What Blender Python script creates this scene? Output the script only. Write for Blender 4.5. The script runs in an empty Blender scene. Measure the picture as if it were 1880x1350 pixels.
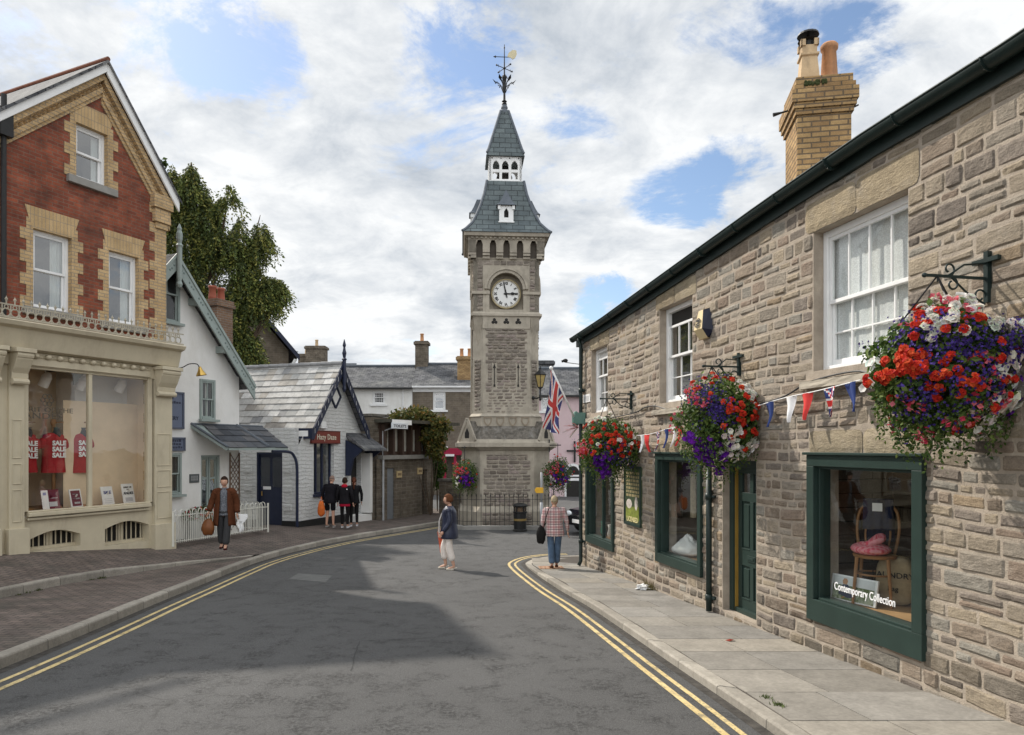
import bpy, bmesh, math, random
from mathutils import Vector, Matrix, noise
R = math.radians
sc = bpy.context.scene
COL = sc.collection
# ---------------------------------------------------------------- camera, sky, sun, exposure
F, CX, HY, EYE = 1300.0, 940.0, 822.0, 2.77          # photo focal length and horizon in photo pixels, eye height
cam = bpy.data.cameras.new('camera'); camo = bpy.data.objects.new('camera', cam); COL.objects.link(camo)
camo.location = (0, 0, EYE); camo.rotation_euler = (R(90), 0, 0)
cam.sensor_width = 36; cam.lens = 36 * F / 1880; cam.shift_y = (HY - 675) / 1880
cam.clip_start = .05; cam.clip_end = 3000
sc.camera = camo
SUN_AZ, SUN_EL = 139.5, 43.5                           # direction to the sun: angle from +X (ccw) and height
sun = bpy.data.lights.new('sun', 'SUN'); suno = bpy.data.objects.new('sun', sun); COL.objects.link(suno)
sun.energy = 3.6; sun.angle = R(1.2); sun.color = (1, .93, .83)
sv = Vector((math.cos(R(SUN_AZ)) * math.cos(R(SUN_EL)), math.sin(R(SUN_AZ)) * math.cos(R(SUN_EL)), math.sin(R(SUN_EL))))
suno.rotation_euler = sv.to_track_quat('Z', 'Y').to_euler(); suno.location = sv * 60
world = bpy.data.worlds.new('World'); sc.world = world; world.use_nodes = True
def build_world():
    nt = world.node_tree; N = nt.nodes; L = nt.links; N.clear()
    out = N.new('ShaderNodeOutputWorld'); bg = N.new('ShaderNodeBackground'); bg.inputs[1].default_value = .12
    L.new(bg.outputs[0], out.inputs[0])
    sky = N.new('ShaderNodeTexSky'); sky.sky_type = 'NISHITA'; sky.sun_disc = False
    sky.sun_elevation = R(SUN_EL); sky.sun_rotation = R(90 - SUN_AZ); sky.air_density = 1.0; sky.dust_density = .6
    tc = N.new('ShaderNodeTexCoord')
    def M(op, a, b=None, c=None, clamp=False):
        n = N.new('ShaderNodeMath'); n.operation = op; n.use_clamp = clamp
        for i, v in enumerate((a, b, c)):
            if v is None: continue
            if isinstance(v, (int, float)): n.inputs[i].default_value = v
            else: L.new(v, n.inputs[i])
        return n.outputs[0]
    sp = N.new('ShaderNodeSeparateXYZ'); L.new(tc.outputs['Generated'], sp.inputs[0])
    zz = M('ADD', M('MAXIMUM', sp.outputs[2], 0.0), .22)
    cb = N.new('ShaderNodeCombineXYZ'); L.new(M('DIVIDE', sp.outputs[0], zz), cb.inputs[0]); L.new(M('DIVIDE', sp.outputs[1], zz), cb.inputs[1])
    def NZ(scale, detail, rough, off=(0, 0, 0), dist=0.0):
        mp = N.new('ShaderNodeMapping'); L.new(cb.outputs[0], mp.inputs[0]); mp.inputs['Location'].default_value = off
        n = N.new('ShaderNodeTexNoise'); L.new(mp.outputs[0], n.inputs['Vector'])
        n.inputs['Scale'].default_value = scale; n.inputs['Detail'].default_value = detail; n.inputs['Roughness'].default_value = rough
        n.inputs['Distortion'].default_value = dist
        return n.outputs[0]
    n1 = NZ(1.9, 12, .62, (1.3, .4, 0), .5); n2 = NZ(5.5, 10, .66, (4.1, 2.2, 1), .4)
    dens = M('ADD', M('MULTIPLY', n1, .95), M('MULTIPLY', n2, .45))
    n5 = NZ(2.6, 10, .68, (5.5, 8.1, 4), .8)
    # clear gaps in the cloud, as directions in the sky
    for (px, py, rad, w) in GAPS:
        d = Vector(((px - CX) / F, 1, (HY - py) / F)).normalized()
        dp = N.new('ShaderNodeVectorMath'); dp.operation = 'DOT_PRODUCT'; L.new(tc.outputs['Generated'], dp.inputs[0]); dp.inputs[1].default_value = d
        t = M('DIVIDE', M('SUBTRACT', dp.outputs['Value'], math.cos(rad)), 1 - math.cos(rad), clamp=True)
        dens = M('SUBTRACT', dens, M('MULTIPLY', t, M('MULTIPLY', M('SUBTRACT', n5, .25, clamp=True), 3.6 * w)))
    mr = N.new('ShaderNodeMapRange'); mr.interpolation_type = 'SMOOTHSTEP'; L.new(dens, mr.inputs[0])
    mr.inputs[1].default_value = .43; mr.inputs[2].default_value = .60
    n3 = NZ(1.5, 10, .58, (7.7, 3.1, 2), .3); n4 = NZ(4.6, 9, .64, (2.2, 9.1, 3), .3)
    sh = M('ADD', M('MULTIPLY', n3, .62), M('MULTIPLY', n4, .38))
    cr = N.new('ShaderNodeValToRGB'); L.new(sh, cr.inputs[0])
    e = cr.color_ramp.elements; e[0].position = .38; e[0].color = CLOUD_DARK; e[1].position = .56; e[1].color = CLOUD_LIGHT
    up = M('ADD', M('ADD', M('MULTIPLY', M('MAXIMUM', M('MULTIPLY', sp.outputs[1], -1.0), 0.0), 1.0), M('MULTIPLY', M('MAXIMUM', M('SUBTRACT', sp.outputs[2], .55), 0.0), 1.4)), 1.0)   # clouds behind the camera and overhead brightened to fill the shaded fronts
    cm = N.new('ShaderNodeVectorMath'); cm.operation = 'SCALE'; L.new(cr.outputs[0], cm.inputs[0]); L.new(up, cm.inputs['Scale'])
    mx = N.new('ShaderNodeMix'); mx.data_type = 'RGBA'; L.new(mr.outputs[0], mx.inputs[0])
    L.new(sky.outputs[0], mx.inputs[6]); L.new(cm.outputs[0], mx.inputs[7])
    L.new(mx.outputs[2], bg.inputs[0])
GAPS = [(300, 85, .16, .15), (460, 120, .09, .17), (640, 20, .13, .10), (1500, 70, .10, .12), (840, 45, .11, .18), (890, 10, .08, .10), (1250, 385, .085, .20), (1370, 350, .09, .16), (1600, 110, .08, .14),
        (1110, 545, .06, .3), (1190, 520, .06, .2), (90, 40, .1, .12), (420, 40, .12, .14), (1290, 20, .12, .08)]
CLOUD_DARK = (3.1, 3.45, 3.9, 1); CLOUD_LIGHT = (6.1, 6.2, 6.25, 1)
build_world()
sc.view_settings.view_transform = 'Standard'; sc.view_settings.look = 'None'
sc.view_settings.exposure = 0.44; sc.view_settings.gamma = 1
sc.cycles.max_bounces = 6; sc.cycles.transparent_max_bounces = 12
# ---------------------------------------------------------------- helpers
rnd = random.Random(7)
def P(px, py, Y):                                      # point seen at a photo pixel, at distance Y
    return Vector(((px - CX) * Y / F, Y, EYE - (py - HY) * Y / F))
class Fr:                                              # a wall plane: origin, heading of its local x axis, local y goes inwards
    def __init__(s, ox, oy, ang):
        s.o = Vector((ox, oy)); s.a = ang; s.d = Vector((math.cos(ang), math.sin(ang))); s.n = Vector((-s.d.y, s.d.x))
    def at(s, px, py, off=0.0):
        k = (px - CX) / F; o = s.o + s.n * off
        # o.x + t d.x = k (o.y + t d.y)
        t = (k * o.y - o.x) / (s.d.x - k * s.d.y); Y = o.y + t * s.d.y
        return t, EYE - (py - HY) * Y / F
    def w(s, x, y, z): p = s.o + s.d * x + s.n * y; return Vector((p.x, p.y, z))
class MB:
    def __init__(s): s.v = []; s.f = []; s.m = []; s.t = []; s.uv = {}
    def add(s, vs, fs, mi=0, tint=(1, 1, 1), M=None):
        b = len(s.v)
        for p in vs:
            p = Vector(p); s.v.append(M @ p if M is not None else p)
        s.t += [tint] * len(vs) if not isinstance(tint, list) else tint
        for f in fs: s.f.append([b + i for i in f]); s.m.append(mi)
        return s
    def box(s, x0, x1, y0, y1, z0, z1, mi=0, tint=(1, 1, 1), M=None):
        vs = [(x, y, z) for z in (z0, z1) for y in (y0, y1) for x in (x0, x1)]
        return s.add(vs, [(0, 2, 3, 1), (4, 5, 7, 6), (0, 1, 5, 4), (2, 6, 7, 3), (0, 4, 6, 2), (1, 3, 7, 5)], mi, tint, M)
    def prism(s, poly, a, b, axis='y', mi=0, tint=(1, 1, 1), M=None):  # poly in the two other axes, extruded from a to b
        n = len(poly); mk = {'y': lambda p, t: (p[0], t, p[1]), 'x': lambda p, t: (t, p[0], p[1]), 'z': lambda p, t: (p[0], p[1], t)}[axis]
        vs = [mk(p, a) for p in poly] + [mk(p, b) for p in poly]
        fs = [list(range(n - 1, -1, -1)), list(range(n, 2 * n))] + [(i, (i + 1) % n, n + (i + 1) % n, n + i) for i in range(n)]
        return s.add(vs, fs, mi, tint, M)
    def bar(s, p, q, w, h=None, mi=0, up=(0, 0, 1), tint=(1, 1, 1)):   # square bar between two points
        p = Vector(p); q = Vector(q); d = (q - p).normalized(); u = Vector(up)
        if abs(d.dot(u)) > .95: u = Vector((1, 0, 0))
        a = d.cross(u).normalized() * w / 2; b = a.cross(d).normalized() * (h or w) / 2
        vs = [p - a - b, p + a - b, p + a + b, p - a + b, q - a - b, q + a - b, q + a + b, q - a + b]
        return s.add(vs, [(3, 2, 1, 0), (4, 5, 6, 7), (0, 1, 5, 4), (1, 2, 6, 5), (2, 3, 7, 6), (3, 0, 4, 7)], mi, tint)
    def tube(s, pts, r, n=8, mi=0, closed=False, tint=(1, 1, 1), cap=True):
        pts = [Vector(p) for p in pts]; k = len(pts); rs = r if isinstance(r, (list, tuple)) else [r] * k
        vs = []; prev = None
        for i, p in enumerate(pts):
            if closed: d = (pts[(i + 1) % k] - pts[i - 1])
            else: d = (pts[min(i + 1, k - 1)] - pts[max(i - 1, 0)])
            d = d.normalized() if d.length > 1e-9 else Vector((0, 0, 1))
            a = prev - d * prev.dot(d) if prev is not None else d.cross(Vector((0, 0, 1)) if abs(d.z) < .9 else Vector((1, 0, 0)))
            if a.length < 1e-6: a = d.orthogonal()
            a.normalize(); prev = a; b = d.cross(a)
            for j in range(n):
                t = 2 * math.pi * j / n; vs.append(p + (a * math.cos(t) + b * math.sin(t)) * rs[i])
        fs = []
        for i in range(k if closed else k - 1):
            i2 = (i + 1) % k
            for j in range(n): j2 = (j + 1) % n; fs.append((i * n + j, i * n + j2, i2 * n + j2, i2 * n + j))
        if not closed and cap: fs += [list(range(n - 1, -1, -1)), [(k - 1) * n + j for j in range(n)]]
        return s.add(vs, fs, mi, tint)
    def lathe(s, prof, n=16, c=(0, 0, 0), mi=0, tint=(1, 1, 1), M=None, sq=None):   # prof [(r,z)]
        vs = []
        for r, z in prof:
            for j in range(n):
                t = 2 * math.pi * (j + .5) / n; vs.append((c[0] + r * math.cos(t), c[1] + r * math.sin(t), c[2] + z))
        fs = []
        for i in range(len(prof) - 1):
            for j in range(n): j2 = (j + 1) % n; fs.append((i * n + j, i * n + j2, (i + 1) * n + j2, (i + 1) * n + j))
        fs += [list(range(n - 1, -1, -1)), [(len(prof) - 1) * n + j for j in range(n)]]
        return s.add(vs, fs, mi, tint, M)
    def ell(s, c, r, nu=12, nv=8, mi=0, tint=(1, 1, 1), M=None, fn=None):
        c = Vector(c); r = (r, r, r) if isinstance(r, (int, float)) else r; vs = []
        for i in range(nv + 1):
            p = math.pi * i / nv
            for j in range(nu):
                t = 2 * math.pi * j / nu; d = Vector((math.sin(p) * math.cos(t), math.sin(p) * math.sin(t), math.cos(p)))
                q = Vector((d.x * r[0], d.y * r[1], d.z * r[2])); q = fn(d, q) if fn else q; vs.append(c + q)
        fs = [(i * nu + j, (i + 1) * nu + j, (i + 1) * nu + (j + 1) % nu, i * nu + (j + 1) % nu) for i in range(nv) for j in range(nu)]
        return s.add(vs, fs, mi, tint, M)
    def grid(s, fn, nu, nv, mi=0, tint=(1, 1, 1), mif=None):
        vs = [fn(i / nu, j / nv) for j in range(nv + 1) for i in range(nu + 1)]; b = len(s.v)
        s.add(vs, [], mi, tint)
        for j in range(nv):
            for i in range(nu):
                k = b + j * (nu + 1) + i; s.f.append([k, k + 1, k + nu + 2, k + nu + 1]); s.m.append(mif(i, j) if mif else mi)
        return s
    def build(s, name, mats, parent=None, smooth=False, bevel=0.0, solid=0.0, uvf=None):
        me = bpy.data.meshes.new(name); me.from_pydata([tuple(v) for v in s.v], [], s.f)
        mats = mats if isinstance(mats, (list, tuple)) else [mats]
        for m in mats: me.materials.append(m)
        if len(mats) > 1: me.polygons.foreach_set('material_index', s.m)
        if smooth: me.polygons.foreach_set('use_smooth', [True] * len(s.f))
        at = me.attributes.new('tint', 'FLOAT_COLOR', 'POINT')
        at.data.foreach_set('color', [c for t in s.t for c in (t[0], t[1], t[2], 1.0)])
        uv = me.uv_layers.new(name='uv'); data = []
        for p in me.polygons:
            n = p.normal; ax, ay, az = abs(n.x), abs(n.y), abs(n.z)
            for vi in p.vertices:
                c = s.v[vi]
                if uvf: data += list(uvf(c, n))
                elif az >= ax and az >= ay: data += [c.x, c.y]
                elif ay >= ax: data += [c.x, c.z]
                else: data += [c.y, c.z]
        uv.data.foreach_set('uv', data); me.update()
        o = bpy.data.objects.new(name, me); COL.objects.link(o)
        if parent is not None: o.parent = parent
        if bevel:
            b = o.modifiers.new('bevel', 'BEVEL'); b.width = bevel; b.segments = 2; b.limit_method = 'ANGLE'; b.angle_limit = R(40)
        if solid:
            b = o.modifiers.new('solid', 'SOLIDIFY'); b.thickness = solid; b.offset = 0
        return o
def thing(name, label, cat, loc=(0, 0, 0), rz=0.0, group=None):
    o = bpy.data.objects.new(name, None); COL.objects.link(o); o.location = loc; o.rotation_euler = (0, 0, rz); o.empty_display_size = .2
    return tag(o, label, cat, group)
def tag(o, label, cat, group=None, kind=None):
    o['label'] = label; o['category'] = cat
    if group: o['group'] = group
    if kind: o['kind'] = kind
    return o
def struct(o, kind='structure'): o['kind'] = kind; return o
def dup(o, label=None, loc=None, rz=None, parent=None):
    c = o.copy(); COL.objects.link(c); c.parent = parent
    if loc is not None: c.location = loc
    if rz is not None: c.rotation_euler = (0, 0, rz)
    if label: c['label'] = label
    for ch in list(o.children): dup(ch, parent=c)
    return c
def text(s, size, mat, name, parent=None, M=None, align='CENTER', depth=.003, extra=None, sx=1.0, space=1.0):
    cu = bpy.data.curves.new('t', 'FONT'); cu.body = s; cu.size = size; cu.align_x = align; cu.extrude = depth; cu.space_character = space; cu.space_line = .95; cu.resolution_u = 3
    if extra: cu.offset = extra
    t = bpy.data.objects.new('t', cu); COL.objects.link(t); bpy.context.view_layer.update()
    me = bpy.data.meshes.new_from_object(t.evaluated_get(bpy.context.evaluated_depsgraph_get()))
    bpy.data.objects.remove(t); bpy.data.curves.remove(cu); me.name = name
    me.transform((M or Matrix()) @ Matrix.Scale(sx, 4, (1, 0, 0)))
    me.materials.clear(); me.materials.append(mat)
    o = bpy.data.objects.new(name, me); COL.objects.link(o); o.parent = parent
    return o
TX = Matrix.Rotation(R(90), 4, 'X')                    # text lying on a wall that faces local -y
def TM(x, y, z, rz=0.0): return Matrix.Translation((x, y, z)) @ Matrix.Rotation(rz, 4, 'Z') @ TX
# ---------------------------------------------------------------- materials
class NT:
    def __init__(s, name):
        s.m = bpy.data.materials.new(name); s.m.use_nodes = True; s.N = s.m.node_tree.nodes; s.L = s.m.node_tree.links
        s.b = s.N['Principled BSDF']; s.b.inputs['Specular IOR Level'].default_value = .3; s._c = None
    def new(s, t, **kw):
        n = s.N.new(t)
        for k, v in kw.items(): setattr(n, k, v)
        return n
    def link(s, a, b): s.L.new(a, b)
    def coord(s, k='Object'):
        if s._c is None: s._c = s.new('ShaderNodeTexCoord')
        return s._c.outputs[k]
    def noise(s, scale, detail=4, rough=.55, vec=None, dist=0.0, stretch=None):
        v = vec or s.coord()
        if stretch:
            mp = s.new('ShaderNodeMapping'); mp.inputs['Scale'].default_value = stretch; s.link(v, mp.inputs[0]); v = mp.outputs[0]
        n = s.new('ShaderNodeTexNoise'); n.inputs['Scale'].default_value = scale; n.inputs['Detail'].default_value = detail
        n.inputs['Roughness'].default_value = rough; n.inputs['Distortion'].default_value = dist; s.link(v, n.inputs['Vector'])
        return n.outputs[0]
    def ramp(s, fac, stops):
        r = s.new('ShaderNodeValToRGB'); e = r.color_ramp.elements
        while len(e) > len(stops): e.remove(e[-1])
        while len(e) < len(stops): e.new(.5)
        for i, (p, c) in enumerate(stops):
            e[i].position = p; e[i].color = (*c, 1) if len(c) == 3 else c
        s.link(fac, r.inputs[0]); return r.outputs[0]
    def mix(s, fac, a, b, mode='MIX'):
        n = s.new('ShaderNodeMix', data_type='RGBA', blend_type=mode)
        for i, v in ((0, fac), (6, a), (7, b)):
            if isinstance(v, (int, float)): n.inputs[i].default_value = v
            elif isinstance(v, tuple): n.inputs[i].default_value = (*v, 1) if len(v) == 3 else v
            else: s.link(v, n.inputs[i])
        return n.outputs[2]
    def math(s, op, a, b=0.0, clamp=False):
        n = s.new('ShaderNodeMath', operation=op, use_clamp=clamp)
        for i, v in enumerate((a, b)):
            if isinstance(v, (int, float)): n.inputs[i].default_value = v
            else: s.link(v, n.inputs[i])
        return n.outputs[0]
    def attr(s, name='tint'):
        a = s.new('ShaderNodeAttribute', attribute_name=name); return a.outputs['Color']
    def bump(s, h, strength=.4, dist=.02, prev=None):
        n = s.new('ShaderNodeBump'); n.inputs['Strength'].default_value = strength; n.inputs['Distance'].default_value = dist
        s.link(h, n.inputs['Height'])
        if prev is not None: s.link(prev, n.inputs['Normal'])
        return n.outputs[0]
    def out(s, col=None, rough=.7, nrm=None, metal=0.0, spec=None):
        if col is not None:
            if isinstance(col, tuple): s.b.inputs['Base Color'].default_value = (*col, 1)
            else: s.link(col, s.b.inputs['Base Color'])
        if isinstance(rough, (int, float)): s.b.inputs['Roughness'].default_value = rough
        else: s.link(rough, s.b.inputs['Roughness'])
        s.b.inputs['Metallic'].default_value = metal
        if spec is not None: s.b.inputs['Specular IOR Level'].default_value = spec
        if nrm is not None: s.link(nrm, s.b.inputs['Normal'])
        return s.m
def sc3(c, k): return tuple(min(1, x * k) for x in c)
def plain(name, c, rough=.6, var=.12, scale=5, bump=.15, bs=60, metal=0.0, dirt=None, spec=.3):
    n = NT(name); f = n.noise(scale, 6, .6); g = n.noise(scale * 9, 3)
    col = n.ramp(f, [(.3, sc3(c, 1 - var)), (.7, sc3(c, 1 + var))])
    if dirt: col = n.mix(n.ramp(n.noise(scale * .7, 8, .7, stretch=(1, 1, .35)), [(.5, (0, 0, 0)), (.75, (1, 1, 1))]), col, dirt)
    return n.out(col, rough, n.bump(n.noise(bs, 3), bump, .01), metal, spec)
def tinted(name, rough=.8, bump=.6, bs=30, var=.25, vs=14, dist=.02, spec=.2, stretch=None):      # colour from the tint attribute, mottled
    n = NT(name); f = n.noise(vs, 7, .65); k = n.ramp(f, [(.25, (1 - var,) * 3), (.75, (1 + var,) * 3)])
    fine = n.ramp(n.noise(vs * 7, 3, .6), [(.3, (.85,) * 3), (.7, (1.1,) * 3)])
    col = n.mix(1.0, n.mix(1.0, n.attr(), k, 'MULTIPLY'), fine, 'MULTIPLY')
    h = n.math('ADD', n.noise(bs, 6, .65, stretch=stretch), n.math('MULTIPLY', n.noise(bs * 4, 3), .4))
    return n.out(col, rough, n.bump(h, bump, dist), spec=spec)
def brickm(name, c1, c2, mortar, bw=.225, bh=.075, ms=.010, bump=.5, rough=.8, wob=.0, stain=None, off=.5, var=.35, dist=.012, squash=1.0):
    n = NT(name); v = n.coord('UV')
    if wob:
        nz = n.new('ShaderNodeTexNoise'); nz.inputs['Scale'].default_value = 3.0; nz.inputs['Detail'].default_value = 3; n.link(v, nz.inputs['Vector'])
        a = n.new('ShaderNodeVectorMath', operation='MULTIPLY_ADD'); n.link(nz.outputs['Color'], a.inputs[0]); a.inputs[1].default_value = (wob, wob, 0); n.link(v, a.inputs[2]); v = a.outputs[0]
    b = n.new('ShaderNodeTexBrick'); n.link(v, b.inputs['Vector']); b.inputs['Scale'].default_value = 1.0
    b.inputs['Brick Width'].default_value = bw; b.inputs['Row Height'].default_value = bh; b.inputs['Mortar Size'].default_value = ms
    b.inputs['Mortar Smooth'].default_value = .3; b.inputs['Bias'].default_value = 0; b.offset = off
    b.inputs['Color1'].default_value = (*c1, 1); b.inputs['Color2'].default_value = (*c2, 1); b.inputs['Mortar'].default_value = (*mortar, 1)
    col = n.mix(1.0, b.outputs['Color'], n.ramp(n.noise(2.2, 8, .65), [(.3, (1 - var,) * 3), (.7, (1 + var * .6,) * 3)]), 'MULTIPLY')
    col = n.mix(1.0, col, n.ramp(n.noise(60, 3), [(.3, (.82,) * 3), (.7, (1.12,) * 3)]), 'MULTIPLY')
    if stain: col = n.mix(n.ramp(n.noise(1.3, 8, .7), [(.5, (0, 0, 0)), (.72, (.7, .7, .7))]), col, stain)
    h = n.math('ADD', n.math('MULTIPLY', b.outputs['Fac'], -1.0), n.math('MULTIPLY', n.noise(45, 5), .5))
    return n.out(col, rough, n.bump(h, bump, dist), spec=.2)
def glassm(name, tint=(.93, .96, .95), spec=.06, refl=1.0):
    n = NT(name); n.N.remove(n.b); o = n.N['Material Output']
    tr = n.new('ShaderNodeBsdfTransparent'); tr.inputs[0].default_value = (*tint, 1)
    gl = n.new('ShaderNodeBsdfGlossy'); gl.inputs[0].default_value = (refl, refl, refl, 1); gl.inputs['Roughness'].default_value = .015
    w = n.noise(1.7, 2); bm = n.bump(w, .12, .02); n.link(bm, gl.inputs['Normal'])
    lw = n.new('ShaderNodeLayerWeight'); lw.inputs[0].default_value = .5
    f = n.math('ADD', n.math('MULTIPLY', n.math('POWER', lw.outputs['Facing'], 3.5), .8), spec, True)
    mx = n.new('ShaderNodeMixShader'); n.link(f, mx.inputs[0]); n.link(tr.outputs[0], mx.inputs[1]); n.link(gl.outputs[0], mx.inputs[2]); n.link(mx.outputs[0], o.inputs[0])
    return n.m
def leafm(name, trans=.25, rough=.6):
    n = NT(name); o = n.N['Material Output']; c = n.attr()
    col = n.mix(1.0, c, n.ramp(n.noise(25, 3), [(.3, (.75,) * 3), (.7, (1.2,) * 3)]), 'MULTIPLY')
    n.out(col, rough, spec=.25)
    t = n.new('ShaderNodeBsdfTranslucent'); n.link(col, t.inputs[0])
    mx = n.new('ShaderNodeMixShader'); mx.inputs[0].default_value = trans; n.link(n.b.outputs[0], mx.inputs[1]); n.link(t.outputs[0], mx.inputs[2]); n.link(mx.outputs[0], o.inputs[0])
    return n.m
def clothm(name, c, var=.12, scale=30, rough=.9, bump=.3): return plain(name, c, rough, var, scale, bump, 120, spec=.1)
M_ = {}
def wallstone():                                        # tint per stone, cleft faces, lime bloom, soot and damp
    n = NT('stone'); f = n.noise(8, 8, .68, stretch=(1, 1, 2.2)); col = n.mix(1.0, n.attr(), n.ramp(f, [(.25, (.74,) * 3), (.5, (1.02,) * 3), (.75, (1.26,) * 3)]), 'MULTIPLY')
    col = n.mix(1.0, col, n.ramp(n.noise(70, 4, .7), [(.3, (.78,) * 3), (.7, (1.16,) * 3)]), 'MULTIPLY')
    col = n.mix(n.ramp(n.noise(3.2, 9, .75), [(.52, (0,) * 3), (.68, (.5,) * 3)]), col, (.42, .37, .31))
    col = n.mix(n.ramp(n.noise(1.1, 9, .72), [(.54, (0,) * 3), (.72, (.4,) * 3)]), col, (.14, .115, .095))
    col = n.mix(n.ramp(n.noise(5.5, 9, .78), [(.62, (0,) * 3), (.68, (.38,) * 3)]), col, (.11, .095, .08))
    h = n.math('ADD', n.noise(15, 8, .7, stretch=(1, 1, 2.8)), n.math('MULTIPLY', n.noise(75, 4, .7), .35))
    return n.out(col, .92, n.bump(h, 1.0, .025), spec=.12)
M_['stone'] = wallstone()
M_['mortar'] = plain('lime_mortar', (.365, .31, .25), .95, .2, 6, .9, 70)
M_['ashlar'] = plain('dressed_sandstone', (.36, .29, .18), .9, .2, 5, .5, 40, dirt=(.2, .17, .12))
M_['towerstone'] = tinted('tower_stone', .9, .8, 22, .25, 9, .02)
M_['paleash'] = plain('pale_freestone', (.385, .343, .278), .9, .18, 3, .35, 35, dirt=(.2, .18, .15))
M_['moss'] = plain('mossy_stone', (.125, .112, .095), .95, .5, 7, .9, 22, dirt=(.24, .23, .21))
M_['redbrick'] = brickm('red_brick', (.32, .090, .048), (.20, .060, .038), (.21, .125, .088), .225, .075, .009, .5, stain=(.085, .045, .035), var=.5)
M_['buff'] = brickm('buff_brick', (.58, .41, .22), (.48, .325, .165), (.34, .27, .19), .225, .075, .010, .5, var=.3, off=.5)
M_['buffv'] = brickm('buff_brick_soldier', (.58, .41, .22), (.50, .345, .175), (.34, .27, .19), .075, .24, .007, .4, var=.2, off=0)
M_['yellowbrick'] = brickm('yellow_stock_brick', (.48, .315, .145), (.34, .21, .095), (.17, .125, .08), .235, .078, .012, .6, stain=(.16, .10, .06))
M_['cream'] = plain('cream_paint', (.54, .475, .345), .45, .06, 3, .1, 30, dirt=(.42, .36, .26))
M_['whitep'] = plain('white_gloss_paint', (.80, .80, .79), .35, .05, 4, .08, 40)
M_['whitew'] = plain('white_render', (.78, .77, .74), .9, .05, 2, .35, 18, dirt=(.66, .64, .59))
M_['green'] = plain('dark_green_paint', (.021, .039, .033), .42, .12, 4, .1, 30)
M_['greenpipe'] = plain('green_black_paint', (.016, .028, .026), .4, .2, 4, .1, 30)
M_['navy'] = plain('navy_paint', (.018, .024, .050), .4, .15, 4, .1, 30)
M_['black'] = plain('black_iron', (.018, .018, .018), .45, .2, 10, .2, 60)
M_['sage'] = plain('sage_paint', (.29, .34, .32), .5, .08, 4, .1, 30)
M_['dark'] = plain('dark_interior', (.03, .028, .026), .9)
M_['glass'] = glassm('window_glass')
M_['glassr'] = glassm('reflecting_glass', (.75, .8, .8), .22)
M_['slate'] = tinted('slate', .72, .5, 18, .25, 6, .01, .2)
M_['gslate'] = brickm('grey_slates', (.155, .155, .16), (.075, .078, .085), (.035, .035, .04), .30, .20, .012, .6, .9, stain=(.22, .22, .21), var=.4, dist=.012)
M_['greenslate'] = brickm('green_slates', (.145, .172, .175), (.105, .128, .135), (.045, .052, .055), .42, .20, .012, .8, .7, var=.3, dist=.015)
M_['lead'] = plain('lead_flashing', (.11, .125, .145), .75, .15, 4, .2, 20)
M_['leaf'] = leafm('leaves'); M_['petal'] = leafm('petals', .3, .7)
M_['bark'] = plain('bark', (.09, .065, .045), .95, .3, 6, 1.0, 20)
M_['gold'] = plain('brass', (.55, .36, .10), .3, .15, 6, .1, 30, metal=.9)
M_['terracotta'] = plain('terracotta', (.50, .25, .12), .8, .2, 5, .3, 30, dirt=(.25, .15, .1))
M_['potbuff'] = plain('buff_clay_pot', (.55, .40, .24), .8, .15, 5, .3, 30, dirt=(.28, .2, .13))
M_['wood'] = plain('varnished_wood', (.30, .15, .06), .45, .25, 3, .2, 20)
M_['metal'] = plain('grey_metal', (.30, .31, .32), .45, .1, 6, .1, 30)
M_['yellow'] = plain('yellow_plastic', (.75, .42, .04), .5)
M_['red'] = plain('red_cotton', (.36, .018, .024), .85, .15, 8, .3, 40)
M_['ink'] = plain('black_ink', (.02, .02, .02), .7, .0)
M_['wink'] = plain('white_ink', (.85, .85, .85), .7, .0)
M_['gink'] = plain('grey_ink', (.10, .085, .065), .7, .0)
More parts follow.
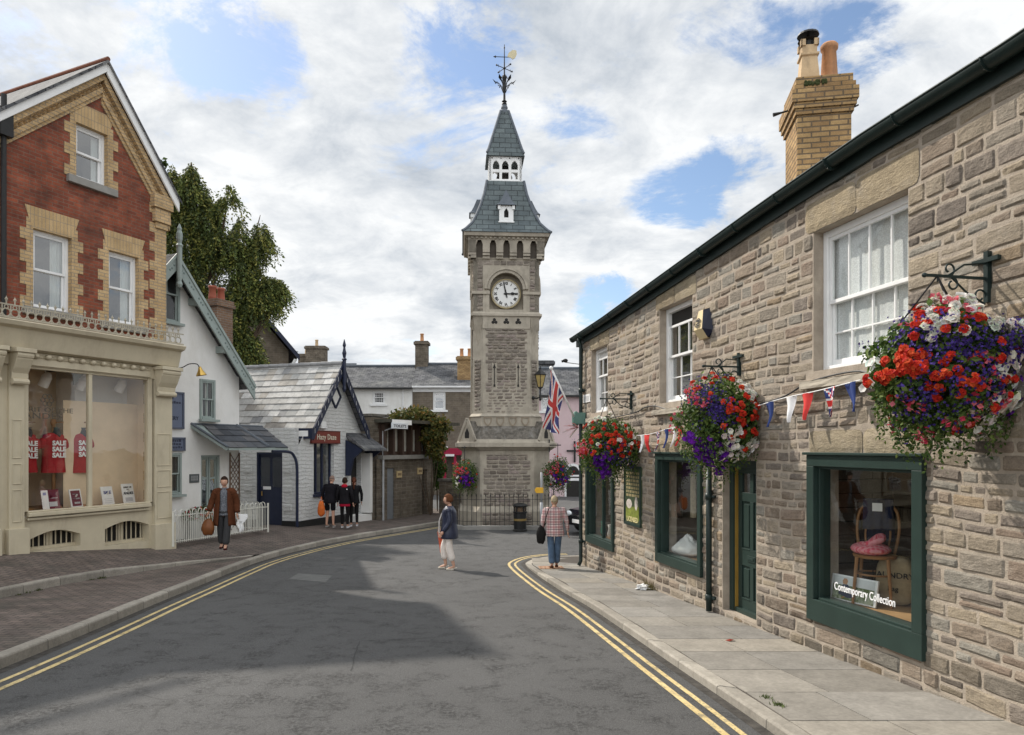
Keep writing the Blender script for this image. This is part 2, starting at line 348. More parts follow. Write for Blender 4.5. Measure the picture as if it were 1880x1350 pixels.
# ---------------------------------------------------------------- ground
def zr(Y):                                             # the street falls away from the camera, then levels out
    s = .79 - .0463 * max(Y, -12.0)
    return .5 * (s + math.sqrt(s * s + .004))
def asphalt():
    n = NT('asphalt'); v = n.coord()
    big = n.noise(.35, 7, .65); mid = n.noise(2.6, 8, .7); fine = n.noise(95, 3, .7)
    col = n.ramp(fine, [(.25, (.042, .042, .042)), (.5, (.096, .095, .094)), (.78, (.165, .163, .16))])
    col = n.mix(1.0, col, n.ramp(big, [(.3, (.86,) * 3), (.65, (1.07,) * 3)]), 'MULTIPLY')
    worn = n.ramp(n.math('MULTIPLY', n.ramp(mid, [(.47, (0,) * 3), (.66, (1,) * 3)]), n.ramp(n.noise(24, 6, .8), [(.50, (0,) * 3), (.56, (1,) * 3)])), [(0, (0,) * 3), (1, (.75,) * 3)])
    col = n.mix(worn, col, (.035, .034, .033))
    vo = n.new('ShaderNodeTexVoronoi', feature='DISTANCE_TO_EDGE'); vo.inputs['Scale'].default_value = .33
    wv = n.new('ShaderNodeVectorMath', operation='MULTIPLY_ADD'); nz = n.new('ShaderNodeTexNoise'); nz.inputs['Scale'].default_value = 1.2; nz.inputs['Detail'].default_value = 6
    n.link(v, nz.inputs['Vector']); n.link(nz.outputs['Color'], wv.inputs[0]); wv.inputs[1].default_value = (1.3, 1.3, 0); n.link(v, wv.inputs[2]); n.link(wv.outputs[0], vo.inputs['Vector'])
    crack = n.math('MULTIPLY', n.ramp(vo.outputs[0], [(.0, (1,) * 3), (.012, (0,) * 3)]), n.ramp(n.noise(.5, 3), [(.5, (0,) * 3), (.6, (.55,) * 3)]))
    col = n.mix(crack, col, (.04, .04, .038))
    h = n.math('SUBTRACT', n.math('ADD', n.noise(120, 3, .7), n.math('MULTIPLY', n.noise(30, 4), .6)), n.math('MULTIPLY', worn, .9))
    return n.out(col, n.ramp(fine, [(.3, (.75,) * 3), (.7, (.95,) * 3)]), n.bump(h, .8, .014), spec=.25)
M_['asphalt'] = asphalt()
M_['dirt'] = plain('earth', (.10, .085, .06), .95, .3, 2, .6, 20)
M_['kerb'] = tinted('kerb_stone', .9, .5, 60, .22, 5, .006)
M_['slab'] = tinted('paving_slab', .88, .35, 70, .22, 3.5, .004)
M_['paver'] = brickm('brick_pavers', (.185, .145, .124), (.135, .110, .098), (.06, .055, .048), .21, .105, .010, .5, .85, stain=(.06, .06, .05), var=.4)
M_['line'] = plain('worn_yellow_line', (.60, .455, .19), .85, .15, 9, .4, 90, dirt=(.22, .19, .13))
def yline():
    n = NT('worn_yellow_line'); w = n.math('ADD', n.math('MULTIPLY', n.ramp(n.noise(7, 8, .75), [(.5, (0,) * 3), (.66, (1,) * 3)]), .75), n.math('MULTIPLY', n.ramp(n.noise(45, 5, .75), [(.56, (0,) * 3), (.62, (1,) * 3)]), .8), True)
    col = n.ramp(n.noise(3, 6, .6), [(.3, (.50, .385, .18)), (.7, (.64, .51, .26))]); col = n.mix(w, col, (.13, .122, .105)); return n.out(col, .9, n.bump(n.noise(90, 4), .5, .01), spec=.15)
M_['line'] = yline()
M_['grit'] = plain('gutter_grit', (.055, .050, .044), .95, .5, 12, .8, 60)
M_['patch'] = plain('asphalt_patch', (.125, .125, .12), .95, .15, 6, .4, 90)
M_['concrete'] = plain('concrete', (.27, .26, .24), .92, .15, 4, .4, 50)
def ground_fn(zoff, x0, x1, y0, y1):
    return lambda u, v: Vector((x0 + (x1 - x0) * u, y0 + (y1 - y0) * v, zr(y0 + (y1 - y0) * v) + zoff))
struct(MB().grid(ground_fn(-.012, -500, 500, -500, 900), 4, 700).build('ground', M_['dirt'], smooth=True))
struct(MB().grid(ground_fn(0, -22, 24, -14, 41.5), 20, 120).build('road', M_['asphalt'], smooth=True))
def lerp_poly(pts, t):                                 # pts: list of tuples, t in 0..1 by length of the xy line
    L = [0]
    for a, b in zip(pts, pts[1:]): L.append(L[-1] + math.hypot(b[0] - a[0], b[1] - a[1]))
    d = t * L[-1]
    for i in range(len(pts) - 1):
        if d <= L[i + 1] + 1e-9:
            k = (d - L[i]) / max(1e-9, L[i + 1] - L[i]); return Vector([a + (b - a) * k for a, b in zip(pts[i], pts[i + 1])])
    return Vector(pts[-1])
def plen(pts): return sum(math.hypot(b[0] - a[0], b[1] - a[1]) for a, b in zip(pts, pts[1:]))
def smooth_poly(pts, n=60):                            # Catmull-Rom
    out = []
    P_ = [pts[0]] + list(pts) + [pts[-1]]
    m = len(pts) - 1
    for k in range(n + 1):
        t = k / n * m; i = min(int(t), m - 1); f = t - i; p0, p1, p2, p3 = [Vector(q) for q in P_[i:i + 4]]
        out.append(tuple(.5 * ((2 * p1) + (p2 - p0) * f + (2 * p0 - 5 * p1 + 4 * p2 - p3) * f * f + (3 * p1 - p0 - 3 * p2 + p3) * f ** 3)))
    return out
def offs(pts, d):                                      # offset a line in plan, to its left
    out = []
    for i, p in enumerate(pts):
        a = pts[max(i - 1, 0)]; b = pts[min(i + 1, len(pts) - 1)]; v = Vector((b[0] - a[0], b[1] - a[1])).normalized()
        out.append((p[0] - v.y * d, p[1] + v.x * d) + tuple(p[2:]))
    return out
def kerb(name, line, zf, h, w, inner_left, L=.91, seed=1, hf=None):
    """kerb stones along a line in plan (road edge); the pavement lies on the given side"""
    r = random.Random(seed); mb = MB(); tot = plen(line); d = 0; sgn = 1 if inner_left else -1; inn = offs(line, sgn * w)
    while d < tot - .05:
        l = L * r.uniform(.9, 1.1); a, b = d / tot, min(1, (d + l - .012) / tot); d += l; tn = r.uniform(.85, 1.12); dz = r.uniform(-.006, .006)
        k = r.uniform(.9, 1.05)
        prof = [(0, -.1), (0.004, .8 * h), (.012, .93 * h), (.03, h), (w, h)]
        n = 4; vs = []
        for i in range(n + 1):
            t = a + (b - a) * i / n; p = lerp_poly(line, t); q = lerp_poly(inn, t); hh = hf(p.y) if hf else 1.0
            for (x, z) in prof:
                c = p.xy + (q.xy - p.xy) * (x / w); vs.append((c.x, c.y, zr(p.y) + zf + (z + dz if z > 0 else z) * hh))
        m = len(prof); fs = [(i * m + j, i * m + j + 1, (i + 1) * m + j + 1, (i + 1) * m + j) for i in range(n) for j in range(m - 1)]
        fs += [list(range(m)), [n * m + j for j in range(m)]]
        mb.add(vs, fs, 0, (.30 * tn * k, .275 * tn * k, .235 * tn * k))
    return struct(mb.build(name, M_['kerb']))
# right-hand kerb (road edge), from near to far, bending round the corner
RK = smooth_poly([(3.0, -4.5), (2.62, -1), (2.33, 3), (2.04, 5.5), (1.72, 7.64), (1.45, 9.47), (1.19, 11.1), (.81, 13.0), (.36, 15.9), (.36, 16.9), (.75, 17.7), (1.5, 18.0), (4, 18.1), (9, 18.0)], 90)
def rk_h(Y): return max(.12, min(1.0, (17.2 - Y) / 3.5))
PVH = .085
def pvz(Y): return zr(Y) + PVH * rk_h(Y)
struct_k = kerb('right_kerb', RK, 0, PVH, .15, False, seed=3, hf=rk_h)
# right pavement: sheet below, stone flags on top
RW = Fr(1.597, 16.2, math.atan2(-.9776, .2106))        # the long stone building's street wall
def paving():
    base = MB(); inn = offs(RK, -.15); ks = 40
    pl = [lerp_poly(inn, i / ks) for i in range(ks + 1)]
    def wallx(Y): return 5.15 - .2154 * min(Y, 16.3)
    vs = []
    for p in pl:
        x1 = max(wallx(p.y) + .3, p.x + .02) if p.y < 16.4 and p.x < 3.2 else max(p.x, 1.9)
        y1 = p.y if p.y < 16.2 else 16.1
        vs += [(p.x, p.y, pvz(p.y) - .006), (x1, y1, pvz(y1) - .006)]
    base.add(vs, [(2 * i, 2 * i + 1, 2 * i + 3, 2 * i + 2) for i in range(ks)])
    struct(base.build('pavement_bed', plain('paving_joint', (.07, .06, .05), .95)))
    r = random.Random(5); mb = MB()
    Y = -3.0; row = 0
    def kx(Yq):
        best = min(inn[:62], key=lambda q: abs(q[1] - Yq)); return best[0]
    while Y < 17.45:
        hgt = r.choice((.55, .62, .75)); Y2 = min(Y + hgt, 17.6); ym = (Y + Y2) / 2
        xa = lambda q: kx(q) + .004; xb = wallx
        W = xb(ym) - xa(ym); n = max(2, round(W / .8)); cuts = [0] + sorted(min(.96, max(.04, (i + r.uniform(-.28, .28)) / n)) for i in range(1, n)) + [1]
        for a, b in zip(cuts, cuts[1:]):
            g = .006; tn = r.uniform(.84, 1.1); warm = r.uniform(-.012, .02); dz = r.uniform(-.002, .003)
            sk = .10 * (a)                                # the courses run square to the wall
            q = []
            for (u, yy) in ((a, Y + g), (b, Y + g), (b, Y2 - g), (a, Y2 - g)):
                yq = yy + .16 * u * 0; x = xa(yq) + (xb(yq) - xa(yq)) * u + (g if u == a else -g); q.append((x, yq, pvz(yq) + dz))
            q2 = [(x, y, z - .05) for x, y, z in q]
            mb.add(q + q2, [(0, 1, 2, 3), (0, 4, 5, 1), (1, 5, 6, 2), (2, 6, 7, 3), (3, 7, 4, 0)], 0, ((.24 + warm) * tn, (.225 + warm * .6) * tn, .20 * tn))
        Y = Y2; row += 1
    # the strip that returns round the corner
    x = 1.95
    while x < 8:
        mb.add([(x, 16.15, pvz(17) + .001), (x + .74, 16.15, pvz(17) + .001), (x + .74, 17.85, pvz(17.8) + .001), (x, 17.85, pvz(17.8) + .001)], [(0, 1, 2, 3)], 0, (.24, .22, .19)); x += .75
    struct(mb.build('right_pavement', M_['slab']))
    tp = MB()                                           # ribbed drop-kerb panel near the corner
    tp.add([(.60, 15.35, pvz(15.35) + .008), (1.15, 15.35, pvz(15.35) + .008), (1.12, 15.95, pvz(15.95) + .008), (.58, 15.95, pvz(15.95) + .008)], [(0, 1, 2, 3)], 0, (.33, .20, .13))
    for i in range(6):
        for j in range(6): tp.lathe([(.022, 0), (.016, .006)], 6, (.63 + i * .094, 15.42 + j * .09, pvz(15.42 + j * .09) + .008), 0, (.36, .22, .14))
    struct(tp.build('tactile_paving', M_['slab']))
paving()
def stripe(name, line, w, z=.004, mat='line', n=160):
    l, r_ = offs(line, w / 2), offs(line, -w / 2); vs = []
    for i in range(n + 1):
        a, b = lerp_poly(l, i / n), lerp_poly(r_, i / n); vs += [(a.x, a.y, zr(a.y) + z), (b.x, b.y, zr(b.y) + z)]
    return struct(MB().add(vs, [(2 * i, 2 * i + 1, 2 * i + 3, 2 * i + 2) for i in range(n)]).build(name, M_[mat]))
RKc = RK[:-14]
stripe('yellow_line', offs(RKc, .24), .052); stripe('yellow_line', offs(RKc, .38), .062)
stripe('gutter_grit', offs(RKc, .05), .10, .002, 'grit')
# left kerbs
LK = smooth_poly([(-5.2, -5), (-5.25, 2), (-5.32, 6.5), (-5.47, 8.9), (-5.67, 11.0), (-5.83, 13), (-6.0, 15.2), (-6.05, 16.9), (-5.75, 18.7), (-5.05, 20.8), (-4.15, 22.5), (-3.3, 24.0), (-2.5, 25.4)], 90)
LKH = .125
kerb('left_kerb', LK, 0, LKH, .15, True, seed=9)
stripe('yellow_line', offs(LK, -.31), .058); stripe('yellow_line', offs(LK, -.48), .068)
stripe('gutter_grit', offs(LK, -.06), .12, .002, 'grit')
UK = smooth_poly([(-8.6, -2), (-8.45, 5), (-8.2, 9.5), (-8.0, 11.1), (-7.92, 12.6), (-7.48, 14.25), (-6.95, 15.75), (-6.24, 17.1)], 50)   # kerb of the upper pavement
LW = Fr(-8.32, 17.0, math.atan2(.9105, .4134))         # brick shop front
def lpz(x, Y): return 0
def upper():
    lkin = offs(LK, .15)
    # lower strip of brick pavers between the two kerbs
    n = 40; vs = []
    A = [q for q in lkin if q[1] <= 17.0]
    for i in range(n + 1):
        p = lerp_poly(A, i / n); q = lerp_poly(UK, i / n); vs += [(p.x, p.y, zr(p.y) + LKH - .003), (q.x, q.y, zr(q.y) + LKH + .005)]
    struct(MB().add(vs, [(2 * i, 2 * i + 1, 2 * i + 3, 2 * i + 2) for i in range(n)]).build('lower_pavement', M_['paver']))
    kerb('upper_kerb', UK, LKH, .15, .13, True, seed=4, hf=lambda Y: max(.05, min(1, (17.1 - Y) / 3.5)))
    # upper pavement, ruled from the kerb to the foot of the buildings
    back = [(-14.7, 3.0, zr(3) + .62), (-9.40, 13.6, .72), (-8.28, 17.0, .40), (-7.3, 20.3, .34), (-6.9, 22.2, .28), (-5.38, 26.1, .12), (-4.87, 26.4, .05), (-3.2, 29.7, .03), (-3.0, 31, .02)]
    ukin = offs(UK, .13)
    fr = [(p[0], p[1], zr(p[1]) + LKH + .15 * max(.05, min(1, (17.1 - p[1]) / 3.5)) - .004) for p in ukin if p[1] < 16.9]
    tail = [(q[0], q[1], zr(q[1]) + LKH - .004) for q in lkin if q[1] >= 17.3]
    front = fr + tail + [(-1.9, 29, .02)]
    f2 = [p for p in front if p[1] > 2.9]
    nn = 60; B = []
    # pair by position along Y so that the sheet does not fold
    tb = [0, .30, .47, .58, .66, .80, .86, .95, 1.0]
    vs = []
    for i in range(nn + 1):
        t = i / nn
        for k in range(len(tb) - 1):
            if t <= tb[k + 1] + 1e-9:
                u = (t - tb[k]) / (tb[k + 1] - tb[k]); b = Vector(back[k]).lerp(Vector(back[k + 1]), u); break
        a = lerp_poly(f2, t)
        m = a.lerp(b, .5); ext = b + (b - a).normalized() * 1.2; ext.z = b.z + .01
        vs += [a, m, b, ext]
    fs = []
    for i in range(nn):
        for j in range(3): k = 4 * i + j; fs.append((k, k + 1, k + 5, k + 4))
    struct(MB().add(vs, fs).build('upper_pavement', M_['paver']))
upper()
def pavL(x, Y):                                         # rough height of the left pavement
    if Y < 17: return .60
    return max(.06, .36 - (Y - 17) * .028)
# repair patch and an iron cover in the carriageway
pm = MB()
def rp(px, py): Y = 1.98 / ((py - HY) / F - .0463); return Vector(((px - CX) * Y / F, Y, zr(Y) + .004))
pm.add([rp(530, 1064), rp(598, 1070), rp(610, 1058), rp(548, 1054)], [(0, 1, 2, 3)]); struct(pm.build('road_patch', M_['patch']))
sm = MB()                                                # sealed joints of an old trench repair, and a cast iron cover
def seam(pts, w=.02):
    q = [rp(*p) for p in pts]
    for a, b in zip(q, q[1:]):
        n = 9; cs = [a.lerp(b, i / n) + Vector((rnd.uniform(-.012, .012), rnd.uniform(-.012, .012), 0)) for i in range(n + 1)]
        for c, d in zip(cs, cs[1:]): s = (d - c).cross(Vector((0, 0, 1))).normalized() * w * rnd.uniform(.3, .7); sm.add([c - s, d - s, d + s, c + s], [(0, 1, 2, 3)])
seam([(645, 1232), (660, 1178), (790, 1172)], .011); seam([(640, 1120), (770, 1106), (905, 1107)], .009)
struct(sm.build('road_seam', plain('bitumen', (.035, .035, .034), .7)))
# ---------------------------------------------------------------- stonework made stone by stone
STONE = [((.31, .262, .202), 6), ((.288, .252, .206), 5), ((.33, .275, .205), 3), ((.262, .212, .165), 4), ((.235, .20, .168), 3), ((.31, .24, .165), 1), ((.295, .272, .232), 4), ((.25, .195, .152), 2), ((.19, .162, .138), 1)]
def pick(pal, r):
    t = r.uniform(0, sum(w for _, w in pal))
    for c, w in pal:
        t -= w
        if t <= 0: break
    k = r.uniform(.86, 1.13); return tuple(x * k for x in c)
def stone(mb, x0, x1, z0, z1, y, depth, res, r, pal, warp=None, M=None, mi=0):
    w, h = x1 - x0, z1 - z0
    nx = max(3, min(14, int(w / res))); nz = max(3, min(8, int(h / res))); tint = pick(pal, r); sd = r.uniform(0, 100)
    d = depth * r.uniform(.35, 1.2); tx, tz = r.uniform(-.25, .25) * d, r.uniform(-.3, .3) * d
    rad = min(w, h) * r.uniform(.06, .30); vs = []; tl = []
    for j in range(nz + 1):
        for i in range(nx + 1):
            u = -1 + 2 * i / nx; v = -1 + 2 * j / nz
            u = math.copysign(abs(u) ** .8, u); v = math.copysign(abs(v) ** .8, v)
            X = u * w / 2; Z = v * h / 2
            ex, ez = abs(X) - (w / 2 - rad), abs(Z) - (h / 2 - rad)
            if ex > 0 and ez > 0:
                l = math.hypot(ex, ez)
                if l > rad: X -= math.copysign(ex * (1 - rad / l), X); Z -= math.copysign(ez * (1 - rad / l), Z)
            edge = i in (0, nx) or j in (0, nz)
            px, pz = (x0 + x1) / 2 + X, (z0 + z1) / 2 + Z
            nv = noise.noise(Vector((px * 5 + sd, pz * 5, sd))); n2 = noise.noise(Vector((px * 17, pz * 17 + sd, sd)))
            if edge: Y = y - .10 * d + .003; px += n2 * .013; pz += nv * .012 + n2 * .006
            else: Y = y - d * (1 + .5 * nv + .30 * n2 + .25 * noise.noise(Vector((px * 37, pz * 37, sd)))) - tx * u - tz * v
            if warp: px, pz = warp(px, pz)
            vs.append((px, Y, pz)); k = 1 + .16 * nv; tl.append((tint[0] * k, tint[1] * k, tint[2] * k))
    m = nx + 1; fs = [(j * m + i, j * m + i + 1, (j + 1) * m + i + 1, (j + 1) * m + i) for j in range(nz) for i in range(nx)]
    mb.add(vs, fs, mi, tl, M)
def cut(ivs, a, b):
    out = []
    for p, q in ivs:
        if b <= p or a >= q: out.append((p, q)); continue
        if a > p: out.append((p, a))
        if b < q: out.append((b, q))
    return out
def stonewall(mb, x0, x1, z0, z1, holes, y=0.0, rh=(.10, .19), sw=(.17, .50), depth=.03, gap=.016, seed=1, res=lambda x: .05, pal=STONE, warp=None, top=None, bot=None, M=None, xr=None, mi=0):
    r = random.Random(seed); z = z0
    while z < z1 - .02:
        h = r.uniform(*rh)
        if z + h > z1 - rh[0] * .6: h = z1 - z
        za, zb = z, z + h; z = zb
        xa, xb = (xr(za, zb) if xr else (x0, x1))
        segs = [(xa, xb, za, zb)]
        for (a, b, c, d) in holes:
            nw = []
            for (p, q, e, f) in segs:
                if b <= p or a >= q or d <= e or c >= f: nw.append((p, q, e, f)); continue
                if a > p: nw.append((p, a, e, f))
                if b < q: nw.append((b, q, e, f))
                p2, q2 = max(p, a), min(q, b)
                if c - e > .05: nw.append((p2, q2, e, c))
                if f - d > .05: nw.append((p2, q2, d, f))
            segs = nw
        for (p, q, e, f) in segs:
            x = p
            while x < q - .03:
                w = r.uniform(*sw) * (1.15 if h > sum(rh) / 2 else .9)
                if x + w > q - sw[0] * .6: w = q - x
                a, b = x + gap / 2, x + w - gap / 2; x += w; c, d = e + gap / 2, f - gap / 2
                if top and d > top((a + b) / 2): d = top((a + b) / 2)
                if bot and c < bot((a + b) / 2) - .1 and d < bot((a + b) / 2) - .1: continue
                if d - c < .03 or b - a < .03: continue
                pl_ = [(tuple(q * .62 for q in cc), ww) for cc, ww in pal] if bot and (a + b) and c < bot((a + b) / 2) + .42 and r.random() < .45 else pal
                if w > .2 and h > .15 and r.random() < .16:      # two thin stones in place of one
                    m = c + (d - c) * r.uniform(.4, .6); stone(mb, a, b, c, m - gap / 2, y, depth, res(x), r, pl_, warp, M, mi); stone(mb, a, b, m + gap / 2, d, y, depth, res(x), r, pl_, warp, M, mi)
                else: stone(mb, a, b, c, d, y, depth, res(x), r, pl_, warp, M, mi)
    return mb
def wall_sheet(mb, x0, x1, z0f, z1f, holes, y=0.0, thick=.3, mi=0, step=.6):
    """flat wall with real openings, outer face at local y"""
    xs = sorted(set([x0, x1] + [v for h in holes for v in h[:2] if x0 < v < x1] + [x0 + i * step for i in range(1, int((x1 - x0) / step) + 1) if x0 + i * step < x1]))
    f0 = z0f if callable(z0f) else (lambda x: z0f); f1 = z1f if callable(z1f) else (lambda x: z1f)
    for a, b in zip(xs, xs[1:]):
        m = (a + b) / 2; iv = [(None, None)]
        cuts = sorted((h[2], h[3]) for h in holes if h[0] < m < h[1])
        lo = 'b'; edges = []
        cur = ('f',)
        segs = []; start = None
        for c, d in cuts: segs.append((start, c)); start = d
        segs.append((start, None))
        for s, e in segs:
            za, zb = (f0(a), f0(b)) if s is None else (s, s); zc, zd = (f1(b), f1(a)) if e is None else (e, e)
            if zc - za < 1e-4: continue
            mb.add([(a, y, za), (b, y, zb), (b, y, zc), (a, y, zd)], [(0, 1, 2, 3)], mi)
    for (a, b, c, d) in holes:                           # reveals
        for q in (((a, c), (a, d)), ((a, d), (b, d)), ((b, d), (b, c)), ((b, c), (a, c))):
            (p0, q0), (p1, q1) = q
            mb.add([(p0, y, q0), (p1, y, q1), (p1, y + thick, q1), (p0, y + thick, q0)], [(0, 1, 2, 3)], mi)
    return mb
# ---------------------------------------------------------------- the long stone building on the right
LEN = 20.5
def rect(fr, px0, px1, top, bot, off=0.0):             # opening from photo pixels: left and right edge, (px,py) of top and bottom
    x0 = fr.at(px0, 800, off)[0]; x1 = fr.at(px1, 800, off)[0]; return (x0, x1, fr.at(*bot, off)[1], fr.at(*top, off)[1])
EV = [(-.3, 5.27)] + [RW.at(px, py, -.2) for px, py in ((1102, 588), (1250, 482), (1400, 375), (1593, 243), (1839, 88))] + [(12.5, 5.86), (LEN, 5.86)]
def eave(x):
    for a, b in zip(EV, EV[1:]):
        if x <= b[0]: k = max(0, (x - a[0]) / (b[0] - a[0])); return a[1] + (b[1] - a[1]) * k
    return EV[-1][1]
UW = [rect(RW, 1086, 1116, (1101, 638), (1101, 757)), rect(RW, 1211, 1271.5, (1240, 556), (1240, 737)), rect(RW, 1494, 1668, (1580, 387), (1580, 668))]
SW = [rect(RW, 1074, 1124, (1100, 846), (1100, 1004), -.06), rect(RW, 1202, 1285, (1245, 834), (1245, 1046), -.06), rect(RW, 1480, 1692, (1588, 837), (1588, 1176), -.06)]
DR = rect(RW, 1327, 1389, (1365, 846), (1365, 1136))
def gz(x): return pvz(RW.w(x, 0, 0).y)
def stone_building():
    root = thing('stone_building', 'long two storey building of rough tan stone with dark green shopfront frames and door', 'building', (RW.o.x, RW.o.y, 0), RW.a, None)
    root.rotation_euler = (0, 0, RW.a)
    holes = [(a + .0, b, c, d) for a, b, c, d in UW] + [(a + .05, b - .05, c + .05, d - .05) for a, b, c, d in SW] + [DR]
    lint = []                                           # dressed lintels and sills
    for i, (a, b, c, d) in enumerate(UW):
        e = .14 if i else .1; lint.append((a - e, b + e, d, min(d + .34, eave((a + b) / 2) - .16)))
    for i, (a, b, c, d) in enumerate(SW): lint.append((a - .02, b + .06, d, d + .27))
    sills = [(a - .12, b + .10, c - .10, c) for a, b, c, d in UW]
    mb = MB(); warp = lambda x, z: (x + .02 * noise.noise(Vector((x * .8, z * .8, 3))), z + .045 * noise.noise(Vector((x * .6, z * .6, 9))) + .014 * noise.noise(Vector((x * 2.3, z * 2.3, 4))))
    sh = [(a - .0, b + .0, c, d) for a, b, c, d in holes] + lint + sills
    stonewall(mb, .02, LEN, -.2, 5.72, sh, 0, (.085, .185), (.12, .47), .018, .012, 11, lambda x: max(.022, .062 - .0045 * x), STONE, warp, lambda x: eave(x) - .14, gz)
    stones_i = len(mb.f)
    wall_sheet(mb, 0, LEN, -.3, lambda x: eave(x) - .1, holes, -0.003, .32, 1)
    r = random.Random(3)
    for (a, b, c, d) in lint:                           # two or three slabs of dressed stone
        n = 1 if b - a < 1 else 2; xs = [a + (b - a) * i / n for i in range(n + 1)]
        for p, q in zip(xs, xs[1:]): stone(mb, p + .004, q - .004, c + .003, d - .004, -.012, .012, .07, r, [((.345, .29, .205), 1), ((.33, .27, .185), 1)])
    wl = mb.build('wall', [M_['stone'], M_['mortar']], root)
    for (a, b, c, d) in sills:
        s = MB()
        n = max(2, int((b - a) / .12)); s.grid(lambda u, v: Vector((a + (b - a) * u, -.10 * (1 - v) + .3 * v, c - .012 + .012 * noise.noise(Vector((u * 9, v * 3, a))))), n, 3)
        s.grid(lambda u, v: Vector((a + (b - a) * u, -.10 + .012 * noise.noise(Vector((u * 11, v * 5, a + 3))), c - .095 + .083 * v)), n, 3)
        s.box(a, b, -.09, .05, c - .096, c - .03); s.build('window_sill', M_['paleash'], root)
    # end wall, back wall, roof
    w = MB(); w.box(-.0, .3, .02, 3.9, -.3, eave(0) - .1); w.prism([(.0, eave(0) - .1), (3.9, eave(0) - .1), (1.95, eave(0) + .78)], 0.01, .29, 'x'); w.box(0, LEN, 3.9, 4.2, -.3, 5.4); w.box(LEN - .3, LEN, .02, 3.9, -.3, 5.6)
    w.build('end_wall', brickm('rubble_stone', (.27, .225, .17), (.19, .16, .12), (.30, .26, .2), .34, .15, .02, .8, .9, .06), root)
    rf = MB(); n = 24
    for k in range(n):
        x0, x1 = LEN * k / n - (.1 if k == 0 else 0), LEN * (k + 1) / n; e0, e1 = eave(x0) + .02, eave(x1) + .02
        rf.add([(x0, -.17, e0), (x1, -.17, e1), (x1, 1.95, e1 + .9), (x0, 1.95, e0 + .9), (x1, 4.2, e1), (x0, 4.2, e0)], [(0, 1, 2, 3), (3, 2, 4, 5)])
        rf.add([(x0, -.17, e0 - .05), (x1, -.17, e1 - .05), (x1, 1.95, e1 + .84), (x0, 1.95, e0 + .84)], [(3, 2, 1, 0)])
    roof = rf.build('roof', M_['gslate'], root)
    # chimney stack on the ridge
    cp = P(1500, 330, 10.8); lx = (cp.xy - RW.o).dot(RW.d); ly = (cp.xy - RW.o).dot(RW.n); CZ = lambda py: EYE - (py - HY) * 10.8 / F
    ch = MB(); Mc = Matrix.Translation((lx, ly, 0)) @ Matrix.Rotation(-RW.a - R(10), 4, 'Z')
    hw = .375; hd = .42
    ch.box(-hw, hw, -hd, hd, 5.6, CZ(232), M=Mc)
    for (a, b, o) in ((232, 222, .03), (222, 212, .06), (212, 190, .085), (190, 180, .05), (180, 165, .02)): ch.box(-hw - o, hw + o, -hd - o, hd + o, CZ(a), CZ(b), M=Mc)
    cho = ch.build('chimney', M_['yellowbrick'], root, bevel=.006)
    p1 = MB(); p1.lathe([(.21, 0), (.20, .04), (.155, .44), (.19, .46), (.19, .49), (.15, .50), (.155, .62)], 4, (0, 0, 0), M=Mc @ Matrix.Translation((-.14, -.05, CZ(165))) @ Matrix.Rotation(R(0), 4, 'Z'))
    for k in range(4): p1.box(-.13, -.06, -.13, -.1, .6, .70, M=Mc @ Matrix.Translation((-.14, -.05, CZ(165))) @ Matrix.Rotation(R(90 * k), 4, 'Z')); p1.box(.06, .13, -.13, -.1, .6, .70, M=Mc @ Matrix.Translation((-.14, -.05, CZ(165))) @ Matrix.Rotation(R(90 * k), 4, 'Z'))
    pot = p1.build('chimney_pot', M_['potbuff'], cho, bevel=.004)
    cw = MB(); cw.lathe([(.09, .48), (.09, .70), (.15, .72), (.06, .74)], 16, M=Mc @ Matrix.Translation((-.14, -.05, CZ(165)))); cw.lathe([(.16, .80), (.15, .83), (.08, .86), (.01, .865)], 16, M=Mc @ Matrix.Translation((-.14, -.05, CZ(165))))
    cw.lathe([(.02, .7), (.02, .8)], 6, M=Mc @ Matrix.Translation((-.14, -.05, CZ(165)))); cw.build('cowl', M_['black'], cho)
    p2 = MB(); p2.lathe([(.135, 0), (.13, .1), (.10, .62), (.125, .64), (.13, .70), (.105, .73), (.09, .73), (.088, .5)], 18, M=Mc @ Matrix.Translation((.2, .1, CZ(165)))); p2.build('chimney_pot', M_['terracotta'], cho, smooth=True)
    br = MB(); br.tube([Mc @ Vector((-hw - .3, -.2, CZ(216))), Mc @ Vector((-hw - .18, -.2, CZ(213))), Mc @ Vector((-hw, -.2, CZ(208)))], [.03, .015, .012], 6); br.tube([Mc @ Vector((hw + .13, -.3, CZ(215))), Mc @ Vector((hw, -.3, CZ(222)))], .012, 6); br.build('iron_stay', M_['black'], cho)['kind'] = 'stuff'
    mo = MB()
    for k in range(40): a = Mc @ Vector((-hw + .1 + .3 * rnd.random(), -hd - .05, CZ(182) + .05 * rnd.random())); mo.ell(a, .025, 5, 4)
    mo.build('moss', plain('moss', (.05, .06, .02), .95), cho)['kind'] = 'stuff'
    # fascia, gutter, brackets
    fs = MB(); gt = MB(); bk = MB(); path = []
    xs = [-.28] + [i * .5 for i in range(0, 42)]
    for a, b in zip(xs, xs[1:]):
        ea, eb = eave(a), eave(b)
        fs.add([(a, -.05, ea - .17), (b, -.05, eb - .17), (b, -.05, eb + .03), (a, -.05, ea + .03), (a, .02, ea - .17), (b, .02, eb - .17)], [(0, 1, 2, 3), (0, 4, 5, 1)])
        fs.add([(a, -.05, ea - .01), (b, -.05, eb - .01), (b, -.19, eb - .01), (a, -.19, ea - .01)], [(0, 1, 2, 3)])
    for x in xs:
        path.append(x)
    n = 10; vs = []
    for x in path:
        for j in range(n + 1):
            t = math.pi * j / n; vs.append((x, -.135 + .075 * math.cos(t), eave(x) + .02 - .085 * math.sin(t) - .0))
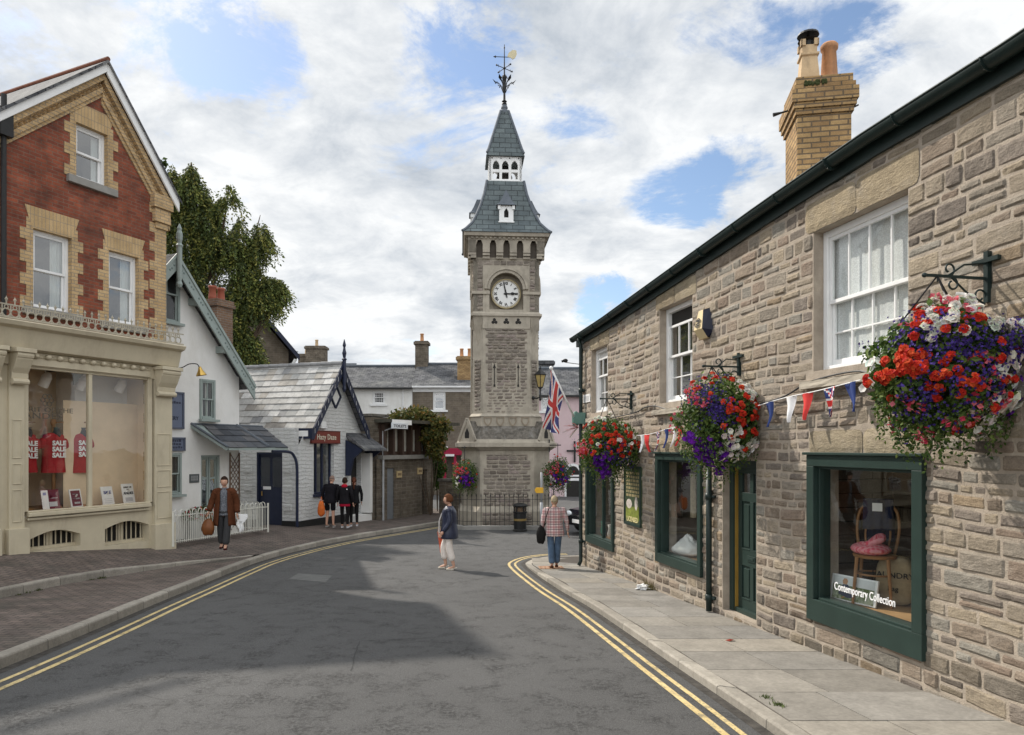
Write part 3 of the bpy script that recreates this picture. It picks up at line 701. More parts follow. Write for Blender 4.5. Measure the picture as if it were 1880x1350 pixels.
    m = n + 1; gt.add(vs, [(i * m + j, i * m + j + 1, (i + 1) * m + j + 1, (i + 1) * m + j) for i in range(len(path) - 1) for j in range(n)] + [list(range(n + 1))])
    gt.tube([(x, -.21, eave(x) + .02) for x in path], .009, 6)
    fs.build('fascia', M_['greenpipe'], root)
    gt.build('gutter', M_['greenpipe'], root, smooth=True, solid=.006)
    for k in range(21):
        x = .4 + k * .95; e = eave(x)
        for j in range(9):
            t0, t1 = math.pi * j / 9, math.pi * (j + 1) / 9; q = lambda t: (x, -.135 + .083 * math.cos(t), e + .02 - .093 * math.sin(t)); bk.bar(q(t0), q(t1), .05 if k % 3 == 0 else .022, .012, up=(1, 0, 0))
    bk.build('gutter_bracket', M_['greenpipe'], root)['kind'] = 'stuff'
    # downpipes: at the far corner and beside the door
    for (px, off, ztop, name) in ((1064, -.12, eave(-.1) - .06, 'downpipe'), (1301.5, -.07, RW.at(1301, 850)[1], 'downpipe')):
        x = RW.at(px, 900, off)[0]; d = MB(); z0 = gz(max(x, 0)) + .02
        if px == 1064: pts = [(x, -.135, ztop + .03), (x, -.135, ztop - .05), (x, -.09, ztop - .16), (x, -.09, z0 + .1), (x, -.14, z0)]
        else: pts = [(x, off, ztop), (x, off, z0)]
        d.tube(pts, .042, 12)
        for zz in ([z0 + .5, z0 + 2.2, z0 + 3.9] if px == 1064 else [z0 + .15, z0 + 1.6]): d.tube([(x, pts[-2][1], zz), (x, pts[-2][1], zz + .09)], .052, 12); d.box(x - .09, x + .09, -.05, -.0, zz + .02, zz + .06)
        d.build(name, M_['greenpipe'], root, smooth=True)
    # upper sash windows
    for i, (a, b, c, d) in enumerate(UW):
        rev = .12 if i else .10; f = MB(); y0, y1 = rev, rev + .1; t = .075
        f.box(a, a + t, y0, y1, c, d); f.box(b - t, b, y0, y1, c, d); f.box(a + t, b - t, y0, y1, d - t, d); f.box(a + t, b - t, y0 - .02, y1, c, c + .05)
        fo = f.build('window', M_['whitep'], root, bevel=.006)
        zm = c + (d - c) * .475
        if i == 0: zm = c + (d - c) * .56
        top = d - t - (.22 if i == 1 else .12 if i == 0 else 0)
        if i < 2: q = MB(); q.box(a + t, b - t, y0 + .07, y0 + .09, top, d - t); q.build('blind_or_gap', M_['dark'] if i == 1 else M_['whitew'], fo)  # far window: pale blind; middle window: dark panel standing for the shaded gap
        def sash(z0, z1, yy, cols, rows, nm):
            s_ = MB(); e = .035; x0, x1 = a + t + .004, b - t - .004
            s_.box(x0, x0 + e, yy, yy + .035, z0, z1); s_.box(x1 - e, x1, yy, yy + .035, z0, z1); s_.box(x0 + e, x1 - e, yy, yy + .035, z1 - .04, z1); s_.box(x0 + e, x1 - e, yy, yy + .035, z0, z0 + (.07 if 'low' in nm else .04))
            for k in range(1, cols): xx = x0 + (x1 - x0) * k / cols; s_.box(xx - .009, xx + .009, yy + .004, yy + .032, z0 + .03, z1 - .03)
            for k in range(1, rows): zz = z0 + (z1 - z0) * k / rows; s_.box(x0 + e, x1 - e, yy + .004, yy + .031, zz - .009, zz + .009)
            o = s_.build('sash', M_['whitep'], fo, bevel=.003)
            g = MB(); g.add([(x0, yy + .02, z0), (x1, yy + .02, z0), (x1, yy + .02, z1), (x0, yy + .02, z1)], [(0, 1, 2, 3)]); g.build('pane', M_['glass' if i == 2 else 'glassr'], fo)
        cols = 4 if i == 2 else 3
        sash(zm, top, y0 + .02, cols, 1 if i != 1 else 1, 'upper'); sash(c + .05, zm + .04, y0 + .06, cols, 2, 'low')
        rm = MB(); rm.box(a - .05, b + .05, y1 + .01, y1 + .9, c - .2, d + .1); bm_o = rm.build('window_recess', plain('room_shadow', (.10, .09, .08), .9), fo)
        bm_o.data.polygons[2].flip() if False else None
        if i == 2:                                      # net curtains
            net = MB(); W = b - a - .1
            for (u0, u1) in ((0, 1),):
                net.grid(lambda u, v: Vector((a + .05 + W * u, y1 + .003 + .0028 * (1 + math.sin(u * 55 + 2 * math.sin(v * 3 + u * 9))), c + (d - c) * v - .02 * math.sin(u * 7))), 120, 20)
            lm = NT('lace'); vo = lm.new('ShaderNodeTexVoronoi'); vo.inputs['Scale'].default_value = 60; lm.link(lm.coord(), vo.inputs['Vector'])
            k = lm.ramp(lm.math('ADD', vo.outputs[0], lm.math('MULTIPLY', lm.noise(9, 5), .5)), [(.45, (1, 1, 1)), (.9, (.80, .80, .80))])
            lm.out((.72, .72, .72), .9); lm.link(k, lm.b.inputs['Alpha']); cn = net.build('net_curtain', lm.m, fo, smooth=True)
        else:
            pl = MB(); r2 = random.Random(i)
            for k in range(260 if i == 1 else 60):
                p = Vector((a + .1 + (b - a - .2) * r2.random(), y1 + .004 + .002 * r2.random(), c + (d - c) * r2.random() ** 1.3 * .9)); w_ = .03; q = Matrix.Rotation(r2.random() * 6.3, 3, 'Y')
                pl.add([p + q @ Vector((-w_, 0, 0)), p + q @ Vector((0, 0, -w_ * .4)), p + q @ Vector((w_, 0, 0)), p + q @ Vector((0, 0, w_ * .4))], [(0, 1, 2, 3)], 0, (.10 + .1 * r2.random(), .15, .04))
            pl.build('house_plant', M_['leaf'], fo)['kind'] = 'stuff'
    # shop windows
    for i, (a, b, c, d) in enumerate(SW):
        f = MB(); y0 = -.06; t = .10 if i < 2 else .125; bt = .15 if i < 2 else .24
        f.box(a, a + t, y0, .16, c + bt, d - t); f.box(b - t, b, y0, .16, c + bt, d - t); f.box(a, b, y0, .16, d - t, d); f.box(a, b, y0, .16, c, c + bt)
        f.box(a - .03, b + .03, y0 - .035, 0, d, d + .03)
        f.box(a + t, a + t + .03, .0, .14, c + bt, d - t); f.box(b - t - .03, b - t, .0, .14, c + bt, d - t); f.box(a + t + .03, b - t - .03, .0, .14, d - t - .03, d - t); f.box(a + t + .03, b - t - .03, -.02, .14, c + bt, c + bt + .025)
        if i == 0: xm = (a + b) / 2 + .05; f.box(xm - .02, xm + .02, .02, .10, c + bt, d - t)
        fo = f.build('shop_window', M_['green'], root, bevel=.006)
        g = MB(); g.add([(a + t, .05, c + bt), (b - t, .05, c + bt), (b - t, .05, d - t), (a + t, .05, d - t)], [(0, 1, 2, 3)]); g.build('pane', M_['glass'], fo)
        # room behind the glass
        rm = MB(); D = 1.5; zf = c + bt - .02
        x0, x1 = a - .5, b + .4
        rm.add([(x0, .17, zf), (x1, .17, zf), (x1, D, zf), (x0, D, zf), (x0, .17, d + .2), (x1, .17, d + .2), (x1, D, d + .2), (x0, D, d + .2)], [(4, 5, 6, 7), (3, 2, 6, 7), (0, 3, 7, 4), (1, 2, 6, 5)])
        rm.build('shop_interior', brickm('dark_boards', (.16, .12, .085), (.13, .10, .07), (.04, .03, .02), 2.4, .17, .008, .4, .8) if i == 2 else plain('shop_wall', (.16, .135, .10), .9), fo)
        fl = MB(); fl.box(x0, x1, .165, D, zf - .05, zf + .004); fl.build('display_floor', plain('pine_board', (.42, .25, .12), .5, .2, 4), fo)
    # the green door with its frame
    a, b, c, d = DR; c = gz((a + b) / 2); f = MB(); y0 = .10
    f.box(a, a + .10, y0, y0 + .16, c, d); f.box(b - .06, b, y0, y0 + .16, c, d); f.box(a + .1, b - .06, y0, y0 + .16, d - .10, d); f.box(a + .1, b - .06, y0 - .02, y0 + .14, c, c + .05)
    fo = f.build('door_frame', M_['green'], root, bevel=.006)
    st = MB(); st.box(a + .10, a + .118, y0 + .03, y0 + .1, c + .05, d - .1); st.build('beading', plain('ochre_paint', (.30, .18, .035), .5), fo)
    dl = MB(); x0, x1, z0, z1 = a + .118, b - .062, c + .06, d - .102; yd = y0 + .07; w = x1 - x0
    zs = [z0, z0 + .22 * (z1 - z0) * .35, 0, 0]
    H = z1 - z0; rails = [(0, .10), (.33, .44), (.77, .83), (.96, 1.0)]
    for (p, q) in rails: dl.box(x0, x1, yd, yd + .045, z0 + p * H, z0 + q * H)
    for (p, q) in ((0, .13), (.44, .56), (.87, 1)):
        for (zp, zq) in ((.10, .33), (.44, .77), (.83, .96)): dl.box(x0 + p * w, x0 + q * w, yd, yd + .045, z0 + zp * H, z0 + zq * H)
    for (p, q) in ((.13, .44), (.56, .87)):
        for (zp, zq) in ((.10, .33), (.44, .77)):
            dl.box(x0 + p * w, x0 + q * w, yd + .02, yd + .035, z0 + zp * H, z0 + zq * H); dl.box(x0 + p * w + .04, x0 + q * w - .04, yd + .008, yd + .03, z0 + zp * H + .04, z0 + zq * H - .04)
            dl.box(x0 + p * w, x0 + q * w, yd - .006, yd + .03, z0 + zp * H, z0 + zp * H + .018)
    dl.box(x0, x1, yd - .05, yd + .01, z0, z0 + .07)
    do = dl.build('door', M_['green'], root, bevel=.005)
    g = MB()
    for (p, q) in ((.13, .44), (.56, .87)): g.add([(x0 + p * w, yd + .02, z0 + .83 * H), (x0 + q * w, yd + .02, z0 + .83 * H), (x0 + q * w, yd + .02, z0 + .96 * H), (x0 + p * w, yd + .02, z0 + .96 * H)], [(0, 1, 2, 3)])
    g.build('pane', M_['glassr'], do)
    lb = MB(); lb.box(x0 + .36 * w, x0 + .64 * w, yd - .012, yd + .01, z0 + .365 * H, z0 + .405 * H); lb.box(x0 + .40 * w, x0 + .60 * w, yd - .02, yd - .012, z0 + .378 * H, z0 + .394 * H); lb.build('letterbox', M_['green'], do, bevel=.004)
    kn = MB(); kn.ell((x0 + .90 * w, yd - .03, z0 + .40 * H), .022, 10, 8); kn.build('knob', M_['gold'], do, smooth=True)
    bd = MB(); bd.box(a - .2, b + .2, yd + .12, yd + .3, c, d + .1); bd.build('hallway', M_['dark'], fo)
    return root
SB = stone_building()
# ---------------------------------------------------------------- generic sash window set in a wall (outer face at local y)
def sash_window(root, a, b, c, d, y, mat, sillmat=None, cols=1, rows=1, t=.07, rec=.12, e=.045, zm=None, sill=(.10, .10, .10), glass='glass', name='window', inner='room', curtain=None):
    f = MB(); y0 = y + rec; y1 = y0 + .09
    f.box(a, a + t, y0, y1, c, d); f.box(b - t, b, y0, y1, c, d); f.box(a + t, b - t, y0, y1, d - t, d); f.box(a + t, b - t, y0 - .015, y1, c, c + t * .8)
    fo = f.build(name, mat, root, bevel=.005)
    if zm is None: zm = (c + d) / 2
    x0, x1 = a + t + .003, b - t - .003; s_ = MB(); g = MB()
    for (z0, z1, yy) in ((zm - .02, d - t, y0 + .015), (c + t * .8, zm + .02, y0 + .052)):
        s_.box(x0, x0 + e, yy, yy + .032, z0, z1); s_.box(x1 - e, x1, yy, yy + .032, z0, z1); s_.box(x0 + e, x1 - e, yy, yy + .032, z1 - e, z1); s_.box(x0 + e, x1 - e, yy, yy + .032, z0, z0 + e)
        for k in range(1, cols): xx = x0 + (x1 - x0) * k / cols; s_.box(xx - .011, xx + .011, yy + .003, yy + .03, z0 + e, z1 - e)
        for k in range(1, rows): zz = z0 + (z1 - z0) * k / rows; s_.box(x0 + e, x1 - e, yy + .003, yy + .03, zz - .011, zz + .011)
        g.add([(x0, yy + .02, z0), (x1, yy + .02, z0), (x1, yy + .02, z1), (x0, yy + .02, z1)], [(0, 1, 2, 3)])
    s_.build('sash', mat, fo, bevel=.003); g.build('pane', M_[glass], fo)
    rm = MB(); rm.add([(a, y1 + .001, c), (b, y1 + .001, c), (b, y1 + .7, c), (a, y1 + .7, c), (a, y1 + .001, d), (b, y1 + .001, d), (b, y1 + .7, d), (a, y1 + .7, d)], [(4, 5, 6, 7), (3, 2, 6, 7), (0, 3, 7, 4), (1, 2, 6, 5), (0, 1, 2, 3)])
    rm.build('window_recess', M_['roomgrey'], fo)
    if curtain:
        cu = MB(); w = (b - a)
        for (p, q) in curtain: cu.grid(lambda u, v: Vector((a + w * (p + (q - p) * u), y1 + .05 + .02 * math.sin(u * 26), c + (d - c) * v)), 40, 2)
        cu.build('curtain', M_['whitew'], fo, smooth=True)
    if sillmat: 
        sl = MB(); sl.box(a - sill[0], b + sill[0], y - .09, y0, c - sill[1], c - .003); sl.build('window_sill', sillmat, root, bevel=.006)
    return fo
M_['roomgrey'] = plain('dim_room', (.20, .20, .21), .9, .1)
M_['redbrickside'] = M_['redbrick']
def brick_shop():
    S = lambda px, py, off=0.0: LW.at(px, py, off)
    root = thing('brick_shop', 'red brick gabled shop with buff brick trim over a cream painted shopfront', 'shop', (LW.o.x, LW.o.y, 0)); root.rotation_euler = (0, 0, LW.a)
    ax, az = S(185, 118); ex, ez = S(318, 372)                  # inner lines of the gable
    slope = (az - ez) / (ex - ax); W = -ax
    sl_l = .70 * slope; xl = ax - (az - ez) / sl_l; zg = lambda x: az - ((x - ax) * slope if x > ax else (ax - x) * sl_l)        # the left slope is flatter
    wins = []
    for (l, r_, t, b) in ((60, 131, (95, 428), (95, 570)), (199, 254, (226, 466), (226, 595)), (139, 197, (168, 236), (168, 335))):
        x0 = S(l, 500)[0]; x1 = S(r_, 500)[0]; wins.append((x0, x1, S(*b)[1], S(*t)[1]))
    zc = S(150, 640)[1]                                          # top of the shopfront
    mb = MB(); holes = wins
    wall_sheet(mb, xl - 4, 0, zc - .3, lambda x: zg(x) if x > xl else zg(xl), holes, 0, .25, 0, .3)
    mb.box(-.3, -.001, .001, 7, 0, ez + .2)
    wl = mb.build('wall', M_['redbrick'], root)
    # buff quoins and window dressings: blocks standing proud of the red brick
    q = MB(); nB = .225 * .5
    z = .2; k = 0
    while z < ez - .05:
        w = .30 if k % 2 else .44; hh = .225
        q.box(-w, .012, -.012, .2, z, z + hh); z += hh; k += 1
    for (x0, x1, c, d) in wins:
        for side in (0, 1):
            z = c - .02; k = 0
            while z < d + .16:
                w = .13 if k % 2 else .25; zz = min(z + .225, d + .22)
                if side == 0: q.box(x0 - w, x0 + .002, -.014, .11, z, zz)
                else: q.box(x1 - .002, x1 + w, -.014, .11, z, zz)
                z += .225; k += 1
    q.build('quoin', M_['buff'], root)['kind'] = 'stuff'
    v = MB()
    for (x0, x1, c, d) in wins:                                  # splayed flat arches
        m = (x0 + x1) / 2; v.prism([(x0 - .02, d - .004), (x1 + .02, d - .004), (x1 + .16, d + .43), (x0 - .16, d + .43)], -.018, .11, 'y')
    for o_ in (v.build('flat_arch', M_['buffv'], root),): o_['kind'] = 'stuff'
    for i, (x0, x1, c, d) in enumerate(wins):
        sash_window(root, x0, x1, c, d, 0, M_['whitep'], M_['concrete'], t=.06, rec=.10, e=.05, sill=(.20, .16, .1), glass='glassr', curtain=[(.62, .98)] if i < 2 else [(.7, .98)])
    # gable cornice in buff brick with dogtooth, then the white bargeboard
    def rake(mb, o0, o1, y0, y1, side, x_end):
        # band parallel to the slope, between offsets o0..o1 measured straight down from the slope line
        x2 = x_end
        kk = math.hypot(1, slope if x2 > ax else sl_l); o0 = o0 * kk; o1 = o1 * kk; t0, t1 = o0 - (.0 if x2 > ax else 0), o1
        poly = [(ax, zg(ax) - o0), (x2, zg(x2) - o0), (x2, zg(x2) - o1), (ax, zg(ax) - o1)]
        mb.prism(poly, y0, y1, 'y')
    xr_, xq = .10, xl - .10
    gb = MB(); bb = MB(); dt = MB()
    for x_end in (xr_, xq):
        rake(gb, .15, .27, -.13, .05, 0, x_end); rake(gb, .38, .47, -.07, .05, 0, x_end); rake(gb, .47, .54, -.035, .05, 0, x_end); rake(gb, .27, .38, -.02, .05, 0, x_end)
        rake(bb, -.02, .16, -.22, -.17, 0, x_end + (.12 if x_end > ax else -.12))
        sgn = 1 if x_end > ax else -1; L = abs(x_end - ax); n = int(L * math.hypot(1, slope if sgn > 0 else sl_l) / .125)
        for k in range(n):
            x = ax + sgn * (k + .5) * L / n; zt = zg(x) - .325 * math.hypot(1, slope if sgn > 0 else sl_l)
            s = .075; dt.add([(x - s * sgn * .6, -.02, zt + s * .6 * slope * 0 + .06), (x + s * .55, -.02, zt - .02), (x, -.02, zt - .10), (x - s * .55, -.02, zt - .02), (x, -.10, zt - .02)], [(0, 4, 1), (1, 4, 2), (2, 4, 3), (3, 4, 0)])
    gb.build('gable_cornice', M_['buff'], root); dt.build('dogtooth_course', M_['buff'], root)
    bb.build('bargeboard', M_['whitep'], root, bevel=.01)
    kn = MB()                                                    # kneeler at the eaves
    kn.box(-.42, .10, -.16, .2, ez - .30, ez + .02); kn.box(-.36, .06, -.11, .2, ez - .62, ez - .30); kn.box(-.30, .03, -.06, .2, ez - .76, ez - .62)
    kn.build('kneeler', M_['buff'], root, bevel=.01)
    rf = MB(); DP = 9.0; o = .04
    for sgn, xe in ((1, .26), (-1, xl - .26)):
        rf.add([(ax, -.26, zg(ax) + o), (xe, -.26, zg(xe) + o), (xe, DP, zg(xe) + o), (ax, DP, zg(ax) + o)], [(0, 1, 2, 3)])
        rf.add([(ax, -.26, zg(ax) - .03), (xe, -.26, zg(xe) - .03), (xe, -.26, zg(xe) + o), (ax, -.26, zg(ax) + o)], [(0, 1, 2, 3)])
    # the left part of the roof runs across, behind the gable
    rf.build('roof', M_['gslate'], root)
    rd = MB(); rd.tube([(ax, -.25, zg(ax) + .06), (ax, DP, zg(ax) + .06)], .05, 8); rd.build('ridge_tile', plain('dark_red_ridge', (.20, .075, .045), .85, .25), root)
    dp = MB(); dx = xl - .22 + 0; dx = S(6, 200, -.08)[0]
    dp.tube([(dx, -.09, zc - .1), (dx, -.09, S(8, 255)[1])], .05, 10); dp.box(dx - .12, dx + .12, -.2, -.02, S(8, 255)[1], S(8, 205)[1]); dp.tube([(dx, -.1, S(8, 205)[1]), (dx, -.1, S(8, 178)[1])], .05, 10)
    dp.tube([(xl - 4, -.36, zg(xl) + .02), (xl - .2, -.36, zg(xl) + .02)], .07, 10); dp.build('downpipe', M_['black'], root)
    # ---- shopfront, standing a little proud of the wall
    Y0 = -.22; T = lambda px, py: LW.at(px, py, Y0)
    wx0, wz0 = T(51, 940); wx1, _ = T(270, 915); wz1 = T(165, 686)[1]; wm = T(165.5, 800)[0]
    xl2 = xl - 4
    zcor0 = T(150, 657)[1]; zcor1 = T(150, 612)[1]
    f = MB()
    # cornice: fascia board, mouldings, lead-topped shelf
    xr = .02
    f.prism([(Y0 - .02, zcor0 - .02), (Y0 - .20, zcor0 + .02), (Y0 - .30, zcor1 - .14), (Y0 - .42, zcor1 - .10), (Y0 - .46, zcor1 - .02), (Y0 - .44, zcor1), (0, zcor1 + .02), (0, zcor0 - .02)], xl2, xr, 'x')
    f.box(xl2, xr - .05, Y0 - .05, 0, wz1 + .02, zcor0 - .02)
    f.box(wx0 - .02, wx1 + .02, Y0 - .09, Y0 - .04, wz1 + .04, wz1 + .17)
    f.box(wx0 - .02, wx1 + .02, Y0 - .065, Y0 - .04, wz1 + .20, wz1 + .24)
    fo = f.build('shopfront', M_['cream'], root, bevel=.008)
    dn = MB(); x = wx0 + .1
    while x < wx1: dn.ell((x, Y0 - .10, zcor0 - .09), (.055, .08, .055), 8, 6); x += .235
    dn.build('dentil', M_['cream'], fo, smooth=True)['kind'] = 'stuff'
    # iron cresting along the top
    cr = MB(); x = -3.62; zb = zcor1 + .02; yq = Y0 - .36
    cr.box(-3.8 - 3, xr, yq - .012, yq + .012, zb, zb + .03); cr.box(-6.8, xr, yq - .01, yq + .01, zb + .24, zb + .265)
    x = -5.6
    while x < -.02:
        cr.tube([(x + .075 * math.cos(t * math.pi / 5), yq, zb + .10 + .075 * math.sin(t * math.pi / 5)) for t in range(10)], .014, 5, closed=True)
        cr.tube([(x + .035 * math.cos(t * math.pi / 4), yq, zb + .20 + .04 * math.sin(t * math.pi / 4)) for t in range(8)], .011, 5, closed=True)
        cr.lathe([(.012, .0), (.014, .05), (.030, .09), (.008, .12), (.002, .15)], 5, (x, yq, zb + .26)); cr.box(x - .085, x - .065, yq - .008, yq + .008, zb, zb + .25); x += .152
    cr.build('iron_cresting', plain('stone_paint', (.40, .36, .28), .6, .2, 8), fo)
    # stall riser with two barred basement lights
    gzl = lambda px: T(px, {41: 1018, 304: 1003}.get(px, 1012))[1]
    bas = []
    for (l, r_, t, b) in ((57, 149, (100, 974), (100, 1008)), (194, 274, (234, 957), (234, 998))):
        x0, x1 = T(l, 980)[0], T(r_, 980)[0]; bas.append((x0, x1, T(*b)[1], T(*t)[1]))
    sr = MB(); wall_sheet(sr, wx0 - .25, wx1 + .2, -.1, wz0 - .10, bas, Y0 + .02, .38); sro = sr.build('stall_riser', M_['cream'], fo)
    ar = MB()
    for (x0, x1, c, d) in bas:                                   # segmental heads
        n = 10; pts = [(x0, d + .01)] + [(x0 + (x1 - x0) * i / n, d - .13 + .13 * math.sin(math.pi * i / n)) for i in range(n + 1)] + [(x1, d + .01)]
        ar.prism(pts, Y0 + .024, Y0 + .3, 'y')
    ar.build('segmental_head', M_['cream'], fo)
    for (x0, x1, c, d) in bas:
        w = MB(); w.box(x0, x1, Y0 + .32, Y0 + .36, c, d); bo = w.build('basement_light', M_['dark'], fo)
        br = MB(); n = 9
        for i in range(n): xx = x0 + (x1 - x0) * (i + .5) / n; br.tube([(xx, Y0 + .22, c), (xx, Y0 + .22, d - .02)], .014, 6)
        br.box((x0 + x1) / 2 - .06, (x0 + x1) / 2 + .06, Y0 + .24, Y0 + .36, c, d); br.box(x0, x1, Y0 + .2, Y0 + .34, c - .02, c + .06)
        br.build('bar', M_['cream'], bo)['kind'] = 'stuff'
    # sill, pilasters, consoles
    s = MB(); s.box(wx0 - .03, wx1 + .05, Y0 - .10, Y0 + .1, wz0 - .10, wz0 - .02); s.box(wx0 - .03, wx1 + .05, Y0 - .06, Y0 + .1, wz0 - .02, wz0 + .015); s.box(wx0 - .03, wx1 + .05, Y0 - .06, Y0 + .04, wz0 - .17, wz0 - .125); s.build('shop_sill', M_['cream'], fo, bevel=.012)
    def pil(x0, x1, zb, zt):
        p = MB(); p.box(x0, x1, Y0 - .07, .02, zb + .42, zt); p.box(x0 - .05, x1 + .05, Y0 - .15, .02, -.1, zb + .50)
        w = x1 - x0
        for (a, b) in ((.62, 1.25), (1.35, 1.75), (1.85, 2.6)):
            z0, z1 = zb + a, zb + b
            p.box(x0 + .05, x1 - .05, Y0 - .085, Y0 - .07, z0, z0 + .02); p.box(x0 + .05, x1 - .05, Y0 - .085, Y0 - .07, z1 - .02, z1); p.box(x0 + .05, x0 + .07, Y0 - .085, Y0 - .07, z0 + .02, z1 - .02); p.box(x1 - .07, x1 - .05, Y0 - .085, Y0 - .07, z0 + .02, z1 - .02)
        # scroll console at the top
        pr = [(Y0 - .07, zt - .02), (Y0 - .13, zt - .55), (Y0 - .16, zt - .45), (Y0 - .17, zt - .36), (Y0 - .24, zt - .26), (Y0 - .32, zt - .1), (Y0 - .34, zt + .03), (Y0 - .05, zt + .03)]
        p.prism(pr, x0 - .01, x1 + .01, 'x'); p.box(x0 - .05, x1 + .05, Y0 - .38, 0, zt + .03, zt + .11); p.tube([(x0 - .012, Y0 - .16, zt - .52), (x1 + .012, Y0 - .16, zt - .52)], .06, 10); p.tube([(x0 - .012, Y0 - .29, zt - .02), (x1 + .012, Y0 - .29, zt - .02)], .07, 10)
        p.build('pilaster', M_['cream'], fo, bevel=.008)
    zt = zcor0 - .1
    pil(T(281, 700)[0], -.05, T(295, 1000)[1], zt - .02); pil(wx0 - .38, wx0 - .1, T(41, 1016)[1], zt); pil(wx0 - 1.02, wx0 - .6, T(20, 1018)[1] + .02, zt)
    pb = MB(); pb.box(xl2, wx0 - 1.02, Y0, .1, -.1, zt); pb.box(wx0 - .6, wx0 - .38, Y0 - .0, .1, -.1, zt); pb.build('shopfront_panel', M_['cream'], fo)
    # window frame and glass
    w = MB(); t = .055
    w.box(wx0 - .1, wx0, Y0 - .03, Y0 + .10, wz0, wz1 + .03); w.box(wx1, wx1 + .12, Y0 - .03, Y0 + .10, wz0, wz1 + .03); w.box(wx0, wx1, Y0 - .02, Y0 + .10, wz1 - .02, wz1 + .03); w.box(wm - .04, wm + .04, Y0 - .02, Y0 + .08, wz0, wz1 - .02)
    wo = w.build('display_window', M_['cream'], fo, bevel=.01)
    g = MB(); g.add([(wx0, Y0 + .03, wz0), (wm - .04, Y0 + .03, wz0), (wm - .04, Y0 + .03, wz1), (wx0, Y0 + .03, wz1)], [(0, 1, 2, 3)]); g.add([(wm + .04, Y0 + .03, wz0), (wx1, Y0 + .03, wz0), (wx1, Y0 + .03, wz1), (wm + .04, Y0 + .03, wz1)], [(0, 1, 2, 3)]); g.build('pane', glassm('shop_glass', (.97, .96, .93), .07), wo)
    D = 1.5; rm = MB(); x0, x1 = wx0 - .4, wx1 + .3; zf = wz0 - .03; zt2 = wz1 + .25
    rm.add([(x0, Y0 + .12, zf), (x1, Y0 + .12, zf), (x1, D, zf), (x0, D, zf), (x0, Y0 + .12, zt2), (x1, Y0 + .12, zt2), (x1, D, zt2), (x0, D, zt2)], [(4, 5, 6, 7), (3, 2, 6, 7), (0, 3, 7, 4), (1, 2, 6, 5)])
    rm.add([(wm - .12, Y0 + .7, zf), (x1, Y0 + .7, zf), (x1, Y0 + .7, zt2 - .8), (wm - .12, Y0 + .7, zt2 - .8)], [(0, 1, 2, 3)])
    rm.build('shop_interior', plain('warm_wall', (.72, .58, .41), .9, .08, 2), fo)
    fl = MB(); fl.box(x0, x1, Y0 + .11, D, zf - .06, zf + .005); fl.build('display_floor', M_['wood'], fo)
    lg = MB(); gx, gz_ = T(88, 735); r = .10
    for k in range(6): a = k * math.pi / 3; lg.tube([(gx + .03 * math.cos(a) + r * .55 * math.cos(a) + .03 * math.cos(a + t * 1.2) * 0 + .045 * math.cos(t * .8), Y0 + .022, gz_ + r * .85 * math.sin(a) + .045 * math.sin(t * .8)) for t in range(8)], .009, 5, closed=True)
    lgo = lg.build('window_logo', M_['gink'], wo)
    tx, tz = T(86, 757); text('SPIRIT OF THE', .14, M_['gink'], 'window_lettering', wo, TM(tx, Y0 + .024, tz), sx=1.25); tx, tz = T(81, 769); text('ANDES', .17, M_['gink'], 'window_lettering', wo, TM(tx, Y0 + .024, tz), sx=1.35, space=1.1)
    globals()['SHOP'] = dict(T=T, Y0=Y0, wx0=wx0, wx1=wx1, wm=wm, zf=zf, wz1=wz1, xl=xl)
    return root
brick_shop()
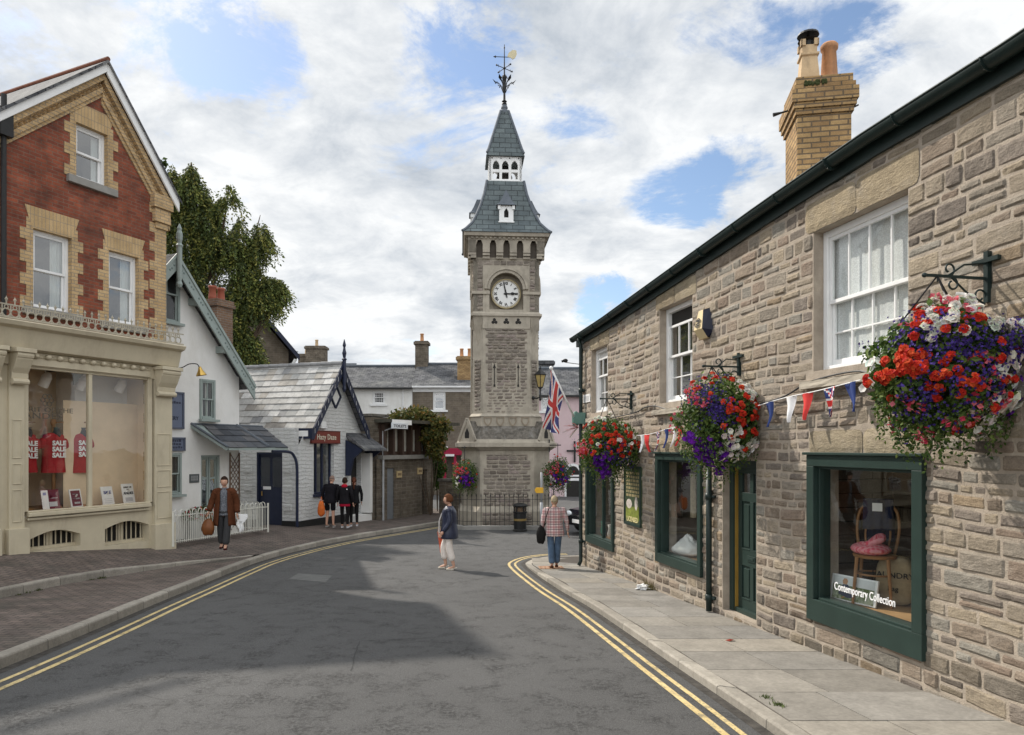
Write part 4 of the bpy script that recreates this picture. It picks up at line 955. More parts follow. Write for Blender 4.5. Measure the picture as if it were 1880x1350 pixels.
# ---------------------------------------------------------------- white rendered cottage
CT = Fr(*(LW.o + LW.n * .85), LW.a)
def cottage():
    S = CT.at; root = thing('white_cottage', 'white rendered cottage with sage green bargeboards and windows', 'cottage', (CT.o.x, CT.o.y, 0)); root.rotation_euler = (0, 0, CT.a)
    ax, az = S(322, 470, -.3); xe, ze = S(466, 712, -.3); xw = S(439, 800)[0]; sl = (az - ze) / (xe - ax); zg = lambda x: az - abs(x - ax) * sl; xl = 2 * ax - xw
    win = (S(366, 740)[0], S(394, 740)[0], S(380, 770)[1], S(380, 697)[1]); up = (S(300, 560)[0], S(329, 560)[0], S(318, 593)[1], S(318, 490)[1])
    lo = (S(296, 870)[0], S(332, 870)[0], S(318, 908)[1], S(318, 832)[1]); dr = (S(369, 880)[0], S(404, 880)[0], .3, S(385, 836)[1])
    mb = MB(); wall_sheet(mb, xl, xw, 0, lambda x: zg(x) - .1, [win, up, lo, dr], 0, .2, 0, .25); mb.box(xw - .3, xw - .001, .001, 7, 0, zg(xw)); mb.box(xl, xl + .3, .001, 7, 0, zg(xl))
    mb.build('wall', M_['whitew'], root)
    for w, cc in ((win, [(.1, .4), (.55, .7)]), (up, None), (lo, [(.1, .3)])): sash_window(root, *w, -.06, M_['sage'], M_['sage'], t=.06, rec=.02, e=.04, sill=(.06, .07, .06), curtain=cc, cols=2 if w is win else 1)
    d = MB(); a, b, c, dd = dr; y = .08
    d.box(a - .05, a + .06, y - .05, y + .1, c, dd + .05); d.box(b - .06, b + .3, y - .05, y + .1, c, dd + .05); d.box(a, b, y - .05, y + .1, dd - .06, dd + .05); m = (a + b) / 2
    for (p, q) in ((a + .06, m - .01), (m + .01, b - .06)):
        d.box(p, p + .05, y, y + .04, c, dd - .06); d.box(q - .05, q, y, y + .04, c, dd - .06)
        for z0, z1 in ((c, c + .8), (dd - .66, dd - .60), (dd - .12, dd - .06)): d.box(p, q, y + .002, y + .038, z0, z1)
    do = d.build('door', M_['sage'], root, bevel=.004); g = MB(); g.box(a, b, y + .02, y + .025, c + .8, dd - .06); g.build('pane', M_['glassr'], do); k = MB(); k.box(a, b, y + .12, y + .9, c, dd); k.build('hallway', M_['dark'], do)
    nt = MB(); nt.box(b - .20, b - .10, y - .006, y, c + 1.05, c + 1.22); nt.build('paper_notice', M_['whitep'], do)
    rf = MB(); 
    for x2 in (xe + .02, 2 * ax - xe - .02):
        rf.add([(ax, -.34, zg(ax) + .06), (x2, -.34, zg(x2) + .06), (x2, 7, zg(x2) + .06), (ax, 7, zg(ax) + .06)], [(0, 1, 2, 3)]); rf.add([(ax, -.30, zg(ax) - .02), (x2, -.30, zg(x2) - .02), (x2, 7, zg(x2) - .02), (ax, 7, zg(ax) - .02)], [(0, 1, 2, 3)])
    rf.build('roof', M_['gslate'], root)
    b = MB(); cv = MB()
    for s in (1, -1):
        x2 = ax + s * (xe - ax); b.prism([(ax, zg(ax) + .05), (x2, zg(x2) + .05), (x2, zg(x2) - .36), (ax, zg(ax) - .36)], -.36, -.31, 'y'); b.prism([(ax, zg(ax) + .08), (x2, zg(x2) + .08), (x2, zg(x2) - .03), (ax, zg(ax) - .03)], -.39, -.36, 'y')
        n = 9
        for k in range(n):
            x = ax + s * abs(xe - ax) * (k + .5) / n
            for (dx, dz) in ((-.06, -.09), (.06, -.09), (0, -.14)): cv.ell((x + s * dx + 0, -.362, zg(x + s * dx) - .12 + dz * .4), (.028, .012, .028), 8, 5)
    bo = b.build('bargeboard', M_['sage'], root, bevel=.006); cv.build('pierced_ornament', plain('sage_shadow', (.16, .20, .19), .7), bo)['kind'] = 'stuff'
    f = MB(); f.lathe([(.05, -.75), (.08, -.68), (.05, -.6), (.065, -.5), (.065, .25), (.09, .3), (.05, .36), (.075, .45), (.075, .6), (.05, .68), (.06, .73), (.01, .85)], 10, (ax + .02, -.42, az - .05)); f.build('finial', M_['sage'], root, smooth=False)
    pu = MB()
    for px, py in ((355, 555), (405, 643)): x, z = S(px, py, -.1); pu.box(x - .08, x + .10, -.3, .0, z - .09, z + .09)
    for s_ in (pu.build('purlin_end', M_['sage'], root),): pass
    ch = MB(); q = P(398, 560, 22.5); lx = (q.xy - CT.o).dot(CT.d); ly = (q.xy - CT.o).dot(CT.n); cz = lambda py: EYE - (py - HY) * 22.5 / F
    Mc = Matrix.Translation((lx, ly, 0)); ch.box(-.32, .32, -.35, .35, 4.2, cz(566), M=Mc); ch.box(-.38, .38, -.41, .41, cz(566), cz(560), M=Mc); ch.box(-.35, .35, -.38, .38, cz(560), cz(553), M=Mc)
    co = ch.build('chimney', brickm('weathered_brick', (.22, .13, .08), (.16, .10, .07), (.22, .19, .16)), root)
    for dx in (-.17, .17): p = MB(); p.lathe([(.13, 0), (.12, .1), (.10, .36), (.13, .38), (.13, .44), (.09, .45)], 14, M=Mc @ Matrix.Translation((dx, 0, cz(553)))); p.build('chimney_pot', plain('red_pot', (.34, .10, .06), .6), co, smooth=True)
    return root, xw
CTR, CTX = cottage()
M_['whitestone'] = brickm('whitewashed_stone', (.82, .82, .80), (.80, .80, .78), (.76, .76, .74), .42, .12, .03, 1.0, .85, .16, var=.08, dist=.09)
HZ = Fr(-6.72, 22.3, math.atan2(1, .354))              # gable wall of the small shop, local x runs right and away
def slates(mb, A, U, V, nrm, wu, hv, r, pal, w=.32, h=.26):
    """single slates laid on a roof plane: origin A at the eave, U along, V up the slope"""
    U = U.normalized(); V = V.normalized(); rows = int(hv / h) + 1
    for j in range(rows):
        u = -r.uniform(0, w) if j % 2 else 0.0
        while u < wu:
            ww = w * r.uniform(.8, 1.2); a, b = max(0, u) + .004, min(wu, u + ww) - .004; u += ww
            if b - a < .04: continue
            v0, v1 = j * h - r.uniform(0, .015), min(hv, (j + 1) * h + .06); c = pick(pal, r); dz = r.uniform(0, .006)
            q = lambda uu, vv, t: A + U * uu + V * vv + nrm * t
            jt = r.uniform(-.006, .006)
            vs = [q(a, v0 + jt, .030 + dz), q(b, v0 - jt, .030 + dz), q(b, v1, .008), q(a, v1, .008), q(a, v0 + jt, .012), q(b, v0 - jt, .012)]
            mb.add(vs, [(0, 1, 2, 3), (4, 5, 1, 0), (4, 0, 3), (5, 2, 1)], 0, c)
LICHEN = [((.38, .37, .35), 6), ((.44, .43, .41), 5), ((.31, .31, .30), 3), ((.22, .22, .22), 1.5), ((.34, .315, .28), 2), ((.24, .22, .195), 1), ((.50, .49, .47), 2)]
DARKSL = [((.055, .06, .07), 4), ((.075, .08, .09), 3), ((.10, .10, .105), 2)]
def hazy():
    S = HZ.at; root = thing('whitewashed_shop', 'small whitewashed stone shop with navy bargeboards and pale slate roof', 'shop', (HZ.o.x, HZ.o.y, 0)); root.rotation_euler = (0, 0, HZ.a)
    GW = S(671, 900)[0]; ax = GW / 2 + .02; az = S(622, 668, -.25)[1]; xe0, ze = S(577, 783, -.3); sl = (az - ze) / (ax - xe0); zg = lambda x: az - abs(x - ax) * sl
    wn = (S(576, 850)[0], S(613, 850)[0], S(595, 906)[1], S(595, 812)[1]); pd = (S(641, 900)[0], S(667, 900)[0], .25, S(655, 830)[1])
    dia = S(615, 728)
    mb = MB(); wall_sheet(mb, 0, GW, .45, lambda x: zg(x) - .06, [wn, pd], 0, .25, 0, .2); mb.box(GW - .3, GW - .001, .001, 6, .3, zg(GW))
    # side wall towards the camera: x=0 plane going inwards (local y)
    LY = 4.2; D0, D1 = .62, 1.62                                # navy door
    mb.add([(0, 0, .45), (0, D0, .45), (0, D0, ze - .05), (0, 0, ze - .05)], [(3, 2, 1, 0)])
    mb.add([(0, D1, .45), (0, LY, .45), (0, LY, ze - .05), (0, D1, ze - .05)], [(3, 2, 1, 0)]); mb.add([(0, D0, 2.62), (0, D1, 2.62), (0, D1, ze - .05), (0, D0, ze - .05)], [(3, 2, 1, 0)])
    mb.add([(0, D0, .2), (.3, D0, .2), (.3, D0, 2.62), (0, D0, 2.62)], [(0, 1, 2, 3)]); mb.add([(0, D1, .2), (.3, D1, .2), (.3, D1, 2.62), (0, D1, 2.62)], [(3, 2, 1, 0)])
    mb.build('wall', M_['whitestone'], root)
    pl = MB(); pl.box(-.02, S(640, 900)[0], -.03, .1, -.1, .45); pl.box(-.03, .1, .0, D0, -.1, .45); pl.box(-.03, .1, D1, LY, -.1, .45); pl.build('plinth', M_['black'], root)
    # window
    a, b, c, d = wn; w = MB(); t = .05
    w.box(a, a + t, .12, .2, c, d); w.box(b - t, b, .12, .2, c, d); w.box(a, b, .12, .2, d - t, d); w.box(a, b, .10, .2, c, c + t); w.box(a + (b - a) * .27 - .03, a + (b - a) * .27 + .03, .12, .2, c, d); w.box(a + (b - a) * .58 - .03, a + (b - a) * .58 + .03, .12, .2, c, d)
    w.box(a - .05, b + .05, -.08, .15, c - .09, c); wo = w.build('shop_window', M_['navy'], root, bevel=.005); g = MB(); g.add([(a, .16, c), (b, .16, c), (b, .16, d), (a, .16, d)], [(0, 1, 2, 3)]); g.build('pane', M_['glassr'], wo); k = MB(); k.add([(a - .2, 1, c - .1), (b + .3, 1, c - .1), (b + .3, 1, d + .1), (a - .2, 1, d + .1)], [(0, 1, 2, 3)]); k.build('shop_interior', M_['dark'], wo)
    # side door
    dd = MB(); dd.box(.10, .14, D0 + .04, D1 - .04, .22, 2.58); dd.box(.02, .16, D0, D0 + .05, .22, 2.62); dd.box(.02, .16, D1 - .05, D1, .22, 2.62); dd.box(.02, .16, D0, D1, 2.55, 2.62); do = dd.build('door', M_['navy'], root, bevel=.005)
    g = MB(); 
    for (p, q) in ((D0 + .1, D0 + .44), (D0 + .54, D1 - .1)): g.box(.09, .1, p, q, 1.5, 2.45)
    g.build('pane', M_['glass'], do); n_ = MB(); n_.box(.082, .088, D0 + .50, D0 + .80, 1.42, 1.52); n_.build('door_plate', M_['whitep'], do); n_ = MB(); n_.tube([(.07, D1 - .16, 1.22), (.07, D1 - .16, 1.36)], .015, 6); n_.build('handle', M_['gold'], do)
    # diamond light
    x, z = dia; dm = MB(); hx, hz = .30, .40; q = [(x - hx, z), (x, z - hz), (x + hx, z), (x, z + hz)]
    for i in range(4): dm.bar((q[i][0], -.03, q[i][1]), (q[(i + 1) % 4][0], -.03, q[(i + 1) % 4][1]), .045, .06, up=(0, 1, 0))
    do = dm.build('diamond_window', M_['navy'], root); g = MB(); g.add([(p[0], -.005, p[1]) for p in q], [(0, 1, 2, 3)]); g.build('pane', M_['whitew'], do)
    # roof: slates one by one on the side facing the street
    r = random.Random(21); ov = .30; mbs = MB(); LR = 6.5
    A = Vector((xe0 - .06, LR, zg(xe0 - .06))); V = Vector((ax - xe0 + .06, 0, az - A.z)); U = Vector((0, -1, 0)); nr = U.cross(V).normalized(); nr = nr if nr.z > 0 else -nr
    slates(mbs, A, U, V, nr, LR + ov, V.length, r, LICHEN, .36, .27)
    rf = MB(); xr = 2 * ax - xe0 + .06
    rf.add([(xe0 - .06, -ov, zg(xe0 - .06)), (ax, -ov, az), (ax, LR, az), (xe0 - .06, LR, zg(xe0 - .06)), (xr, -ov, zg(xr)), (xr, LR, zg(xr))], [(0, 1, 2, 3), (1, 4, 5, 2)])
    V2 = Vector((ax - xr, 0, az - zg(xr))); n2 = Vector((sl, 0, 1)).normalized(); slates(mbs, Vector((xr, -ov, zg(xr))), Vector((0, 1, 0)), V2, n2, LR + ov, V2.length, r, LICHEN, .36, .27)
    ro = rf.build('roof', M_['gslate'], root); mbs.build('roof_slates', M_['slate'], root)
    rg = MB(); 
    for i in range(12): y0 = -ov + i * .43; rg.tube([(ax, y0, az + .02), (ax, y0 + .42, az + .02 + .012)], .085, 8)
    rg.build('ridge_tile', plain('grey_ridge', (.26, .26, .26), .8, .25, 4), root)
    # pierced bargeboards
    bb = MB(); wh = MB()
    for s in (1, -1):
        x2 = ax + s * (ax - xe0 + .08); L = abs(x2 - ax)
        bb.prism([(ax, zg(ax) + .03), (x2, zg(x2) + .03), (x2, zg(x2) - .05), (ax, zg(ax) - .05)], -ov - .04, -ov, 'y'); bb.prism([(ax, zg(ax) - .25), (x2, zg(x2) - .25), (x2, zg(x2) - .33), (ax, zg(ax) - .33)], -ov - .035, -ov, 'y')
        wh.prism([(ax, zg(ax) - .05), (x2, zg(x2) - .05), (x2, zg(x2) - .25), (ax, zg(ax) - .25)], -ov - .012, -ov, 'y'); n = 9
        for k in range(n + 1):
            x = ax + s * L * k / n; bb.prism([(x - .07, zg(x - .07) - .05), (x + .07, zg(x + .07) - .05), (x + .07, zg(x + .07) - .25), (x - .07, zg(x - .07) - .25)], -ov - .03, -ov - .001, 'y')
    bo = bb.build('bargeboard', M_['navy'], root); wh.build('pierced_panel', M_['whitew'], bo)
    fn = MB(); fn.lathe([(.035, -.95), (.07, -.85), (.05, -.75), (.06, -.6), (.06, .12), (.09, .16), (.045, .22), (.075, .38), (.05, .46), (.035, .56), (.06, .64), (.01, .84)], 8, (ax, -ov - .07, az)); fn.build('finial', M_['navy'], root)
    ev = MB(); ev.box(xe0 - .16, xe0 - .02, -ov - .04, LR, ze - .40, ze - .06); evo = ev.build('eaves_board', M_['navy'], root)
    pn = MB()
    for k in range(2): pn.box(xe0 - .166, xe0 - .158, -.18 + k * .55, .22 + k * .75, ze - .32, ze - .14)
    pn.build('eaves_panel', M_['whitep'], evo)
    def lo(px, py, Y): q = P(px, py, Y); w_ = q.xy - HZ.o; return (w_.dot(HZ.d), w_.dot(HZ.n), q.z)
    gt = MB(); gt.tube(smooth_poly([lo(500, 829, 21.2), lo(530, 830, 21.9), lo(540, 838, 22.1), lo(545, 856, 22.15), lo(545.5, 900, 22.15), lo(545.5, 967, 22.15)], 30), .045, 8); gt.build('drainpipe', M_['navy'], root)
    # porch at the right-hand door
    a, b, c, d = pd; pz = d + .12; pr = MB()
    pr.add([(a - .35, -.85, pz - .02), (b + .25, -.85, pz - .02), (b + .15, 0, pz + .55), (a - .2, 0, pz + .55), (a - .35, -.85, pz - .08), (b + .25, -.85, pz - .08), (b + .15, 0, pz + .40), (a - .2, 0, pz + .40)], [(0, 1, 2, 3), (4, 5, 1, 0), (4, 0, 3, 7), (1, 5, 6, 2), (7, 6, 5, 4)]); po = pr.build('porch_roof', M_['gslate'], root)
    bk = MB()
    for x in (a - .22, b + .12): bk = MB().prism([(-.02, pz + .3), (-.72, pz - .02), (-.66, pz - .1), (-.32, pz - .35), (-.18, pz - .95), (-.02, pz - .95)], x - .05, x + .05, 'x'); bk.build('porch_bracket', M_['navy'], po)
    jm = MB(); jm.box(a + .02, a + .12, .0, .25, .3, d); jm.box(b - .12, b + .06, -.35, .25, .4, d - .05); jm.box(a - .05, b + .1, -.3, .2, .0, .36); jm.build('porch_jamb', M_['whitew'], root)
    dk = MB(); dk.box(a, b, .2, .3, .2, d); dk.build('door', M_['dark'], root)
    # stone quoin blocks standing proud by the side door
    qb = MB()
    for yy in (.42, 1.95):
        for z in (.75, 1.35, 1.95): qb.box(-.035, .05, yy - .16, yy + .14, z, z + .22)
    qb.build('raised_quoin', M_['whitestone'], root, bevel=.02)['kind'] = 'stuff'
    bx = MB(); x, z = S(590, 778); bx.box(x - .14, x + .16, -.1, 0, z - .12, z + .08); bx.box(x - .18, x + .20, -.13, 0, z - .16, z - .12); bx.build('bell_box', M_['whitep'], root, bevel=.02)
    globals()['HZD'] = dict(GW=GW, zg=zg)
    return root
hazy()
# cottage canopy, in front of the cottage door
def ct_canopy(root):
    S = CT.at; x0 = S(352, 782)[0]; z1 = S(390, 781)[1]; x1 = CTX + .9; D = .95; DZ = .62
    c = MB(); c.add([(x0 + .35, -D, z1 - DZ), (x1, -D, z1 - DZ), (x1, 0, z1), (x0, 0, z1)], [(0, 1, 2, 3)]); c.add([(x0 + .35, -D, z1 - DZ - .06), (x1, -D, z1 - DZ - .06), (x1, 0, z1 - .06), (x0, 0, z1 - .06)], [(3, 2, 1, 0)])
    c.bar((x0 + .33, -D, z1 - DZ - .02), (x1, -D, z1 - DZ - .02), .05, .08); c.bar((x0 + .32, -D, z1 - DZ - .03), (x0 - .02, 0, z1 - .03), .04, .10); co = c.build('canopy', M_['sage'], root)
    s = MB(); V = Vector((0, D, DZ)); slates(s, Vector((x0 + .30, -D - .02, z1 - DZ)), Vector((1, 0, 0)), V, Vector((0, -DZ, D)).normalized(), x1 - x0 - .3, V.length, random.Random(5), DARKSL, .36, .30); s.build('canopy_slates', M_['slate'], co)
    l = MB(); l.tube([(x0 + .3, -D - .02, z1 - DZ + .03), (x0 - .02, 0, z1 + .03)], .035, 6); l.tube([(CTX + .15, -D - .02, z1 - DZ + .04), (CTX - .1, 0, z1 + .03)], .045, 6); l.tube([(x0, 0, z1 + .02), (x1, 0, z1 + .02)], .03, 6); l.build('lead_roll', M_['lead'], co)
    t = MB(); ta, tb = S(421, 830)[0], S(438, 830)[0]; zt = z1 - .75
    for k in range(12):
        z = .4 + k * .16
        for s_ in (1, -1): t.bar((ta if s_ > 0 else tb, -.03, z), (tb if s_ > 0 else ta, -.03, z + .45), .018, .012, up=(0, 1, 0))
    for x in (ta, tb): t.bar((x, -.03, .3), (x, -.03, zt), .03, .03)
    t.build('trellis', plain('brown_trellis', (.16, .11, .08), .7), root)
ct_canopy(CTR)
M_['brownwood'] = plain('brown_stained_wood', (.06, .036, .026), .5, .2, 5, .2, 30)
M_['darkrubble'] = brickm('dark_rubble', (.20, .165, .125), (.14, .115, .09), (.22, .19, .15), .33, .14, .02, .9, .9, .08, stain=(.09, .08, .06), var=.45, dist=.04)
TL = Fr(-4.87, 26.4, math.atan2(1, .5))
def toilets():
    S = TL.at; root = thing('toilet_block', 'flat roofed public toilets of dark rubble with a brown timber window band', 'building', (TL.o.x, TL.o.y, 0)); root.rotation_euler = (0, 0, TL.a)
    L = S(795, 880)[0]; zs = S(745, 842)[1]; zt = S(740, 783)[1]
    d1 = (S(704, 900)[0], S(724, 900)[0], -.1, S(714, 860)[1]); d2 = (S(775, 900)[0], S(784, 900)[0], -.1, S(780, 862)[1])
    w = MB(); wall_sheet(w, -.3, L, -.2, zs, [d1, d2], 0, .3); w.add([(L, 0, -.2), (L, 4, -.2), (L, 4, zs), (L, 0, zs)], [(0, 1, 2, 3)]); w.build('wall', M_['darkrubble'], root)
    d = MB(); d.box(d1[0], d1[1], .05, .12, -.1, d1[3]); d.build('door', plain('grey_door', (.17, .18, .19), .5), root); d = MB(); d.box(d2[0], d2[1], .25, .3, -.1, d2[3]); d.build('doorway', M_['dark'], root)
    s = MB(); s.box(-.1, L + .3, -.16, .3, zs - .02, zs + .14); s.build('string_course', M_['concrete'], root, bevel=.01)
    xb = S(782, 810)[0]; b = MB(); g = MB(); n = 5; z0 = zs + .14
    b.box(-.1, xb, .0, .12, z0, z0 + .14); b.box(-.1, xb, .0, .12, zt - .12, zt + .12)
    for k in range(n + 1): x = -.05 + (xb - .05) * k / n; b.box(x, x + .10, -.16, .14, z0, zt + .05); b.box(x + .1, x + .2, .0, .1, z0 + .1, zt)
    g.add([(-.1, .09, z0), (xb, .09, z0), (xb, .09, zt), (-.1, .09, zt)], [(0, 1, 2, 3)]); g.add([(xb + .02, .0, z0), (xb + .02, 4, z0), (xb + .02, 4, zt), (xb + .02, 0, zt)], [(0, 1, 2, 3)])
    bo = b.build('window_band', M_['brownwood'], root); g.build('frosted_pane', plain('frosted_glass', (.55, .55, .50), .3), bo)
    r = MB(); r.box(-.3, L + 1.0, -.7, 4, zt + .10, zt + .22); r.build('roof', plain('mossy_felt', (.07, .065, .05), .95, .3, 8, .8, 20), root); f = MB(); f.box(-.3, .9, -.74, -.70, zt + .02, zt + .2); f.build('gutter', M_['whitep'], root)
    p = MB(); p.tube([(.35, -.66, zt + .08), (.3, -.5, zt - .02), (-.02, -.10, zt - .22), (-.02, -.10, 0)], .04, 8); p.build('downpipe', plain('grey_pipe', (.42, .43, .44), .5), root)
    globals()['TLD'] = dict(L=L, zt=zt, xb=xb)
toilets()
def wall_thing(name, label, cat, x0, y0, x1, y1, h, t, mat, cap=None, z0=0, group=None):
    a = math.atan2(y1 - y0, x1 - x0); root = thing(name, label, cat, (x0, y0, 0), a, group); L = math.hypot(x1 - x0, y1 - y0)
    m = MB(); m.box(0, L, 0, t, z0 - .2, h); m.build('masonry', mat, root)
    if cap: c = MB(); n = max(1, int(L / .5)); [c.box(L * k / n + .004 - (.05 if k == 0 else 0), L * (k + 1) / n - .004 + (.05 if k == n - 1 else 0), -.06, t + .06, h + rnd.uniform(0, .02), h + .12) for k in range(n)]; c.build('coping', cap, root, bevel=.01)
    return root
# stone pier with a slate lean-to between the shop and the toilets
p0 = HZ.w(HZD['GW'] + .02, -.2, 0); wall_thing('stone_pier', 'tall dark stone pier between whitewashed shop and toilets', 'wall', p0.x, p0.y, p0.x + .48, p0.y + .75, 3.9, 1.6, M_['darkrubble'], M_['moss'])
wall_thing('garden_wall', 'low rubble wall with stone coping beside the tower railings', 'wall', -3.05, 29.6, -1.3, 29.0, 1.35, .4, M_['darkrubble'], M_['moss'])
# ---------------------------------------------------------------- terrace behind
def house(name, label, x0, x1, Y, ze, zr_, wmat, depth=5.0, roofm=None, windows=(), fascia=None, cat='house', white=True):
    root = thing(name, label, cat, ((x0 + x1) / 2, Y, 0)); c = (x0 + x1) / 2; a, b = x0 - c, x1 - c
    holes = [(p - c, q - c, r_, s) for (p, q, r_, s, *_) in windows]
    m = MB(); wall_sheet(m, a, b, -.2, ze, holes, 0, .15); m.add([(a, 0, -.2), (a, depth, -.2), (a, depth, ze), (a, depth / 2, zr_ - .1), (a, 0, ze)], [(0, 1, 2, 3, 4)]); m.add([(b, 0, -.2), (b, depth, -.2), (b, depth, ze), (b, depth / 2, zr_ - .1), (b, 0, ze)], [(4, 3, 2, 1, 0)]); m.build('wall', wmat, root)
    r = MB(); e = .25; r.add([(a - .05, -e, ze), (b + .05, -e, ze), (b + .05, depth / 2, zr_), (a - .05, depth / 2, zr_), (b + .05, depth + e, ze), (a - .05, depth + e, ze)], [(0, 1, 2, 3), (3, 2, 4, 5)]); r.build('roof', roofm or M_['gslate'], root, uvf=lambda c_, n_: (c_.x, c_.y * 1.25))
    rg = MB(); rg.tube([(a, depth / 2, zr_ + .02), (b, depth / 2, zr_ + .02)], .09, 8); rg.build('ridge_tile', M_['lead'], root)
    g = MB(); g.box(a, b, -e - .08, -e, ze - .08, ze + .02); g.box(a, b, -.04, 0, ze - .32, ze - .06) if fascia else None; g.build('gutter', fascia or M_['black'], root)
    for (p, q, r_, s, cols, rows) in windows: sash_window(root, p - c, q - c, r_, s, 0, M_['whitep'], M_['whitep'], cols=cols, rows=rows, t=.09, rec=.05, e=.05, sill=(.14, .12, .1), glass='glassr')
    return root, c
BY = 42.0
Z = lambda py, Y=BY: EYE - (py - HY) * Y / F
X = lambda px, Y=BY: (px - CX) * Y / F
def wr(l, t, r_, b, c=3, rw=2, Y=BY): return (X(l, Y), X(r_, Y), Z(b, Y), Z(t, Y), c, rw)
def stack(root, cx, cy, w, d, z0, z1, mat, pots, pm, c):
    m = MB(); x = cx - c; m.box(x - w / 2, x + w / 2, cy - d / 2, cy + d / 2, z0, z1 - .22); m.box(x - w / 2 - .09, x + w / 2 + .09, cy - d / 2 - .09, cy + d / 2 + .09, z1 - .22, z1 - .06); m.box(x - w / 2 - .03, x + w / 2 + .03, cy - d / 2 - .03, cy + d / 2 + .03, z1 - .06, z1); o = m.build('chimney', mat, root)
    for k in range(pots): p = MB(); p.lathe([(.15, 0), (.12, .05), (.10, .42), (.13, .45), (.12, .5), (.09, .5)], 10, (x + (k - (pots - 1) / 2) * w * .5, cy, z1)); p.build('chimney_pot', pm, o, smooth=True)
h1, c1 = house('white_house', 'white painted terraced house with small paned sash under grey slates', X(520), X(757), BY, Z(713), Z(664), M_['whitew'], windows=[wr(684, 718, 707, 742, 4, 2)])
dp = MB(); dp.tube([(X(740) - c1, -.05, 0), (X(740) - c1, -.05, Z(714))], .05, 6); dp.build('downpipe', M_['whitep'], h1)
stack(h1, X(765), 2.5, 24 * BY / F, .7, Z(680), Z(616), M_['darkrubble'], 1, M_['terracotta'], c1)
M_['greyrender'] = brickm('grey_brown_stone', (.20, .165, .125), (.165, .135, .105), (.21, .18, .145), .3, .12, .015, .5, .9, .05)
h2, c2 = house('grey_stone_house', 'grey brown stone terraced house with raspberry shopfront at street level', X(757) + .02, X(955), BY - .02, Z(710), Z(660), M_['greyrender'], windows=[wr(795, 720, 818, 753, 1, 1), wr(797, 792, 818, 820, 1, 1)], fascia=M_['whitep'])
stack(h2, X(853), .9, 29 * BY / F, .8, Z(712), Z(652), M_['yellowbrick'], 2, M_['terracotta'], c2)
sf = MB(); a, b = X(812) - c2, X(872) - c2; sf.box(a, b, -.35, -.02, Z(836), Z(823)); sf.box(a, a + .25, -.3, -.02, -.1, Z(836)); sf.box(b - .25, b, -.3, -.02, -.1, Z(836)); sf.box(a, b, -.3, -.02, -.1, .7); sf.box(a + .7, a + .85, -.28, -.02, .6, Z(836)); so = sf.build('raspberry_shopfront', plain('raspberry_paint', (.30, .012, .045), .5), h2, bevel=.01)
g = MB(); g.add([(a, -.1, .6), (b, -.1, .6), (b, -.1, Z(836)), (a, -.1, Z(836))], [(0, 1, 2, 3)]); g.build('pane', M_['glassr'], so); g = MB(); g.box(X(819) - c2, X(835) - c2, -.38, -.35, Z(838), Z(834)); g.build('fascia_sign', M_['whitep'], so)
M_['pink'] = plain('pale_pink_render', (.62, .47, .48), .9, .06, 2, .2, 20)
h3, c3 = house('pink_house', 'pale pink rendered house beyond the street corner', X(965), X(1150), BY - 2, Z(727, 40), Z(668, 40), M_['pink'], windows=[wr(993, 725, 1012, 755, 3, 2, 40), wr(1040, 912, 1066, 945, 2, 2, 40)])
stack(h3, X(1003, 40) , 3.4, 38 * 40 / F, .8, Z(700, 40), Z(650, 40), M_['gslate'], 0, M_['terracotta'], c3)
dr3 = MB(); xx = X(1052, 40) - c3; n = 12; w_ = 24 * 40 / F; zt = Z(872, 40)
pts = [(xx - w_ / 2, 0), (xx - w_ / 2, zt)] + [(xx - w_ / 2 * math.cos(math.pi * k / n), zt + .5 * math.sin(math.pi * k / n)) for k in range(1, n)] + [(xx + w_ / 2, zt), (xx + w_ / 2, 0)]
dr3.prism([(xx + (p[0] - xx) * 1.3, p[1] + (.14 if p[1] > .1 else 0)) for p in pts], -.05, -.01, 'y'); do = dr3.build('arched_doorway', M_['whitep'], h3); q = MB(); q.prism(pts, -.06, -.051, 'y'); q.build('door', M_['dark'], do); q = MB(); q.box(xx - w_ / 2, xx + w_ / 2, -.07, -.06, zt - .1, zt); q.box(xx - w_ / 2, xx + w_ / 2, -.07, -.06, .9, 1.05); q.build('transom', M_['whitep'], do)
# house with stone chimneys beyond the whitewashed shop, and the gabled villa behind the conifer
h4, c4 = house('far_stone_house', 'stone house with two stepped chimneys behind the whitewashed shop', X(430, 50), X(640, 50), 50, Z(690, 50), Z(662, 50), M_['darkrubble'])
stack(h4, X(565, 50), 2.3, 36 * 50 / F, .9, 5, Z(628, 50), M_['darkrubble'], 1, M_['potbuff'], c4); stack(h4, X(543, 50), 2.6, 26 * 50 / F, .8, 5, Z(642, 50), M_['darkrubble'], 1, M_['potbuff'], c4)
def villa():
    Y = 38; root = thing('gabled_villa', 'grey stone villa with dark bargeboards half hidden by the conifer', 'house', (X(455, Y), Y, 0), R(25)); m = MB(); w = 2.1; zt = Z(556, Y); ze_ = Z(640, Y)
    m.prism([(-w, 0), (w, 0), (w, ze_), (0, zt), (-w, ze_)], 0, 6, 'y'); m.build('wall', M_['greyrender'], root)
    for s in (1, -1):
        r = MB(); r.add([(0, -.6, zt + .25), (s * (w + .5), -.6, ze_ - .35), (s * (w + .5), 6, ze_ - .35), (0, 6, zt + .25)], [(0, 1, 2, 3)]); r.build('roof', M_['gslate'], root); b = MB(); b.prism([(0, zt + .3), (s * (w + .5), ze_ - .3), (s * (w + .5), ze_ - .6), (0, zt)], -.66, -.6, 'y'); bo = b.build('bargeboard', M_['navy'], root); c = MB(); c.bar((s * w, -.3, ze_ - 1.2), (s * (w + .3), -.5, ze_ - .5), .12); c.build('strut', M_['whitep'], bo)
    wn = MB(); wn.box(-.45, .45, -.05, 0, ze_ - 1.1, ze_ + .1); wn.build('window', M_['dark'], root)
villa()
